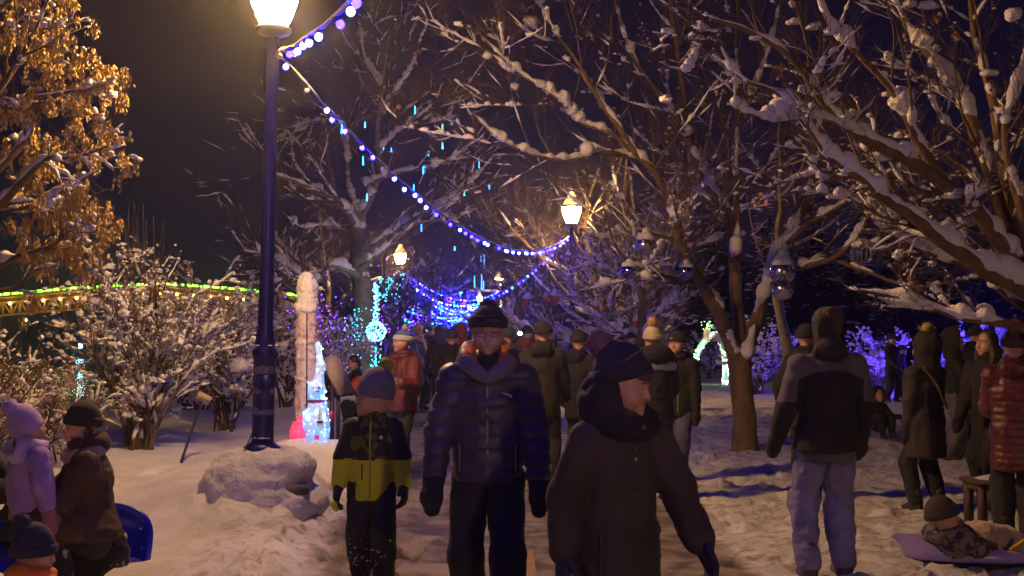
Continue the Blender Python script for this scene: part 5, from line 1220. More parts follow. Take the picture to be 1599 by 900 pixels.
# ---- 2 the woman nearest the camera
def near_woman():
    t = person('woman nearest the camera in a long dark hooded coat and striped pompom beanie looking right', 962, 5.2, rz=.42)
    p = Pose(H=1.50, lean=.10, arms=((.30, .25, .32), (.24, -.20, .30)), feet=((.10, -.25), (-.10, .2)), footz=(0, .05), yaw=.78, pitch=.14, shw=.172)
    put('body', body_mesh(p, (.014, .0035), female=True, nose=1.12), mat('lamplit_skin', (0.58, 0.29, 0.18), (0.68, 0.40, 0.27), rough=0.5, scale=14, bump=0.25, bscale=220, bdist=.002), t); face_bits(p, t)  # skin colour lighter and warmer, with the lamp light on her face painted in
    cm = cloth('dark_olive_brown_coat', (0.050, 0.038, 0.033), v=.3, bump=.5, bscale=90)
    j = jacket_sdf(p, fit=1.18, hem=.36, flare=1.12, arm=1.25, collar=.01); jm = j.mesh(.012); o = put('coat', jm, cm, t, folds=.010, ffreq=6, seed=11)
    zipper(p, o, mat('dark_zip', (0.06, 0.05, 0.05), rough=.4), p.neck[2] - .04, p.hip[2] - .25, jac=jm, w=.007); zipper(p, o, M_ZIP, p.chest[2] + .03, p.chest[2] + .085, jac=jm, w=.008, name='zip_pull')
    for x, z0, z1 in ((.13, .02, .17), (-.13, .02, .17)): zipper(p, o, mat('dark_zip', (0.06, 0.05, 0.05)), p.hip[2] - z0 - .1, p.hip[2] + z1 - .1, jac=jm, x=x, w=.006, name='pocket_zip')
    b = Sdf(.004); b.cap(p.neck + [.02, -.125, -.025], p.neck + [.035, -.13, .005], .010); put('red_zip_tab', b.mesh(.005), cloth('rust_tab', (0.30, 0.05, 0.03)), o)
    # hood standing up behind and round the head, open toward the face
    hm = cloth('near_black_hood', (0.016, 0.013, 0.018)); k = p.k; b = Sdf(.03); H = p.h
    b.ell(H(0, .062, -.04), np.array([.108, .100, .105]) * k, p.R); b.torus(p.neck + [0, -.01, .03], .112, .040, rotm(.30, 0, 0), k=.05); b.cap(H(0, .06, -.08), p.neck + [0, .03, -.02], .105, .12, k=.05)
    b.ell(H(0, -.105, .03), np.array([.14, .135, .20]) * k, p.R, k=.02, sub=True)
    put('hood', b.mesh(.010), hm, t, folds=.008, ffreq=9)
    b = Sdf(.02); b.torus(p.neck + [0, -.02, .010], .080, .030, rotm(.3, .05, 0)); b.torus(p.neck + [0, -.02, .038], .072, .022, rotm(.35, -.05, 0)); put('snood', b.mesh(.009), hm, t, folds=.007, ffreq=14)
    beanie(p, t, cloth('dark_blue_grey_knit', (0.026, 0.024, 0.042), bscale=260, bump=.8), pom=cloth('brown_violet_pompom', (0.16, 0.08, 0.11), v=.5), pomr=.052, size=1.12, tall=.025, band=cloth('pink_brown_stripe', (0.22, 0.09, 0.09)), low=.012, tilt=-.36, pomo=(-.03, .03, -.03))
    b = Sdf(.01); b.cap(p.h(-.04, -.080, .062), p.h(.0, -.094, .060), .022, .018, sy=1.6); b.cap(p.h(0, -.094, .06), p.h(.025, -.09, .08), .018, .016); put('knitted_flower', b.mesh(.007), cloth('violet_brown_wool', (0.13, 0.05, 0.08)), t, lump=(.006, 60))
    trousers(p, t, M_BLACK, w=1.0); boots(p, t); gm = cloth('blue_black_glove', (0.030, 0.026, 0.065)); glove(p, 0, t, gm, k=1.2, curl=.55); glove(p, 1, t, gm, k=1.2, curl=.7)
    return t
near_woman()
# ---- 3 the boy
def boy():
    t = person('boy in black and lime snow jacket and grey beanie with lime pompom looking left', 583, 8.2, rz=-.05)
    p = Pose(H=1.24, lean=.0, arms=((.26, .10, .25), (.26, .05, .25)), feet=((.11, -.06), (-.12, .10)), yaw=-1.35, pitch=-.02, shw=.172, head=1.10)
    put('body', body_mesh(p, (.013, .004), child=True, nose=.9), SKIN, t); face_bits(p, t)
    H = p.H; s = p.s; lime = cloth('lime_yellow_shell', (0.58, 0.64, 0.02), v=.10, sheen=.05); blk = cloth('black_shell', (0.016, 0.015, 0.022))
    camo = mat('dark_camouflage_shell', (0.02, 0.018, 0.014), (0.12, 0.12, 0.02), rough=.8, scale=15, detail=2, contrast=(.5, .56), bump=.4, bscale=120, bdist=.003)
    j = jacket_sdf(p, fit=1.28, hem=.16, flare=1.06, arm=1.42, collar=.012); v, q = j.mesh(.009); v2 = relax(v, q, 1); n = vnormals(v2, q); v2 = v2 + n * (.006 * (1 - 2.2 * np.abs(vnoise(v2 * [1, 1, .6], 9, 5, 3))))[:, None]
    mb = MB(); mb.add(v2, q); me = mb.mesh('jacket')
    for m in (lime, blk, camo): me.materials.append(m)
    c = v2[q].mean(1); split = p.hip[2] + .20 * s; tor = np.abs(c[:, 0]) < .155 * s * 1.2 - 0.0
    mi = np.where(c[:, 2] < split + .004 * np.sin(c[:, 0] * 30), 0, np.where(tor & (c[:, 1] < .0), 2, 1)); me.polygons.foreach_set('material_index', mi.astype(np.int32)); o = link('jacket', me, t)
    zipper(p, o, cloth('lime_zip', (0.40, 0.38, 0.05)), p.neck[2] + .02, p.hip[2] - .10, jac=(v2, q), w=.006)
    mb = MB(); sel = (np.abs(v2[:, 2] - (p.chest[2] + .02)) < .02) & (np.abs(v2[:, 0] - .07) < .02); mb.add(ICO2[0] * [.013, .006, .013] + [.07, v2[sel, 1].min() - .004, p.chest[2] + .03], ICO2[1]); mb.build('round_badge', mat('pale_badge', (.5, .5, .65)), o)
    for x in (-.05, .1): zipper(p, o, M_BLACK, p.hip[2] + .02, p.hip[2] + .12, jac=(v2, q), x=x, w=.004, name='pocket_zip') if x < 0 else None
    collar_hood(p, t, blk, size=1.0)
    b = Sdf(.02); b.torus(p.neck + [0, -.01, .02], .068, .020, rotm(.25, 0, 0)); put('collar', b.mesh(.009), camo, t, folds=.004)
    beanie(p, t, cloth('heather_grey_knit', (0.13, 0.125, 0.19), v=.2, bscale=260), pom=cloth('lime_pompom', (0.32, 0.36, 0.05)), pomr=.046, cuff=False, tall=.028, low=-.006, size=1.06, tilt=-.18, pomo=(.01, 0.03, -.005))
    trousers(p, t, mat('snowy_black_trousers', (0.016, 0.014, 0.018), (0.03, 0.028, 0.03), rough=.8, scale=6, third=(0.035, 0.033, 0.036), bump=.5, bscale=90, bdist=.004), w=1.22, folds=.009, h=.012)
    s2 = MB(); rng = np.random.default_rng(5); pts = np.array([[p.knee[i][0] + rng.normal(0, .035), p.knee[i][1] - .068 + abs(rng.normal(0, .01)), p.knee[i][2] - rng.uniform(.0, .22)] for i in (0, 1) for _ in range(22)]); blobs(s2, pts, rng.uniform([.004, .003, .003], [.013, .006, .008], (44, 3)), rng, base=ICO1); s2.build('stuck_snow', M_SNOW, t, kind='stuff')
    boots(p, t, s_=1.1); gm = cloth('black_ski_glove', (0.015, 0.015, 0.017)); glove(p, 0, t, gm, k=1.4, curl=.8, h=.007); glove(p, 1, t, gm, k=1.4, curl=.6, h=.007)
    b = Sdf(.01); b.cap(p.wr[1] + p.hand[1] * .12 + [0, -.05, 0], p.wr[1] + p.hand[1] * .15 + [.02, -.05, 0], .022, .018); put('lime_palm_patch', b.mesh(.008), lime, t)
    return t
boy()
# ---- 4 woman in the red jacket
def red_woman():
    t = person('woman in dark red quilted jacket and blue white ski hat behind the boy looking left', 629, 14.0, rz=-.55)
    p = Pose(H=1.60, lean=.02, arms=((.12, .35, 1.35), (.10, .3, .9)), feet=((.1, -.1), (-.1, .1)), yaw=-.45, pitch=.02)
    put('body', body_mesh(p, (.018, .006), female=True), SKIN, t); face_bits(p, t)
    rm = cloth('brick_red_nylon', (0.12, 0.015, 0.013), v=.25, rough=.6); j = jacket_sdf(p, fit=1.12, hem=.10, flare=1.05, arm=1.2, collar=.02); jm = j.mesh(.014); o = put('jacket', jm, rm, t, ridge=(.055, .006, 0, 3), folds=.005)
    zipper(p, o, M_BLACK, p.neck[2] - .02, p.hip[2] - .08, jac=jm, w=.007); zipper(p, o, M_BLACK, p.chest[2] - .06, p.chest[2] + .05, jac=jm, x=.08, w=.006, name='pocket_zip')
    collar_hood(p, t, rm); b = Sdf(.02); b.torus(p.neck + [0, .01, .06], .075, .025, rotm(.2, 0, 0)); put('fur_collar', b.mesh(.012), M_HAIRB, t, lump=(.008, 60))
    o = beanie(p, t, cloth('blue_white_knit', (0.10, 0.15, 0.32), v=.2), cuff=True, cuffm=cloth('white_knit_band', (0.55, 0.52, 0.55), v=.1), pom=cloth('lilac_pompom', (0.35, 0.3, 0.5)), pomr=.035, h=.010)
    trousers(p, t, M_BLACK, w=.95, h=.02); boots(p, t, h=.02); gm = cloth('beige_glove', (0.45, 0.30, 0.2)); glove(p, 0, t, gm, k=1.1, h=.009); glove(p, 1, t, M_BLACK, k=1.1, h=.009)
    b = Sdf(.01); b.chain([p.hip + [-.14, -.02, .1], p.hip + [-.20, -.02, -.05], p.hip + [-.19, -.02, -.16]], [.012, .014, .012]); put('bag_strap', b.mesh(.008), M_BLACK, t)
    return t
red_woman()
# ---- the rest of the crowd
def walker(label, px, d, H=1.7, rz=0.0, coat=(.03, .03, .03), cname='coat_cloth', hem=.10, fit=1.1, flare=1.0, arm=1.15, quilt=None, hat='beanie', hatc=(.02, .02, .022), hname='hat_knit', pom=None, pomr=.045, yaw=0.0, pitch=0.0, arms=None, feet=None,
           pants=None, pname=None, face=True, female=False, child=False, near=False, hood=False, hoodc=None, scarfc=None, h=None, gl='mitten', glc=None, group=None, z=None, hipz=None, extra=None, size=1.0, lean=.02, footz=(0, 0), rough=.8, tall=0, shw=.168, tag_='coat', belly=0, w=1.0, head=1.0, cuff=True, hair=None, low=0.0):
    t = person(label, px, d, rz=rz, group=group, z=z); h = h or (.014 if near else .022)
    p = Pose(H=H, lean=lean, arms=arms or [((.10, .05, .3), (.10, -.05, .3)), ((.30, -.15, .9), (.28, -.12, .8)), ((.06, .35, .5), (.06, -.30, .2)), ((.05, .3, 1.3), (.16, .0, .4)), ((.14, -.2, .3), (.10, .3, .7))][int(px * 7) % 5], feet=feet or [((.10, -.05), (-.10, .08)), ((.12, -.22), (-.08, .22)), ((.08, .2), (-.12, -.18))][int(px * 3) % 3], yaw=yaw, pitch=pitch, hipz=hipz, footz=footz, shw=shw, head=head)
    put('body', body_mesh(p, (h * 1.1, .005 if near else min(.014, h)), female=female, child=child, face=face), SKIN, t)
    if face and near: face_bits(p, t)
    cm = cloth(cname, coat, rough=rough); j = jacket_sdf(p, fit=fit, hem=hem, flare=flare, arm=arm, collar=.01, belly=belly); jm = j.mesh(h); o = put(tag_, jm, cm, t, ridge=quilt, folds=.007, ffreq=7, seed=int(px) % 17)
    hm = cloth(hname, hatc, bscale=260)
    if hat == 'beanie': beanie(p, t, hm, pom=pom, pomr=pomr, h=max(.008, h * .6), size=1.04, tall=tall, cuff=cuff, low=low)
    if hair == 'short':
        b = Sdf(.02); b.ell(p.h(0, .028, .045), np.array([.084, .098, .095]) * p.k, p.R); b.cap(p.h(0, .06, -.02), p.h(0, .05, -.06), .06 * p.k, .045 * p.k); b.cut(p.R @ np.array([0, -1., 0]), (p.R @ np.array([0, -1., 0])).dot(p.h(0, -.05, .05)), .02); put('hair', b.mesh(.009), M_HAIRB, t, lump=(.008, 45))
    if hair == 'long':
        b = Sdf(.02); b.ell(p.h(0, .028, .045), np.array([.087, .102, .098]) * p.k, p.R); b.cut(p.R @ np.array([0, -1., 0]), (p.R @ np.array([0, -1., 0])).dot(p.h(0, -.04, .05)), .02)
        b.chain([p.h(0, .05, .0), p.h(0, .085, -.10), p.h(.0, .11, -.26), p.h(0, .11, -.40)], [.085, .09, .085, .05], sy=1.3)
        for sg in (1, -1): b.chain([p.h(sg * .07, .0, .0), p.h(sg * .09, -.02, -.10), p.h(sg * .10, -.06, -.26)], [.03, .038, .02])
        put('hair', b.mesh(.010), M_HAIRB, t, lump=(.008, 30))
    if hood: hood_up(p, t, cloth(cname + '_hood', hoodc or coat), h=h * .8)
    elif hat: collar_hood(p, t, cm, h=h)
    if scarfc: scarf(p, t, cloth(cname + '_scarf', scarfc, v=.25, bscale=90), h=max(.01, h * .7), r=.036)
    trousers(p, t, cloth(pname, pants) if pname else M_BLACK, h=h * 1.1, folds=.008, w=w); boots(p, t, h=h)
    gm = cloth(cname + '_glove', glc) if glc else M_BLACK
    for i in (0, 1):
        if gl == 'glove': glove(p, i, t, gm, h=.009, k=1.15)
        elif gl == 'mitten': mitten(p, i, t, gm, h=max(.010, h * .7), k=1.1)
    if extra: extra(t, p, o, jm)
    return t, p
PI = math.pi
# middle distance, seen from behind
walker('man in olive dark parka and black beanie seen from behind, right behind the old man', 847, 13.6, 1.70, PI - .1, (0.0150, 0.0130, 0.0080), 'olive_parka', hem=.16, fit=1.16, arm=1.2, near=True, yaw=.25, h=.016)
walker('person in navy parka and black beanie seen from behind beside the olive parka', 903, 14.6, 1.60, PI - .5, (0.0090, 0.0080, 0.0200), 'navy_parka', hem=.22, fit=1.1, yaw=.3, near=True, h=.016)
def pom_extra(t, p, o, jm):
    b = Sdf(.02); b.ell(p.neck + np.array([0, .08, .02]), (.17, .10, .10), rotm(-.2, 0, 0)); b.torus(p.neck + [0, 0, .05], .10, .045, rotm(.2, 0, 0)); put('puffy_hood', b.mesh(.014), cloth('navy_puffer_p', (.010, .009, .028)), t, ridge=(.05, .006, 0, 3), folds=.005)
    b = Sdf(.01); a = p.chest + [0, .115, .09]; b.cap(a + [-.15, 0, .0], a + [.15, 0, .0], .045, sy=1.2, k=.02); put('reflective_yoke', b.mesh(.010), cloth('grey_white_yoke', (.35, .33, .36)), o)
walker('person in navy puffer with grey shoulder stripe and cream pompom hat', 1022, 12.4, 1.64, PI + .25, (0.0100, 0.0095, 0.0275), 'navy_puffer', hem=.12, fit=1.22, arm=1.25, quilt=(.07, .007, 0, 3), hatc=(.42, .36, .30), hname='cream_knit', pom=cloth('tan_pompom', (.30, .18, .08)), pomr=.055, near=True, h=.015, extra=pom_extra, lean=.05, yaw=-.3)
def teen_extra(t, p, o, jm):
    zipper(p, o, cloth('lime_grey_zip', (.30, .32, .14)), p.neck[2] + .02, p.hip[2] - .06, jac=jm, x=.03, w=.006)
    zipper(p, o, cloth('lime_zip_pull', (.25, .6, .05)), p.hip[2] - .11, p.hip[2] - .04, jac=jm, x=.03, w=.007, name='lime_cord')
    b = Sdf(.02); b.torus(p.neck + [0, -.02, .03], .075, .030, rotm(.25, 0, 0)); put('neck_roll', b.mesh(.01), M_BLACK, t, folds=.004)
    mb = MB(); mb.tube([p.h(-.035, -.102, .062), p.h(-.02, -.106, .070), p.h(-.005, -.107, .062)], .006, 5); mb.build('hat_mark', mat('pale_pink_mark', (.6, .35, .3)), o)
walker('teenager in dark jacket with green-grey zip and black beanie facing the camera', 1057, 13.9, 1.58, -.28, (0.0100, 0.0090, 0.0120), 'black_shell_jacket', hem=.14, fit=1.15, flare=1.2, arm=1.2, near=True, h=.012, yaw=-.25, arms=((.10, .0, .15), (.10, .15, .5)), pants=(.09, .085, .17), pname='grey_blue_jeans', extra=teen_extra, feet=((.03, -.10), (-.12, .12)), w=1.12)
# the man in the grey jacket and light jeans
def grey_man():
    t = person('man in two-tone grey and black jacket and pale jeans, his back to the camera', 1290, 8.55, rz=PI + .12)
    p = Pose(H=1.76, lean=-.02, arms=((.22, .05, .55), (.20, .02, .5)), feet=((.14, .02), (-.12, -.03)), yaw=-.35, pitch=.10, shw=.185)
    put('body', body_mesh(p, (.016, .006)), SKIN, t); g = cloth('warm_grey_softshell', (.10, .088, .105), v=.2, bump=.3); blk = cloth('black_softshell', (.013, .011, .015))
    j = jacket_sdf(p, fit=1.16, hem=.09, arm=1.12, flare=1.34); v, q = j.mesh(.011); v = relax(v, q, 1); n = vnormals(v, q); v = v + n * (.011 * (1 - 2.2 * np.abs(vnoise(v * [1, 1, .5] + .07 * vnoise(v, 4, 3)[:, None], 5.5, 5, 3))) + .003 * vnoise(v, 22, 8))[:, None]
    mb = MB(); mb.add(v, q); me = mb.mesh('jacket'); me.materials.append(g); me.materials.append(blk); c = v[q].mean(1)
    yoke = p.chest[2] + .085 - .05 * (np.abs(c[:, 0]) / .2) ** 2; sleeve = np.abs(c[:, 0]) > .225; elb = min(p.elb[0][2], p.elb[1][2]) + .03
    mi = np.where(sleeve, c[:, 2] < elb, c[:, 2] < yoke); me.polygons.foreach_set('material_index', mi.astype(np.int32)); o = link('jacket', me, t)
    b = Sdf(.03); b.cap(p.hip - [0, 0, .02], p.hip - [0, 0, .14], .180, .180, sy=1.18); b.cut((0, 0, -1), -(p.hip[2] - .155)); put('grey_shirt_hem', b.mesh(.012), cloth('grey_jersey', (.09, .08, .10)), t, folds=.005)
    hm = cloth('dark_hood_cloth', (.022, .018, .018)); hm2 = cloth('brown_hood_cloth', (.055, .036, .022))
    b = Sdf(.02); H = p.h; k = p.k; b.ell(H(0, .015, .035), np.array([.088, .104, .100]), p.R); b.cap(H(0, .02, -.02), p.neck + [0, .02, 0], .078, .085, k=.03); b.ell(H(.0, -.13, -.01), np.array([.07, .09, .10]), p.R, sub=True)
    b.ell(p.neck + np.array([0, .07, .02]), (.12, .07, .07)); put('dark_hood', b.mesh(.010), hm, t, folds=.006, ffreq=9)
    b = Sdf(.02); b.ell(H(-.03, .025, .070), np.array([.074, .092, .070]), p.R @ rotm(.1, .35, 0)); b.cap(H(-.06, .07, .05), H(-.07, .08, -.02), .045, .03); put('cap_crown', b.mesh(.009), hm2, t, folds=.008, ffreq=12)
    jm = cloth('pale_lilac_denim', (.19, .18, .37), v=.3, bscale=300, bump=.3)
    trousers(p, t, jm, w=1.0, folds=.013, h=.012, cuff=.03, hipr=.85); boots(p, t, cloth('grey_shoe', (.07, .06, .08)))
    for i in (0, 1): mitten(p, i, t, blk, k=1.0)
    b = Sdf(.006)
    for sg in (1, -1):
        b.cap(p.hip + [sg * .035, .158, -.165], p.hip + [sg * .12, .145, -.165], .006); b.cap(p.hip + [sg * .035, .162, -.165], p.hip + [sg * .045, .150, -.27], .005)
    put('back_pockets', b.mesh(.006), cloth('dark_denim_seam', (.10, .09, .17)), t)
grey_man()
# dark figure half hidden behind him
walker('dark figure mostly hidden behind the man in the grey jacket', 1258, 12.5, 1.66, 2.6, (0.0090, 0.0075, 0.0090), 'plum_black_coat', hem=.2, hatc=(.015, .013, .015), hname='black_hat_b', h=.02)
def gown(t, p, o, jm):
    b = Sdf(.01); b.chain([p.sh[0] + [-.02, .12, .05], p.chest + [.02, .17, .0], p.waist + [-.10, .16, -.02]], [.013] * 3); put('bag_strap', b.mesh(.009), cloth('tan_strap', (.16, .09, .03)), o)
walker('woman in grey quilted coat with golden pompom, her back turned', 1444, 11.6, 1.56, PI + .5, (0.0300, 0.0230, 0.0240), 'grey_quilted_coat', hem=.36, fit=1.10, flare=1.28, arm=1.18, quilt=(.11, .005, 0, 3), near=True, h=.014, pom=cloth('golden_pompom', (.32, .22, .05)), pomr=.06, hatc=(.03, .028, .03), yaw=.2, extra=gown, hood=True, hoodc=(.018, .015, .018), arms=((.02, .0, .2), (.02, .1, .3)), w=.95)
walker('woman in dark green hooded jacket facing right by the blue lit shrub', 1489, 16.2, 1.60, 1.1, (0.0150, 0.0180, 0.0090), 'green_parka', hem=.18, fit=1.05, arm=1.1, near=True, h=.014, hat=None, hood=True, hoodc=(.025, .022, .015), yaw=.15, arms=((.05, .5, 1.2), (.05, .5, 1.2)), pants=(.14, .12, .13), pname='grey_trousers', female=True)
walker('long-haired woman in long black coat turned left at the right edge', 1541, 12.2, 1.60, -.9, (0.0100, 0.0080, 0.0100), 'long_black_coat', hem=.55, fit=1.0, flare=1.15, near=True, h=.015, hat=None, hair='long', yaw=-.2, female=True, arms=((.08, .2, .6), (.08, .1, .4)))
walker('woman in shiny maroon quilted coat with tan scarf and red pompom hat', 1584, 9.9, 1.60, PI - .35, (0.0850, 0.0100, 0.0120), 'shiny_maroon_nylon', hem=.30, fit=1.2, flare=1.12, arm=1.25, quilt=(.055, .007, 0, 3), near=True, h=.012, pom=cloth('red_brown_pompom', (.20, .05, .04)), pomr=.05, hatc=(.07, .04, .04), hname='brown_red_knit', scarfc=(.22, .13, .08), rough=.42, w=1.1)
walker('black-clad person standing behind the long-haired woman against the blue shrub', 1523, 17.5, 1.66, 2.0, (0.0060, 0.0050, 0.0080), 'black_coat_r', hem=.3, h=.022)
for px, d, H, lb, rz in ((1392, 29, 1.5, 'small dark figure standing in front of the first violet shrub', .5), (1408, 31, 1.2, 'child-sized dark figure beside the violet shrub', 1.2), (1530, 30, 1.5, 'dark figure in front of the blue spotlight', .2)):
    walker(lb, px, d, H, rz, (.014, .012, .022), 'far_dark_coat', hem=.25, h=.03)
# crouching child in dark suit on the snow behind the grey-jacketed man
t_, p_ = walker('small child in dark snowsuit sitting on the snow behind the grey-jacketed man', 1370, 19.5, 1.05, .3, (0.0100, 0.0090, 0.0130), 'dark_snowsuit', hem=.02, fit=1.25, hipz=.20, feet=((.12, -.42), (-.12, -.40)), footz=(.02, .02), h=.016, arms=((.2, .6, .9), (.2, .6, .9)), hood=True, hat=None, head=.92, child=True)
# person crouching with an orange armband by the display board
def arm_extra(t, p, o, jm):
    b = Sdf(.01); m = (p.sh[0] + p.elb[0]) / 2; d = norm(p.elb[0] - p.sh[0]); b.cap(m - d * .06, m + d * .06, .088); put('orange_armband', b.mesh(.012), cloth('orange_panel', (.75, .12, .02), v=.1), o)
walker('crouching person in black jacket with orange sleeve panel near the glowing ball', 575, 19.5, 1.60, -1.1, (0.0080, 0.0070, 0.0100), 'black_orange_jacket', hem=.05, hipz=.45, feet=((.10, -.35), (-.10, .1)), hat=None, hair='short', near=True, h=.016, lean=.35, arms=((.1, .8, .6), (.1, .8, .6)), extra=arm_extra, pitch=.3)
# ---- left: child in mauve, adult kissing, child in orange
def left_group():
    mv = cloth('mauve_snowsuit', (.30, .19, .52), v=.18, bump=.4)
    t = person('small child in mauve snowsuit and fluffy mauve hat standing by the blue sled', 50, 8.0, rz=2.35, z=gz(GP(50, 8)[0], 8.0) + .02)
    p = Pose(H=1.04, arms=((.20, -.1, .15), (.22, .0, .2)), feet=((.13, 0), (-.13, 0)), yaw=-.15, pitch=-.25, head=.93, shw=.20); put('body', body_mesh(p, (.014, .005), child=True), SKIN, t); face_bits(p, t)
    j = jacket_sdf(p, fit=1.42, hem=.10, flare=1.0, arm=1.6); jm = j.mesh(.010); put('jacket', jm, mv, t, folds=.008, ffreq=8)
    b = Sdf(.03); b.ell(p.neck + np.array([0, .085, .00]), (.105, .060, .085), rotm(-.25, 0, 0)); b.torus(p.neck + [0, .0, .03], .075, .032, rotm(.2, 0, 0)); b.ell(p.neck + np.array([0, .12, .035]), (.075, .03, .05), sub=True); put('hood', b.mesh(.009), cloth('pale_mauve_lining', (.42, .32, .62)), t, folds=.007, ffreq=12)
    fm = cloth('fluffy_mauve_knit', (.33, .22, .50), v=.25, sheen=.6); beanie(p, t, fm, pom=fm, pomr=.052, tall=.03, size=1.08, cuff=False, low=-.015, tilt=-.3, pomo=(.0, .0, -.02))
    b = Sdf(.01); pts = [p.h(-.03, .10, -.02), p.h(-.04, .125, -.07), p.h(-.04, .13, -.12), p.h(-.03, .135, -.17)]; b.chain(pts, [.014, .013, .012, .008]); put('braid', b.mesh(.006), M_HAIRB, t, lump=(.004, 60))
    trousers(p, t, mv, w=1.45, h=.012); boots(p, t, cloth('mauve_boot', (.2, .12, .3)), s_=1.3); pk = cloth('dusty_pink_mitten', (.36, .13, .20)); mitten(p, 0, t, pk, k=1.55); mitten(p, 1, t, pk, k=1.55)
    # squatting adult
    t = person('adult in brown coat and cream scarf squatting face to face with mauve child', 150, 8.25, rz=-1.25)
    p = Pose(H=1.66, hipz=.31, lean=.12, feet=((.12, -.20), (-.12, .16)), footz=(0, .06), arms=((.15, .55, .5), (.15, .6, .6)), yaw=.0, pitch=.06); put('body', body_mesh(p, (.014, .004), female=True, nose=1.15), SKIN, t); face_bits(p, t)
    bm = mat('brown_plum_coat', (.040, .018, .022), (.075, .040, .024), rough=.8, scale=3, bump=.4, bscale=90, bdist=.004); j = jacket_sdf(p, fit=1.2, hem=.02, flare=1.1, arm=1.22)
    for i in (0, 1): j.cap(p.hipj[i], p.hipj[i] + (p.knee[i] - p.hipj[i]) * .8, .15, .12, k=.05)
    jm = j.mesh(.012); put('coat', jm, bm, t, folds=.011, ffreq=6, ridge=(.10, .004, .02, 3))
    scarf(p, t, cloth('cream_scarf', (.42, .34, .30)), r=.042, R=.10, wraps=1); b = Sdf(.02); b.torus(p.neck + [0, 0, .07], .085, .032, rotm(.2, 0, 0)); b.ell(p.neck + np.array([0, .09, .06]), (.09, .05, .06)); put('plum_hood_edge', b.mesh(.010), cloth('plum_cloth', (.07, .02, .035)), t, folds=.006)
    beanie(p, t, M_BLACK, size=1.08, tall=.01, low=-.008, tilt=-.16); b = Sdf(.02); b.chain([p.h(.06, .04, -.03), p.h(.06, .04, -.10)], [.03, .02]); b.chain([p.h(-.06, .04, -.03), p.h(-.06, .04, -.10)], [.03, .02]); put('hair', b.mesh(.010), M_HAIRB, t)
    trousers(p, t, M_BLACK, w=1.1); boots(p, t, mat('snowy_grey_boot', (.03, .03, .035), (.5, .5, .52), scale=14, contrast=(.52, .6))); mitten(p, 0, t, M_BLACK); mitten(p, 1, t, M_BLACK)
    # child in orange at the bottom edge
    t = person('child in orange jacket and navy pompom hat sitting low at the bottom left corner', 58, 6.5, rz=2.7, z=gz(GP(58, 6.5)[0], 6.5) - .02)
    p = Pose(H=.88, hipz=.15, feet=((.12, -.38), (-.12, -.38)), footz=(0, 0), arms=((.15, .6, .7), (.15, .6, .7)), head=.93, shw=.19, pitch=.1, yaw=-.5); put('body', body_mesh(p, (.014, .006), child=True), SKIN, t)
    om = cloth('orange_shell', (.75, .20, .02), v=.15); j = jacket_sdf(p, fit=1.35, hem=.0, arm=1.5); put('jacket', j.mesh(.011), om, t, folds=.008); b = Sdf(.02); b.torus(p.neck + [0, .0, .02], .075, .032, rotm(.2, 0, 0)); b.ell(p.neck + np.array([0, .08, .0]), (.10, .06, .07)); put('hood', b.mesh(.010), om, t, folds=.007, ffreq=12)
    nk = cloth('navy_speckled_knit', (.024, .026, .060), bscale=260); beanie(p, t, nk, pom=nk, pomr=.045, size=1.1, tall=.02, low=-.012, pomo=(.03, .03, -.02)); trousers(p, t, M_BLACK, w=1.3); boots(p, t); mitten(p, 0, t, M_BLACK, k=1.3); mitten(p, 1, t, M_BLACK, k=1.3)
    # dark sleeve of somebody cut off at the left edge
    walker('person in black cut off by the left edge behind the mauve child', -42, 8.9, 1.5, 1.4, (.010, .010, .014), 'black_coat_l', hem=.2, hipz=.50, feet=((.12, -.3), (-.12, .2)), h=.018)
left_group()
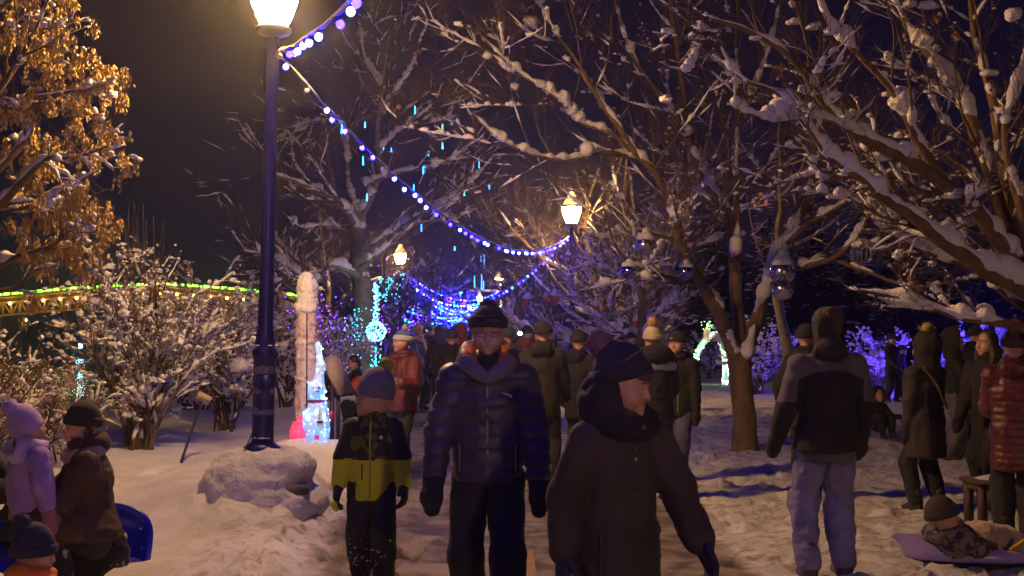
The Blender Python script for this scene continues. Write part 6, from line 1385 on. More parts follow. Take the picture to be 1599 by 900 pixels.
# ---- toddler lying in the sled on the right
def sled_child():
    x, y, g = GP(1497, 8.95); t = person('small child in dark brown beanie and patterned snowsuit lying in the lilac plastic sled', 1497, 8.95, rz=0)
    t.location = (x + .02, y + .0, g - .03); t.rotation_euler = (0, 0, .62)
    # lying: feet toward +X, head raised at -X, turned to the camera
    p = Pose(H=.98, head=.90, shw=.19, yaw=0); s = p.s
    def T(v): return v
    p.hip = np.array([.06, 0, .12]); p.up = norm(np.array([-.80, .0, .50])); p.waist = p.hip + p.up * .08; p.chest = p.hip + p.up * .20; p.neck = p.hip + p.up * .305; p.sh = [p.hip + p.up * .27 + np.array([0, -.11, 0]), p.hip + p.up * .27 + np.array([0, .11, 0])]
    p.hipj = [p.hip + np.array([.02, -.06, 0]), p.hip + np.array([.02, .06, 0])]; p.knee = [p.hip + np.array([.25, -.08, .05]), p.hip + np.array([.25, .08, .05])]; p.ank = [p.hip + np.array([.46, -.08, -.03]), p.hip + np.array([.46, .08, -.03])]
    p.elb = [p.sh[0] + np.array([.10, -.05, -.08]), p.sh[1] + np.array([.10, .05, -.08])]; p.wr = [p.elb[0] + np.array([.14, -.0, -.01]), p.elb[1] + np.array([.14, -.02, .0])]; p.hand = [norm(p.wr[i] - p.elb[i]) for i in (0, 1)]
    p.R = rotm(0, 0, .75) @ rotm(-.15, 0, 0); p.hd = p.neck + np.array([-.045, -.02, .115]); p.k = .90
    put('body', body_mesh(p, (.014, .004), child=True, nose=.85), SKIN, t); face_bits(p, t)
    sm = mat('patterned_snowsuit', (.20, .16, .14), (.045, .035, .07), rough=.8, scale=18, contrast=(.47, .53), bump=.5, bscale=80, bdist=.005); b = Sdf(.03)
    b.chain([p.hip, p.waist, p.chest, p.neck - p.up * .03], [.12, .12, .12, .085], k=.05)
    for i in (0, 1): b.cap(p.neck - p.up * .04, p.sh[i], .07, .07, k=.04); b.chain([p.sh[i], p.elb[i], p.wr[i]], [.068, .06, .05])
    put('snowsuit', b.mesh(.009), sm, t, folds=.010, ffreq=14); b = Sdf(.02); b.torus(p.neck + [-.01, 0, .03], .085, .038, rotm(0, -.5, 0)); put('snowsuit_hood', b.mesh(.009), sm, t, folds=.008, ffreq=14)
    beanie(p, t, cloth('dark_brown_knit', (.045, .032, .030), bscale=200, bump=.9), size=1.14, tall=.01, low=-.010)
    b = Sdf(.03)
    for i in (0, 1): b.chain([p.hipj[i], p.knee[i], p.ank[i]], [.095, .085, .075], k=.03)
    put('snow_trousers', b.mesh(.010), cloth('tan_snow_trousers', (.34, .23, .14), v=.25), t, folds=.012, ffreq=14)
    for i in (0, 1):
        b = Sdf(.02); a = p.ank[i]; b.cap(a, a + [.06, 0, .02], .06, .055); b.cap(a + [.06, 0, 0], a + [.08, 0, .09], .05, .042); put('boot', b.mesh(.010), M_BOOT, t)
        mitten(p, i, t, cloth('grey_mitten_t', (.16, .13, .14)), k=1.3)
    # beige blanket over the legs
    b = Sdf(.03); bl = thing('blanket', 'crumpled beige blanket over the legs of the sledding child', 'blanket', t.location, .62)
    b.cap([.10, -.05, .225], [.42, -.08, .19], .10, .07, sy=.8); b.cap([.10, .08, .22], [.42, .08, .18], .09, .07); b.cap([.28, -.17, .16], [.52, -.15, .12], .05, .04); b.cap([.0, -.10, .21], [.10, -.16, .15], .05, .04)
    put('blanket', b.mesh(.009), cloth('beige_fleece', (.44, .33, .22), v=.2, sheen=.5), bl, folds=.018, ffreq=11, seed=8)
sled_child()
# ---- the far crowd on the path
def far_crowd():
    def scarf_x(t, p, o, jm): scarf(p, t, cloth('cream_far_scarf', (.6, .5, .36)), h=.018, r=.04, tail=True)
    walker('woman in long blue coat with cream hat and scarf facing right in the far crowd', 652, 26.5, 1.72, 1.0, (0.0650, 0.0910, 0.2080), 'pale_blue_coat', hem=.42, flare=1.15, hatc=(.55, .42, .24), hname='cream_far_hat', h=.020, glc=(.6, .55, .5), extra=scarf_x, female=True)
    walker('person in dark violet coat in the far crowd, just right of the cream hat', 673, 28.5, 1.72, 3.0, (0.0250, 0.0150, 0.0800), 'violet_dark_coat', hem=.10, h=.024, pants=(.03, .02, .14), pname='violet_trousers', hatc=(.06, .04, .10), hname='violet_hat')
    walker('person in grey coat and grey hood walking away in the far crowd', 688, 26.0, 1.68, 3.2, (0.0300, 0.0275, 0.0450), 'grey_violet_coat', hem=.16, h=.024, hood=True, hoodc=(.10, .09, .15), hat=None, arms=((.3, .0, .3), (.3, 0, .3)))
    walker('dark-coated person close behind the old man on his left', 706, 17.5, 1.62, 2.9, (0.0100, 0.0085, 0.0140), 'soft_black_coat', hem=.25, fit=1.2, h=.022, hatc=(.03, .03, .04), hname='grey_black_hat')
    walker('person with a rusty orange hood in the far crowd', 720, 24.0, 1.72, 2.8, (0.0250, 0.0100, 0.0150), 'plum_coat_f', hem=.25, h=.024, hood=True, hoodc=(.45, .07, .02), hat=None)
    walker('person with grey green hood right of the orange hood in the far crowd', 742, 27.0, 1.74, 3.3, (0.0200, 0.0200, 0.0225), 'grey_coat_f', hem=.25, h=.024, hood=True, hoodc=(.14, .15, .12), hat=None)
    walker('person in black seen over the right shoulder of the old man', 792, 15.5, 1.66, 3.0, (0.0080, 0.0080, 0.0110), 'black_blue_coat', hem=.15, h=.022, hatc=(.03, .05, .10), hname='blue_black_hat')
    walker('person in navy coat and orange vest holding up a phone light', 823, 21.5, 1.68, 2.6, (0.3575, 0.0553, 0.0097), 'orange_vest', hem=.05, h=.020, hatc=(.015, .015, .02), hname='cap_black', arms=((np.array([.05, -.40, 1.55]), (1, 0, -1)), (.15, .3, .9)))
    walker('small person in red coat far behind the navy parka', 866, 27, 1.45, 2.8, (0.1430, 0.0130, 0.0195), 'red_far_coat', hem=.3, h=.026, hatc=(.08, .02, .04), hname='plum_hat_f')
    walker('person in dark coat at the right side of the path beyond the lamp', 985, 24, 1.55, .4, (0.0150, 0.0075, 0.0100), 'dark_plum_far', hem=.3, h=.026)
    rng = np.random.default_rng(12); cols = [(.012, .012, .018), (.02, .017, .03), (.03, .018, .018), (.012, .018, .03), (.05, .05, .07), (.018, .012, .04)]
    nm = ['black', 'slate', 'brown', 'navy', 'grey', 'purple']; pos = ['leftmost end', 'left end', 'left middle', 'middle', 'middle right', 'right middle', 'right end', 'gap behind the beanie', 'far right end', 'deepest row', 'second row', 'last row', 'edge', 'rear']
    for k in range(12):
        px = [661, 679, 697, 712, 727, 738, 751, 781, 803, 716, 690, 735][k]; d = [38, 44, 40, 36, 42, 34, 40, 37, 30, 56, 60, 66][k]; c = k % 6
        walker('far walker in %s coat on the path, %s of the distant crowd' % (nm[c], pos[k]), px, d, rng.uniform(1.6, 1.78), rng.choice([0.2, 3.0, 3.3]), cols[c], 'far_coat_%s' % nm[c], hem=rng.uniform(.1, .4), h=.034, gl='mitten', hatc=cols[(c + 2) % 6], hname='far_hat_%s' % nm[(c + 2) % 6], group='distant walkers on the path')
far_crowd()
# ------------------------------------------------------------------ light sculptures, ornaments, sleds, boards
def led_skin(name, col, st, base=(.7, .75, .8), scale=28.0, hot=9.0):
    m = bpy.data.materials.new(name); m.use_nodes = True; n = m.node_tree.nodes; l = m.node_tree.links; b = n['Principled BSDF']
    b.inputs['Base Color'].default_value = (*base, 1); b.inputs['Roughness'].default_value = .5
    tc = n.new('ShaderNodeTexCoord'); v = n.new('ShaderNodeTexVoronoi'); v.inputs['Scale'].default_value = scale; l.new(tc.outputs['Object'], v.inputs['Vector'])
    r = n.new('ShaderNodeMapRange'); r.inputs[1].default_value = .38; r.inputs[2].default_value = .05; r.inputs[3].default_value = st; r.inputs[4].default_value = st * hot; l.new(v.outputs['Distance'], r.inputs[0])
    t = n.new('ShaderNodeTexNoise'); t.inputs['Scale'].default_value = 7; l.new(tc.outputs['Object'], t.inputs['Vector']); mm = n.new('ShaderNodeMath'); mm.operation = 'MULTIPLY'
    r2 = n.new('ShaderNodeMapRange'); r2.inputs[1].default_value = .3; r2.inputs[2].default_value = .7; r2.inputs[3].default_value = .35; r2.inputs[4].default_value = 1.5; l.new(t.outputs['Fac'], r2.inputs[0])
    l.new(r.outputs[0], mm.inputs[0]); l.new(r2.outputs[0], mm.inputs[1]); b.inputs['Emission Color'].default_value = (*col, 1); l.new(mm.outputs[0], b.inputs['Emission Strength']); return m
def dots(mb, pts, r, base=ICO1):
    v, f = base; N = len(pts); V = v[None] * (r if np.isscalar(r) else np.asarray(r)[:, None, None]) + np.asarray(pts)[:, None]
    mb.add(V.reshape(-1, 3), (f[None] + (np.arange(N) * len(v))[:, None, None]).reshape(-1, 3))
def lit_animal():
    d = 13.4; c = P(494, 690, d); g = gz(c[0], c[1]); rng = np.random.default_rng(3)
    t = thing('light_sculpture', 'glowing white animal sculpture with tall pointed hat, collar and tie on the snow bank', 'light sculpture', (c[0], c[1], g))
    hz = c[2] - g
    h = MB(); blobs(h, np.array([[.0, .05, -.05], [.25, -.08, -.05], [-.3, -.05, -.06], [0, -.25, -.06]]), np.array([[.62, .5, hz * 1.1 + .05], [.5, .4, hz * .8], [.5, .36, hz * .8], [.55, .35, hz * .5]]), rng, base=ICO3, rough=.3); h.build('snow_mound', M_SNOW, t, kind='stuff')
    O = np.array([0, 0, hz - .02]); b = Sdf(.04)
    def q(x, y, z): return O + np.array([x, y, z])
    b.ell(q(-.02, .04, .24), (.14, .16, .15)); b.cap(q(.02, -.02, .22), q(.02, -.04, .40), .105, .085, k=.06); b.cap(q(.02, -.04, .40), q(.0, -.05, .50), .082, .070)
    b.ell(q(.01, -.06, .555), (.088, .085, .080)); b.cap(q(.02, -.10, .555), q(.05, -.17, .575), .050, .038)
    for x, y in ((.09, -.09), (-.05, -.10)): b.cap(q(x, y, .22), q(x, y, .03), .044, .038)
    for x in (.07, -.12): b.cap(q(x, .13, .16), q(x, .15, .03), .05, .04)
    b.cap(q(-.03, -.05, .60), q(-.085, -.06, .645), .022, .010); b.cap(q(.02, -.04, .60), q(.045, -.03, .80), .056, .042); b.cap(q(.045, -.03, .80), q(.02, -.03, 1.0), .042, .020); b.ell(q(.015, -.03, 1.03), (.026, .026, .034))
    put('body', b.mesh(.010), led_skin('white_blue_led_fabric', (.10, .40, 1.0), .75, hot=8), t, folds=.004, ffreq=20)
    m = MB(); s = rng.normal(0, 1, (70, 3)); s = norm(s); pts = np.concatenate([q(.0, 0, .28) + s[:34] * [.14, .16, .15], q(.02, -.05, .5) + s[34:46] * [.09, .09, .12], q(.035, -.03, .82) + s[46:] * [.045, .05, .20]]); dots(m, pts, .008); m.build('leds', glow('white_led', (.22, .6, 1.0), 70), t, kind='stuff')
    rd = cloth('red_mesh_fabric', (.55, .02, .06)); b = Sdf(.01); b.torus(q(.01, -.045, .445), .078, .020, None); put('collar', b.mesh(.008), cloth('purple_plaid_collar', (.22, .05, .18)), t)
    b = Sdf(.006); b.cap(q(.05, -.135, .40), q(.065, -.15, .20), .018, .034, sy=2.5); b.cap(q(.065, -.15, .20), q(.065, -.148, .15), .034, .008, sy=2.5); tie = put('tie', b.mesh(.007), led_skin('pale_lit_tie', (.3, .5, 1.), .35, hot=2), t)
    m = MB(); m.box(q(.064, -.172, .235), (.06, .012, .022)); m.build('tie_band', M_BLACK, tie)
    for z in (.30, .345, .275):
        m = MB(); dots(m, np.array([q(.058, -.168, z)]), .007, ICO2); m.build('tie_button', M_BLACK, tie)
    for sg in (0, 1):
        m = MB(); dots(m, np.array([q(-.005 + .06 * sg, -.150 + .01 * sg, .585)]), .010, ICO2); m.build('eye', M_BLACK, t)
    m = MB(); a = np.linspace(.2, 2.6, 8); m.tube([q(.045 + .03 * math.cos(w), -.205 + .012 * abs(math.cos(w)), .563 - .014 * math.sin(w)) for w in a], .0035, 5); m.build('mouth', M_BLACK, t)
    m = MB(); dots(m, np.array([q(.055, -.212, .592)]), .013, ICO2); m.build('nose', cloth('violet_nose', (.2, .05, .2)), t)
    pk = led_skin('pink_lit_fabric', (1.0, .05, .16), .55, base=(.7, .1, .2), hot=4); b = Sdf(.03); b.ell(q(-.20, .02, .10), (.075, .08, .12)); b.cap(q(-.19, .0, .18), q(-.15, -.02, .26), .05, .03); put('red_sack', b.mesh(.010), pk, t, folds=.01, ffreq=16)
    b = Sdf(.02); b.ell(q(.02, .03, .08), (.05, .05, .08)); put('red_boot', b.mesh(.010), pk, t, folds=.006); b = Sdf(.01); b.ell(q(.16, -.02, .30), (.030, .03, .045)); put('red_mitt', b.mesh(.008), rd, t)
lit_animal()
def wrapped_post():
    d = 14.1; c = P(478, 688, d); g = gz(c[0], c[1]); H = P(478, 470, d)[2] - g + .02; t = thing('wrapped_post', 'tall post wrapped in pale pink mesh with a high snow cap and red bow', 'decorated post', (c[0], c[1], g))
    m = mat('pale_pink_mesh_wrap', (.74, .66, .70), (.66, .50, .58), rough=.7, scale=9, contrast=(.4, .62), third=(.55, .30, .36), tscale=16, bump=1.0, bscale=60, bdist=.012); b = Sdf(.03); b.cap([0, 0, -.15], [0, 0, H - .1], .118, .104)
    for k in range(7): b.torus([0, 0, .2 + k * .22 + .03 * math.sin(k * 5)], .110, .008, rotm(.18 * math.sin(k * 3), .2 * math.cos(k * 2), 0))
    put('wrapped_shaft', b.mesh(.012), m, t, folds=.008, ffreq=12)
    mb = MB(); mb.tube([[.02, -.125, -.1], [.025, -.128, H * .5], [.02, -.118, H - .15]], .008, 5); mb.build('seam_cord', M_BLACK, t)
    s = Sdf(.03); s.cap([0, 0, H - .10], [.01, 0, H + .14], .115, .10); s.cap([.01, 0, H + .14], [.0, 0, H + .22], .10, .07); s.torus([0, 0, H - .1], .10, .03, rotm(.1, .1, 0)); put('snow_cap', s.mesh(.012), M_SNOW, t, folds=.012, ffreq=9, kind='stuff')
    b = Sdf(.01); b.ell([.13, -.03, H * .62], (.045, .03, .06)); b.cap([.12, -.03, H * .60], [.16, -.05, H * .46], .018, .03, sy=2); b.cap([.12, -.02, H * .60], [.12, -.06, H * .44], .016, .026, sy=2); put('red_bow', b.mesh(.008), cloth('red_brown_ribbon', (.35, .06, .02)), t, folds=.006)
    mb = MB(); rng = np.random.default_rng(2); a = rng.uniform(0, 6.28, 60); dots(mb, np.stack([np.cos(a) * .124, np.sin(a) * .124, rng.uniform(.0, H - .2, 60)], -1), .006); mb.build('red_leds', glow('dim_red_led', (1, .08, .08), .7), t, kind='stuff')
wrapped_post()
def boards():
    wood = mat('weathered_board', (.40, .31, .22), (.52, .43, .34), rough=.8, scale=6, third=(.5, .46, .42), tscale=9, bump=.4, bscale=50, bdist=.004); dk = mat('dark_blue_post', (.03, .025, .07), rough=.5)
    d = 15.2; c = P(527, 586, d); g = gz(c[0], c[1]); t = thing('display_board', 'tilted display board dusted with snow on two dark posts beside the glowing animal', 'display board', (c[0], c[1], g)); z = c[2] - g
    a = np.array([.18, .20, -.45]); b_ = np.array([.15, .25, .03]); nrm = norm(np.cross(a, b_)) * .022; C0 = np.array([0, 0, z]); V = [C0 + sa * a / 2 + sb * b_ / 2 + sn * nrm for sn in (-1, 1) for sa, sb in ((-1, -1), (1, -1), (1, 1), (-1, 1))]
    m = MB(); m.add(V, [[0, 3, 2, 1], [4, 5, 6, 7], [0, 1, 5, 4], [1, 2, 6, 5], [2, 3, 7, 6], [3, 0, 4, 7]]); m.build('board', wood, t, smooth=False)
    s = MB(); V2 = [C0 + sa * a * .46 + sb * b_ * .42 + nrm * (-1.2 if k else -.9) for k in (0, 1) for sa, sb in ((-1, -1), (1, -1), (1, 1), (-1, 1))]
    for x, y in ((-.055, -.05), (.0, .08)):
        m = MB(); m.box((x, y, z * .5 - .04), (.045, .045, z + .02)); m.build('post', dk, t, smooth=False)
    d = 13.6; c = P(316, 626, d); g = gz(c[0], c[1]); f = P(279, 712, d); t = thing('plant_label', 'small plaque on a leaning dark stake in front of the big bush', 'sign', (f[0], d, gz(f[0], d))); o = np.array(t.location)
    m = MB(); m.tube([[0, 0, -.1], np.array([c[0], d, c[2]]) - o], .016, 6); m.build('stake', dk, t); m = MB(); m.box(np.array([c[0] + .02, d - .02, c[2] + .03]) - o, (.15, .02, .10), rot=(.5, .5, .3)); m.build('plaque', wood, t, smooth=False)
    wm = mat('pale_notice_sheet', (.55, .54, .58), (.45, .44, .5), rough=.6)
    for px, py, w, h, dd, lb in ((868, 517, .09, .17, 25, 'upright pale notice plate right of the olive parka'), (975, 539, .13, .10, 22, 'small pale notice plate under the arched branch')):
        c = P(px, py, dd); t = thing('notice_plate', lb, 'notice', (c[0], c[1], 0)); m = MB(); m.box((0, 0, c[2]), (w, .012, h)); m.build('plate', wm, t, smooth=False); m = MB(); m.tube([[0, .03, 0], [0, .03, c[2] + h * .4]], .018, 6); m.build('post', dk, t)
    # stay wire by the near lamp
    m = MB(); A = P(396, 672, 10.45); B = P(377, 716, 10.3); m.tube([[0, 0, 0], A - B], .006, 5); o = m.build('stay_rod', M_CABLE, None); o.location = tuple(float(q) for q in B); tag(o, 'thin dark rod leaning on the near lamp post above its snowy plinth', 'rod')
boards()
def light_ball():
    d = 33.0; c = P(587, 518, d); t = thing('light_ball', 'glowing cyan ball of lights hanging left of the blue lamp pole', 'light ball', c); rng = np.random.default_rng(8)
    cy = glow('cyan_white_led', (.10, .62, 1.0), 16); s = norm(rng.normal(0, 1, (240, 3))); m = MB(); dots(m, s * .25, .013); m.build('leds', cy, t, kind='stuff')
    m = MB()
    for k in range(6):
        a = np.linspace(0, 2 * math.pi, 20); R = rotm(0, 0, k * math.pi / 6); m.tube(np.stack([.25 * np.cos(a), a * 0, .25 * np.sin(a)], -1) @ R.T, .005, 4, cap=False)
    m.build('wire_frame', M_CABLE, t); m = MB(); m.tube([[0, 0, .21], P(588, 440, d) - c], .008, 4); m.build('hanging_wire', M_CABLE, t)
    m = MB(); z = rng.uniform(.22, 1.25, 120); dots(m, np.stack([rng.normal(0, .025 + .03 * (1.3 - z)), rng.normal(0, .04, 120), z], -1), .013); m.build('strand_leds', cy, t, kind='stuff')
    m = MB(); z = rng.uniform(-1.25, -.22, 60); dots(m, np.stack([rng.choice([-.10, .0, .11], 60) + rng.normal(0, .02, 60), rng.normal(0, .04, 60), z], -1), .014); m.build('curtain_leds', glow('green_cyan_led', (.02, .7, .75), 9), t, kind='stuff')
    def wrap(px, y0, y1, d, r, n, m_, nm, lb, kpx=0, sd=.0):
        mb = MB(); k = np.arange(n); a = k * 2.1; P0 = P(px, y1, d); P1 = P(px + kpx, y0, d); q = P0 + (P1 - P0) * (k / n)[:, None]; q[:, 0] += np.cos(a) * r + rng.normal(0, sd, n); q[:, 1] += np.sin(a) * r
        q += rng.normal(0, .05, (n, 3)); dots(mb, q, .012 * d / 33); o = mb.build(nm, m_, None, kind='stuff'); tag(o, lb)
    vi = glow('violet_led', (.16, .02, 1.0), 14); cg = glow('teal_led', (.02, .55, .8), 9)
    wrap(567, 480, 605, 34.4, .36, 90, cg, 'trunk_lights', 'teal fairy lights wound round the spreading tree trunk'); wrap(592, 430, 470, 33.6, .16, 34, cg, 'branch_lights', 'teal fairy lights on the golden-lit limb above the ball', 8)
    wrap(606, 428, 470, 34, .18, 28, cg, 'branch_lights', 'teal fairy lights on the limb just left of the blue lamp', 12); wrap(545, 500, 590, 30, .14, 50, cg, 'shrub_lights', 'teal strand hanging beside the crouching person')
    for (px, py, sx, sy, d, n, m_, lb) in ((487, 515, 16, 30, 31, 130, vi, 'violet fairy lights in the shrub above the display board'), (500, 545, 22, 26, 30, 90, vi, 'violet fairy lights low in the shrub behind the board'), (560, 545, 20, 40, 38, 140, vi, 'violet fairy lights round the trunk left of the ball'),
                (612, 500, 30, 40, 52, 140, vi, 'violet fairy lights behind the blue lamp pole'), (640, 520, 30, 25, 64, 120, vi, 'violet fairy lights over the far crowd'), (735, 520, 22, 18, 95, 80, vi, 'violet haze of fairy lights by the old man beanie')):
        mb = MB(); q = np.array([P(rng.normal(px, sx), rng.normal(py, sy), d + rng.normal(0, 1)) for _ in range(n)]); q[:, 2] = np.abs(q[:, 2]) + .05; dots(mb, q, .015 * (d / 33) ** .7); o = mb.build('violet_fairy_lights', m_, None, kind='stuff'); tag(o, lb)
light_ball()
def arch():
    d = 38.5; c = P(1115, 600, d); rng = np.random.default_rng(6); t = thing('light_arch', 'pointed arch glowing pale green with a yellow topper beside the forked tree trunk', 'light arch', (c[0], c[1], 0)); k = d / 2000
    px = [(1092, 606), (1089, 585), (1090, 562), (1097, 545), (1106, 533), (1117, 525), (1127, 533), (1133, 550), (1136, 572), (1136, 590), (1134, 606)]
    p = smooth_path([np.array([(x - 1118) * k, 0, 1.70 - (y - 515) * k]) for x, y in px], 40); m = MB(); m.tube(p, .088, 8)
    m.build('lit_tube', led_skin('green_white_led_mesh', (.42, .88, .48), 1.0, scale=16, hot=2.5), t); m = MB(); i = rng.integers(0, 39, 230); a = rng.uniform(0, 6.28, 230); q = p[i] + np.stack([np.cos(a) * .09, np.sin(a) * .09, rng.normal(0, .03, 230)], -1); dots(m, q, .013); m.build('leds', glow('pale_green_led', (.8, 1.0, .55), 10), t, kind='stuff')
    b = Sdf(.02); b.cap([-.20, 0, 1.38], [-.20, 0, 1.60], .11, .10); put('yellow_topper', b.mesh(.02), led_skin('yellow_led_mesh', (1.0, .75, .05), .4, scale=16, hot=5), t); m = MB(); q = np.array([-.15, 0, 1.78]) + rng.normal(0, .09, (26, 3)); dots(m, q, .018); m.build('topper_leds', glow('mixed_topper_led', (.5, .9, .5), 3), t, kind='stuff')
    m = MB(); m.tube(p + [0, .12, .0], .02, 5); m.build('frame', M_CABLE, t); m = MB(); blobs(m, np.array([[.02, 0, 1.70], [.10, 0, 1.60]]), np.array([[.10, .10, .05], [.07, .08, .04]]), rng); m.build('snow', M_SNOW, t, kind='stuff')
arch()
def ornaments():
    mir = mat('mirror_ball_glass', (.85, .85, .90), rough=.16, metal=1.0, bump=.25, bscale=9, bdist=.02); blu = mat('blue_mirror_glass', (.30, .35, .9), rough=.08, metal=1.0, bump=.2, bscale=9, bdist=.02); rng = np.random.default_rng(9)
    for px, py, r, d, m_, cap, lb in ((1008, 384, 17, 16.3, mir, 1.15, 'mirror ball under a tall snow cap on the left limb of the forked tree'), (982, 424, 13, 16.0, blu, .8, 'small blue mirror ball at the far left of the forked tree'), (1071, 425, 13, 16.9, blu, .8, 'blue mirror ball partly hidden by the left fork of the tree'),
                              (1222, 425, 20, 17.2, mir, 1.5, 'large mirror ball heaped with snow at the right fork of the tree'), (1222, 452, 17, 17.0, mir, .2, 'clear mirror ball hanging lowest under the right fork'), (1043, 420, 8, 17.6, blu, .5, 'tiny blue mirror ball between the left limbs')):
        c = P(px, py, d); R = r * d / 2000; t = thing('mirror_ball', lb, 'bauble', c); m = MB(); m.add(ICO3[0] * R, ICO3[1]); m.build('ball', m_, t)
        m = MB(); m.tube([[0, 0, R], [0, 0, R + .3]], .004, 4); m.build('hanging_wire', M_CABLE, t); m = MB(); m.lathe([(R * .18, R * .98), (R * .18, R * 1.12), (0, R * 1.13)], n=10); m.build('cap', M_ZIP, t)
        if cap > .3:
            s = Sdf(R * .4); s.ell([0, 0, R * .72], (R * .76, R * .76, R * .34)); s.cap([0, 0, R * .8], [R * .05, 0, R * (.8 + cap * .38)], R * .62, R * .38); put('snow_cap', s.mesh(R / 12), M_SNOW, t, folds=R * .06, ffreq=9, kind='stuff')
    c = P(1345, 396, 16.2); R = .14; t = thing('ribbed_bauble', 'transparent ribbed bauble with snow on top at the right limb of the forked tree', 'bauble', c); gl = mat('ribbed_clear_plastic', (.45, .45, .6), rough=.1, spec=.9, metal=.6)
    for k in range(14):
        a = np.linspace(0, math.pi, 13); m = MB(); h = k * 2 * math.pi / 14; m.tube(np.stack([R * np.sin(a) * math.cos(h), R * np.sin(a) * math.sin(h), R * np.cos(a)], -1), .006, 5); m.build('rib', gl, t)
    m = MB(); m.add(ICO2[0] * R * .82, ICO2[1]); m.build('inner_ball', mat('dark_violet_plastic', (.05, .04, .10), rough=.15, spec=.8), t); s = Sdf(.03); s.ell([0, 0, R * .85], (R * .85, R * .8, R * .42)); put('snow_cap', s.mesh(.012), M_SNOW, t, folds=.01, kind='stuff'); m = MB(); m.tube([[0, 0, R], [0, 0, R + .3]], .004, 4); m.build('hanging_wire', M_CABLE, t)
    red = mat('red_glass_ornament', (.50, .03, .015), (.6, .12, .03), rough=.25, scale=30, spec=.8)
    for px, py, d, s_, lb in ((822, 470, 25.5, 1, 'snow capped red ornament hanging leftmost right of the path'), (852, 468, 26, .9, 'snow capped red ornament hanging second, nearly touching the third'), (866, 466, 25.6, 1.15, 'largest snow capped red ornament left of the ribbed lamp pole'), (932, 482, 25, 1.0, 'snow capped red ornament just right of the ribbed lamp pole'), (993, 504, 24, .8, 'small red ornament hanging by the arched branch tree')):
        c = P(px, py, d); t = thing('red_ornament', lb, 'ornament', c); m = MB(); z = .16 * s_; m.lathe([(0.001, -z), (.03 * s_, -z * .75), (.055 * s_, -z * .3), (.062 * s_, 0), (.045 * s_, z * .28), (.02 * s_, z * .45), (.0, z * .5)], n=12); m.build('glass_drop', red, t)
        m = MB(); blobs(m, np.array([[0, 0, z * .42], [.01, 0, z * .75]]), np.array([[.075, .07, .065], [.05, .05, .05]]) * s_, rng, base=ICO2, rough=.3); m.build('snow_cap', M_SNOW, t, kind='stuff'); m = MB(); m.tube([[0, 0, z * .5], [0, 0, z + .25]], .004, 4); m.build('hanging_wire', M_CABLE, t)
ornaments()
def floodlights():
    for px, d, dx, dy, st, col, lb in ((1541, 31.8, -.3, 1.2, 3600, (.06, .03, 1.0), 'blue floodlight shining from in front of the bright blue shrub'), (1352, 31.6, .3, 1.3, 2300, (.12, .04, 1.0), 'violet floodlight hidden behind the man in the grey jacket'), (1455, 33.0, 0, 1.3, 2300, (.09, .03, 1.0), 'violet floodlight behind the woman in the grey coat'), (1490, 31.8, .3, 1.1, 3400, (.05, .03, 1.0), 'blue floodlight behind the green parka'),
                         (1612, 31.8, 0, 1.3, 1600, (.06, .03, 1.0), 'blue floodlight beyond the right edge'), (508, 29.5, 0, 1.4, 260, (.16, .03, 1.0), 'violet floodlight hidden behind the display board'), (548, 37.5, .2, 1.5, 260, (.16, .04, 1.0), 'violet floodlight low behind the crouching person'), (640, 56, 0, 1.5, 700, (.12, .04, 1.0), 'violet floodlight beside the far crowd'), (600, 31.0, .2, 1.4, 180, (.10, .25, 1.0), 'blue floodlight at the foot of the spreading tree')):
        x, y, g = GP(px, d); zz = 1.32 if px == 1541 else .22; t = thing('floodlight', lb, 'floodlight', (x, y, g)); n_ = 'flood_%d_%d' % (px, st); a = math.atan2(dy, dx)
        f = np.array([dx, dy, 0.25]); f /= np.linalg.norm(f); m = MB(); dots(m, np.array([[0, 0, zz] + f * .06]), .045, ICO2); m.build('lens', glow(n_, col, st), t)
        m = MB(); m.box((-f[0] * .06, -f[1] * .06, zz), (.14, .08, .12), rot=(0, 0, a - math.pi / 2)) if px != 1541 else m.box((0, .0, zz - .11), (.12, .08, .08)); m.build('housing', M_CABLE, t, smooth=False); m = MB(); m.tube([[0, 0, -.05], [0, 0, zz - .05]], .015, 5); m.build('stand', M_CABLE, t)
    c = P(812, 521, 20.6); m = MB(); m.add(ICO2[0] * .03, ICO2[1]); o = m.build('phone_light', glow('phone_flash', (.35, .75, 1.0), 130), None); o.location = tuple(float(q) for q in c); tag(o, 'bright blue white phone light held up right of the old man', 'phone light')
floodlights()
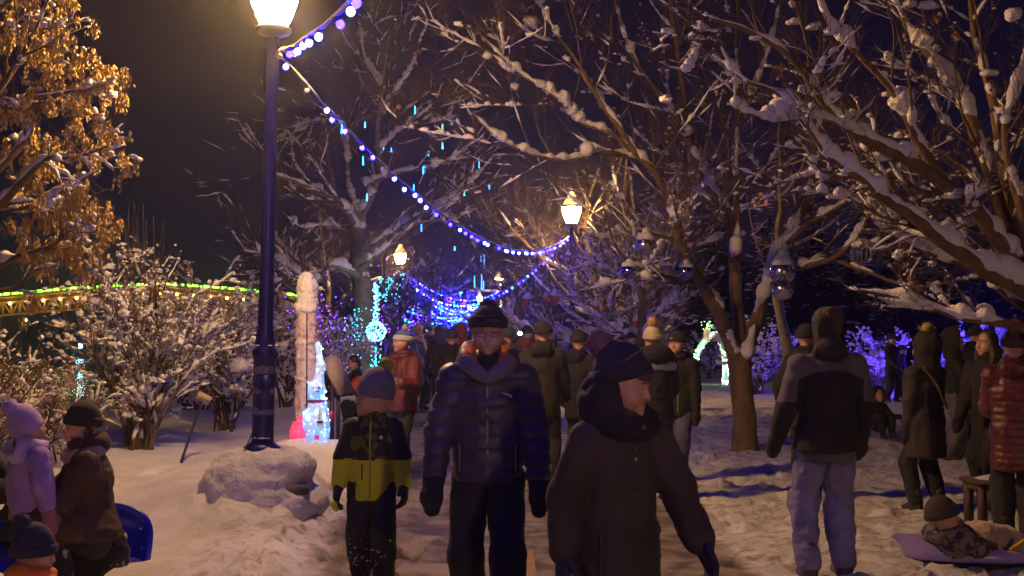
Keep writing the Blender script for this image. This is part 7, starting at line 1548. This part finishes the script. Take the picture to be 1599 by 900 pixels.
def sleds():
    bl = mat('blue_sled_plastic', (.006, .012, .50), (.008, .02, .62), rough=.28, scale=3, spec=.6, bump=.1, bscale=30)
    x, y, g = GP(104, 8.75); t = thing('blue_sled', 'big bright blue plastic sled standing tilted behind the squatting adult', 'sled', (x, y, g)); t.rotation_euler = (math.radians(-18), 0, -.05); t.location.z = g - .19
    nu, nv = 44, 28; a = np.linspace(0, 2 * math.pi, nu, endpoint=False); V = []; prof = [(0.0, .10), (.45, .10), (.68, .095), (.80, .07), (.90, .02), (.96, -.01), (1.0, -.012), (1.03, .004), (1.02, .02), (.96, .012), (.90, .045), (.80, .095), (.66, .118), (.0, .122)]
    e = 2 / 3.2; cx = np.sign(np.cos(a)) * np.abs(np.cos(a)) ** e * .56; cz = np.sign(np.sin(a)) * np.abs(np.sin(a)) ** e * .30
    for s_, dpt in prof: V.append(np.stack([cx * s_, np.full(nu, dpt), cz * s_ + .30], -1))
    V = np.concatenate(V); k = len(prof); i = np.arange(k - 1)[:, None] * nu; j = np.arange(nu)[None]; jn = (j + 1) % nu; q = np.stack([i + j, i + jn, i + nu + jn, i + nu + j], -1).reshape(-1, 4)
    m = MB(); m.add(V, q); m.build('shell', bl, t)
    for zz in (.20, .30, .40):
        m = MB(); m.tube([[-.36, .092, zz], [0, .086, zz], [.36, .092, zz]], .010, 6); m.build('rib', bl, t)
    m = MB(); rng = np.random.default_rng(4); aa = rng.uniform(-.9, .9, 26); pp = np.stack([.44 + .08 * np.cos(aa) + rng.normal(0, .02, 26), np.full(26, .03), .30 + .24 * np.sin(aa)], -1); blobs(m, pp, rng.uniform([.006, .004, .005], [.022, .008, .02], (26, 3)), rng, base=ICO1); m.build('stuck_snow', M_SNOW, t, kind='stuff')
    lil = mat('lilac_sled_plastic', (.26, .20, .52), (.32, .25, .60), rough=.3, scale=4, spec=.6); dk = mat('dark_sled_base', (.03, .028, .05), rough=.5)
    x, y, g = GP(1497, 8.95); t = thing('lilac_sled', 'lilac plastic sled with raised pointed back holding the bundled child', 'sled', (x, y, g + .01), .62 - .95 + .15); t.scale = (.82,) * 3; t.location.x += .12; 
    b = Sdf(.05); b.ell([.0, 0, .10], (.62, .25, .13)); b.cap([-.42, 0, .13], [-.68, .0, .24], .12, .025, k=.12); b.ell([.06, 0, .24], (.50, .20, .19), sub=True, k=.03); b.cut((0, 0, -1), -.06)
    put('shell', b.mesh(.013), lil, t, smooth=2); b = Sdf(.03); b.ell([.0, 0, .085], (.60, .24, .095)); b.cut((0, 0, 1), .068); put('runner_base', b.mesh(.013), dk, t)
    st = mat('yellow_strap', (.70, .36, .02), (.6, .28, .02), rough=.6); A = P(1530, 884, 9.1); B = P(1612, 836, 8.6); m = MB(); m.tube(smooth_path([A, (A + B) / 2 - [0, 0, .015], B], 12) - A, .014, 6); o = m.build('pull_strap', st, None); o.location = tuple(float(q) for q in A); tag(o, 'taut yellow strap pulling the lilac sled toward the right edge', 'strap')
    wd = mat('dark_bench_wood', (.075, .04, .03), (.12, .07, .05), rough=.7, scale=5, stretch=(.3, 4, 4), bump=.4, bscale=40); x, y, g = GP(1568, 10.7); t = thing('wooden_bench', 'low dark wooden bench behind the sled at the right edge', 'bench', (x, y, g), .12)
    for k in range(3):
        m = MB(); m.box((0, (k - 1) * .115, .40), (.66, .10, .035)); m.build('slat', wd, t, smooth=False)
    for sx in (-1, 1):
        for sy in (-1, 1):
            m = MB(); m.box((sx * .27, sy * .12, .19), (.06, .06, .385)); m.build('leg', wd, t, smooth=False)
        m = MB(); m.box((sx * .27, 0, .355), (.05, .20, .05)); m.build('rail', wd, t, smooth=False)
    m = MB(); m.box((0, -.155, .27), (.50, .02, .14)); m.build('side_board', wd, t, smooth=False)
    m = MB(); rng = np.random.default_rng(3); blobs(m, np.array([[-.1, 0, .42], [.15, .05, .42]]), np.array([[.2, .12, .03], [.14, .1, .03]]), rng); m.build('snow', M_SNOW, t, kind='stuff')
sleds()
_heap()
# ------------------------------------------------------------------ night air
def haze():
    m = bpy.data.materials.new('night_air'); m.use_nodes = True; n = m.node_tree.nodes; l = m.node_tree.links
    n.remove(n['Principled BSDF'])
    v = n.new('ShaderNodeVolumePrincipled'); v.inputs['Density'].default_value = 0.0012; v.inputs['Color'].default_value = (0.92, 0.92, 0.95, 1); v.inputs['Anisotropy'].default_value = 0.82
    l.new(v.outputs[0], n['Material Output'].inputs['Volume'])
    mb = MB(); mb.box((0, 200, 8), (800, 520, 32)); o = mb.build('haze', m, None, smooth=False, kind='stuff')
haze()
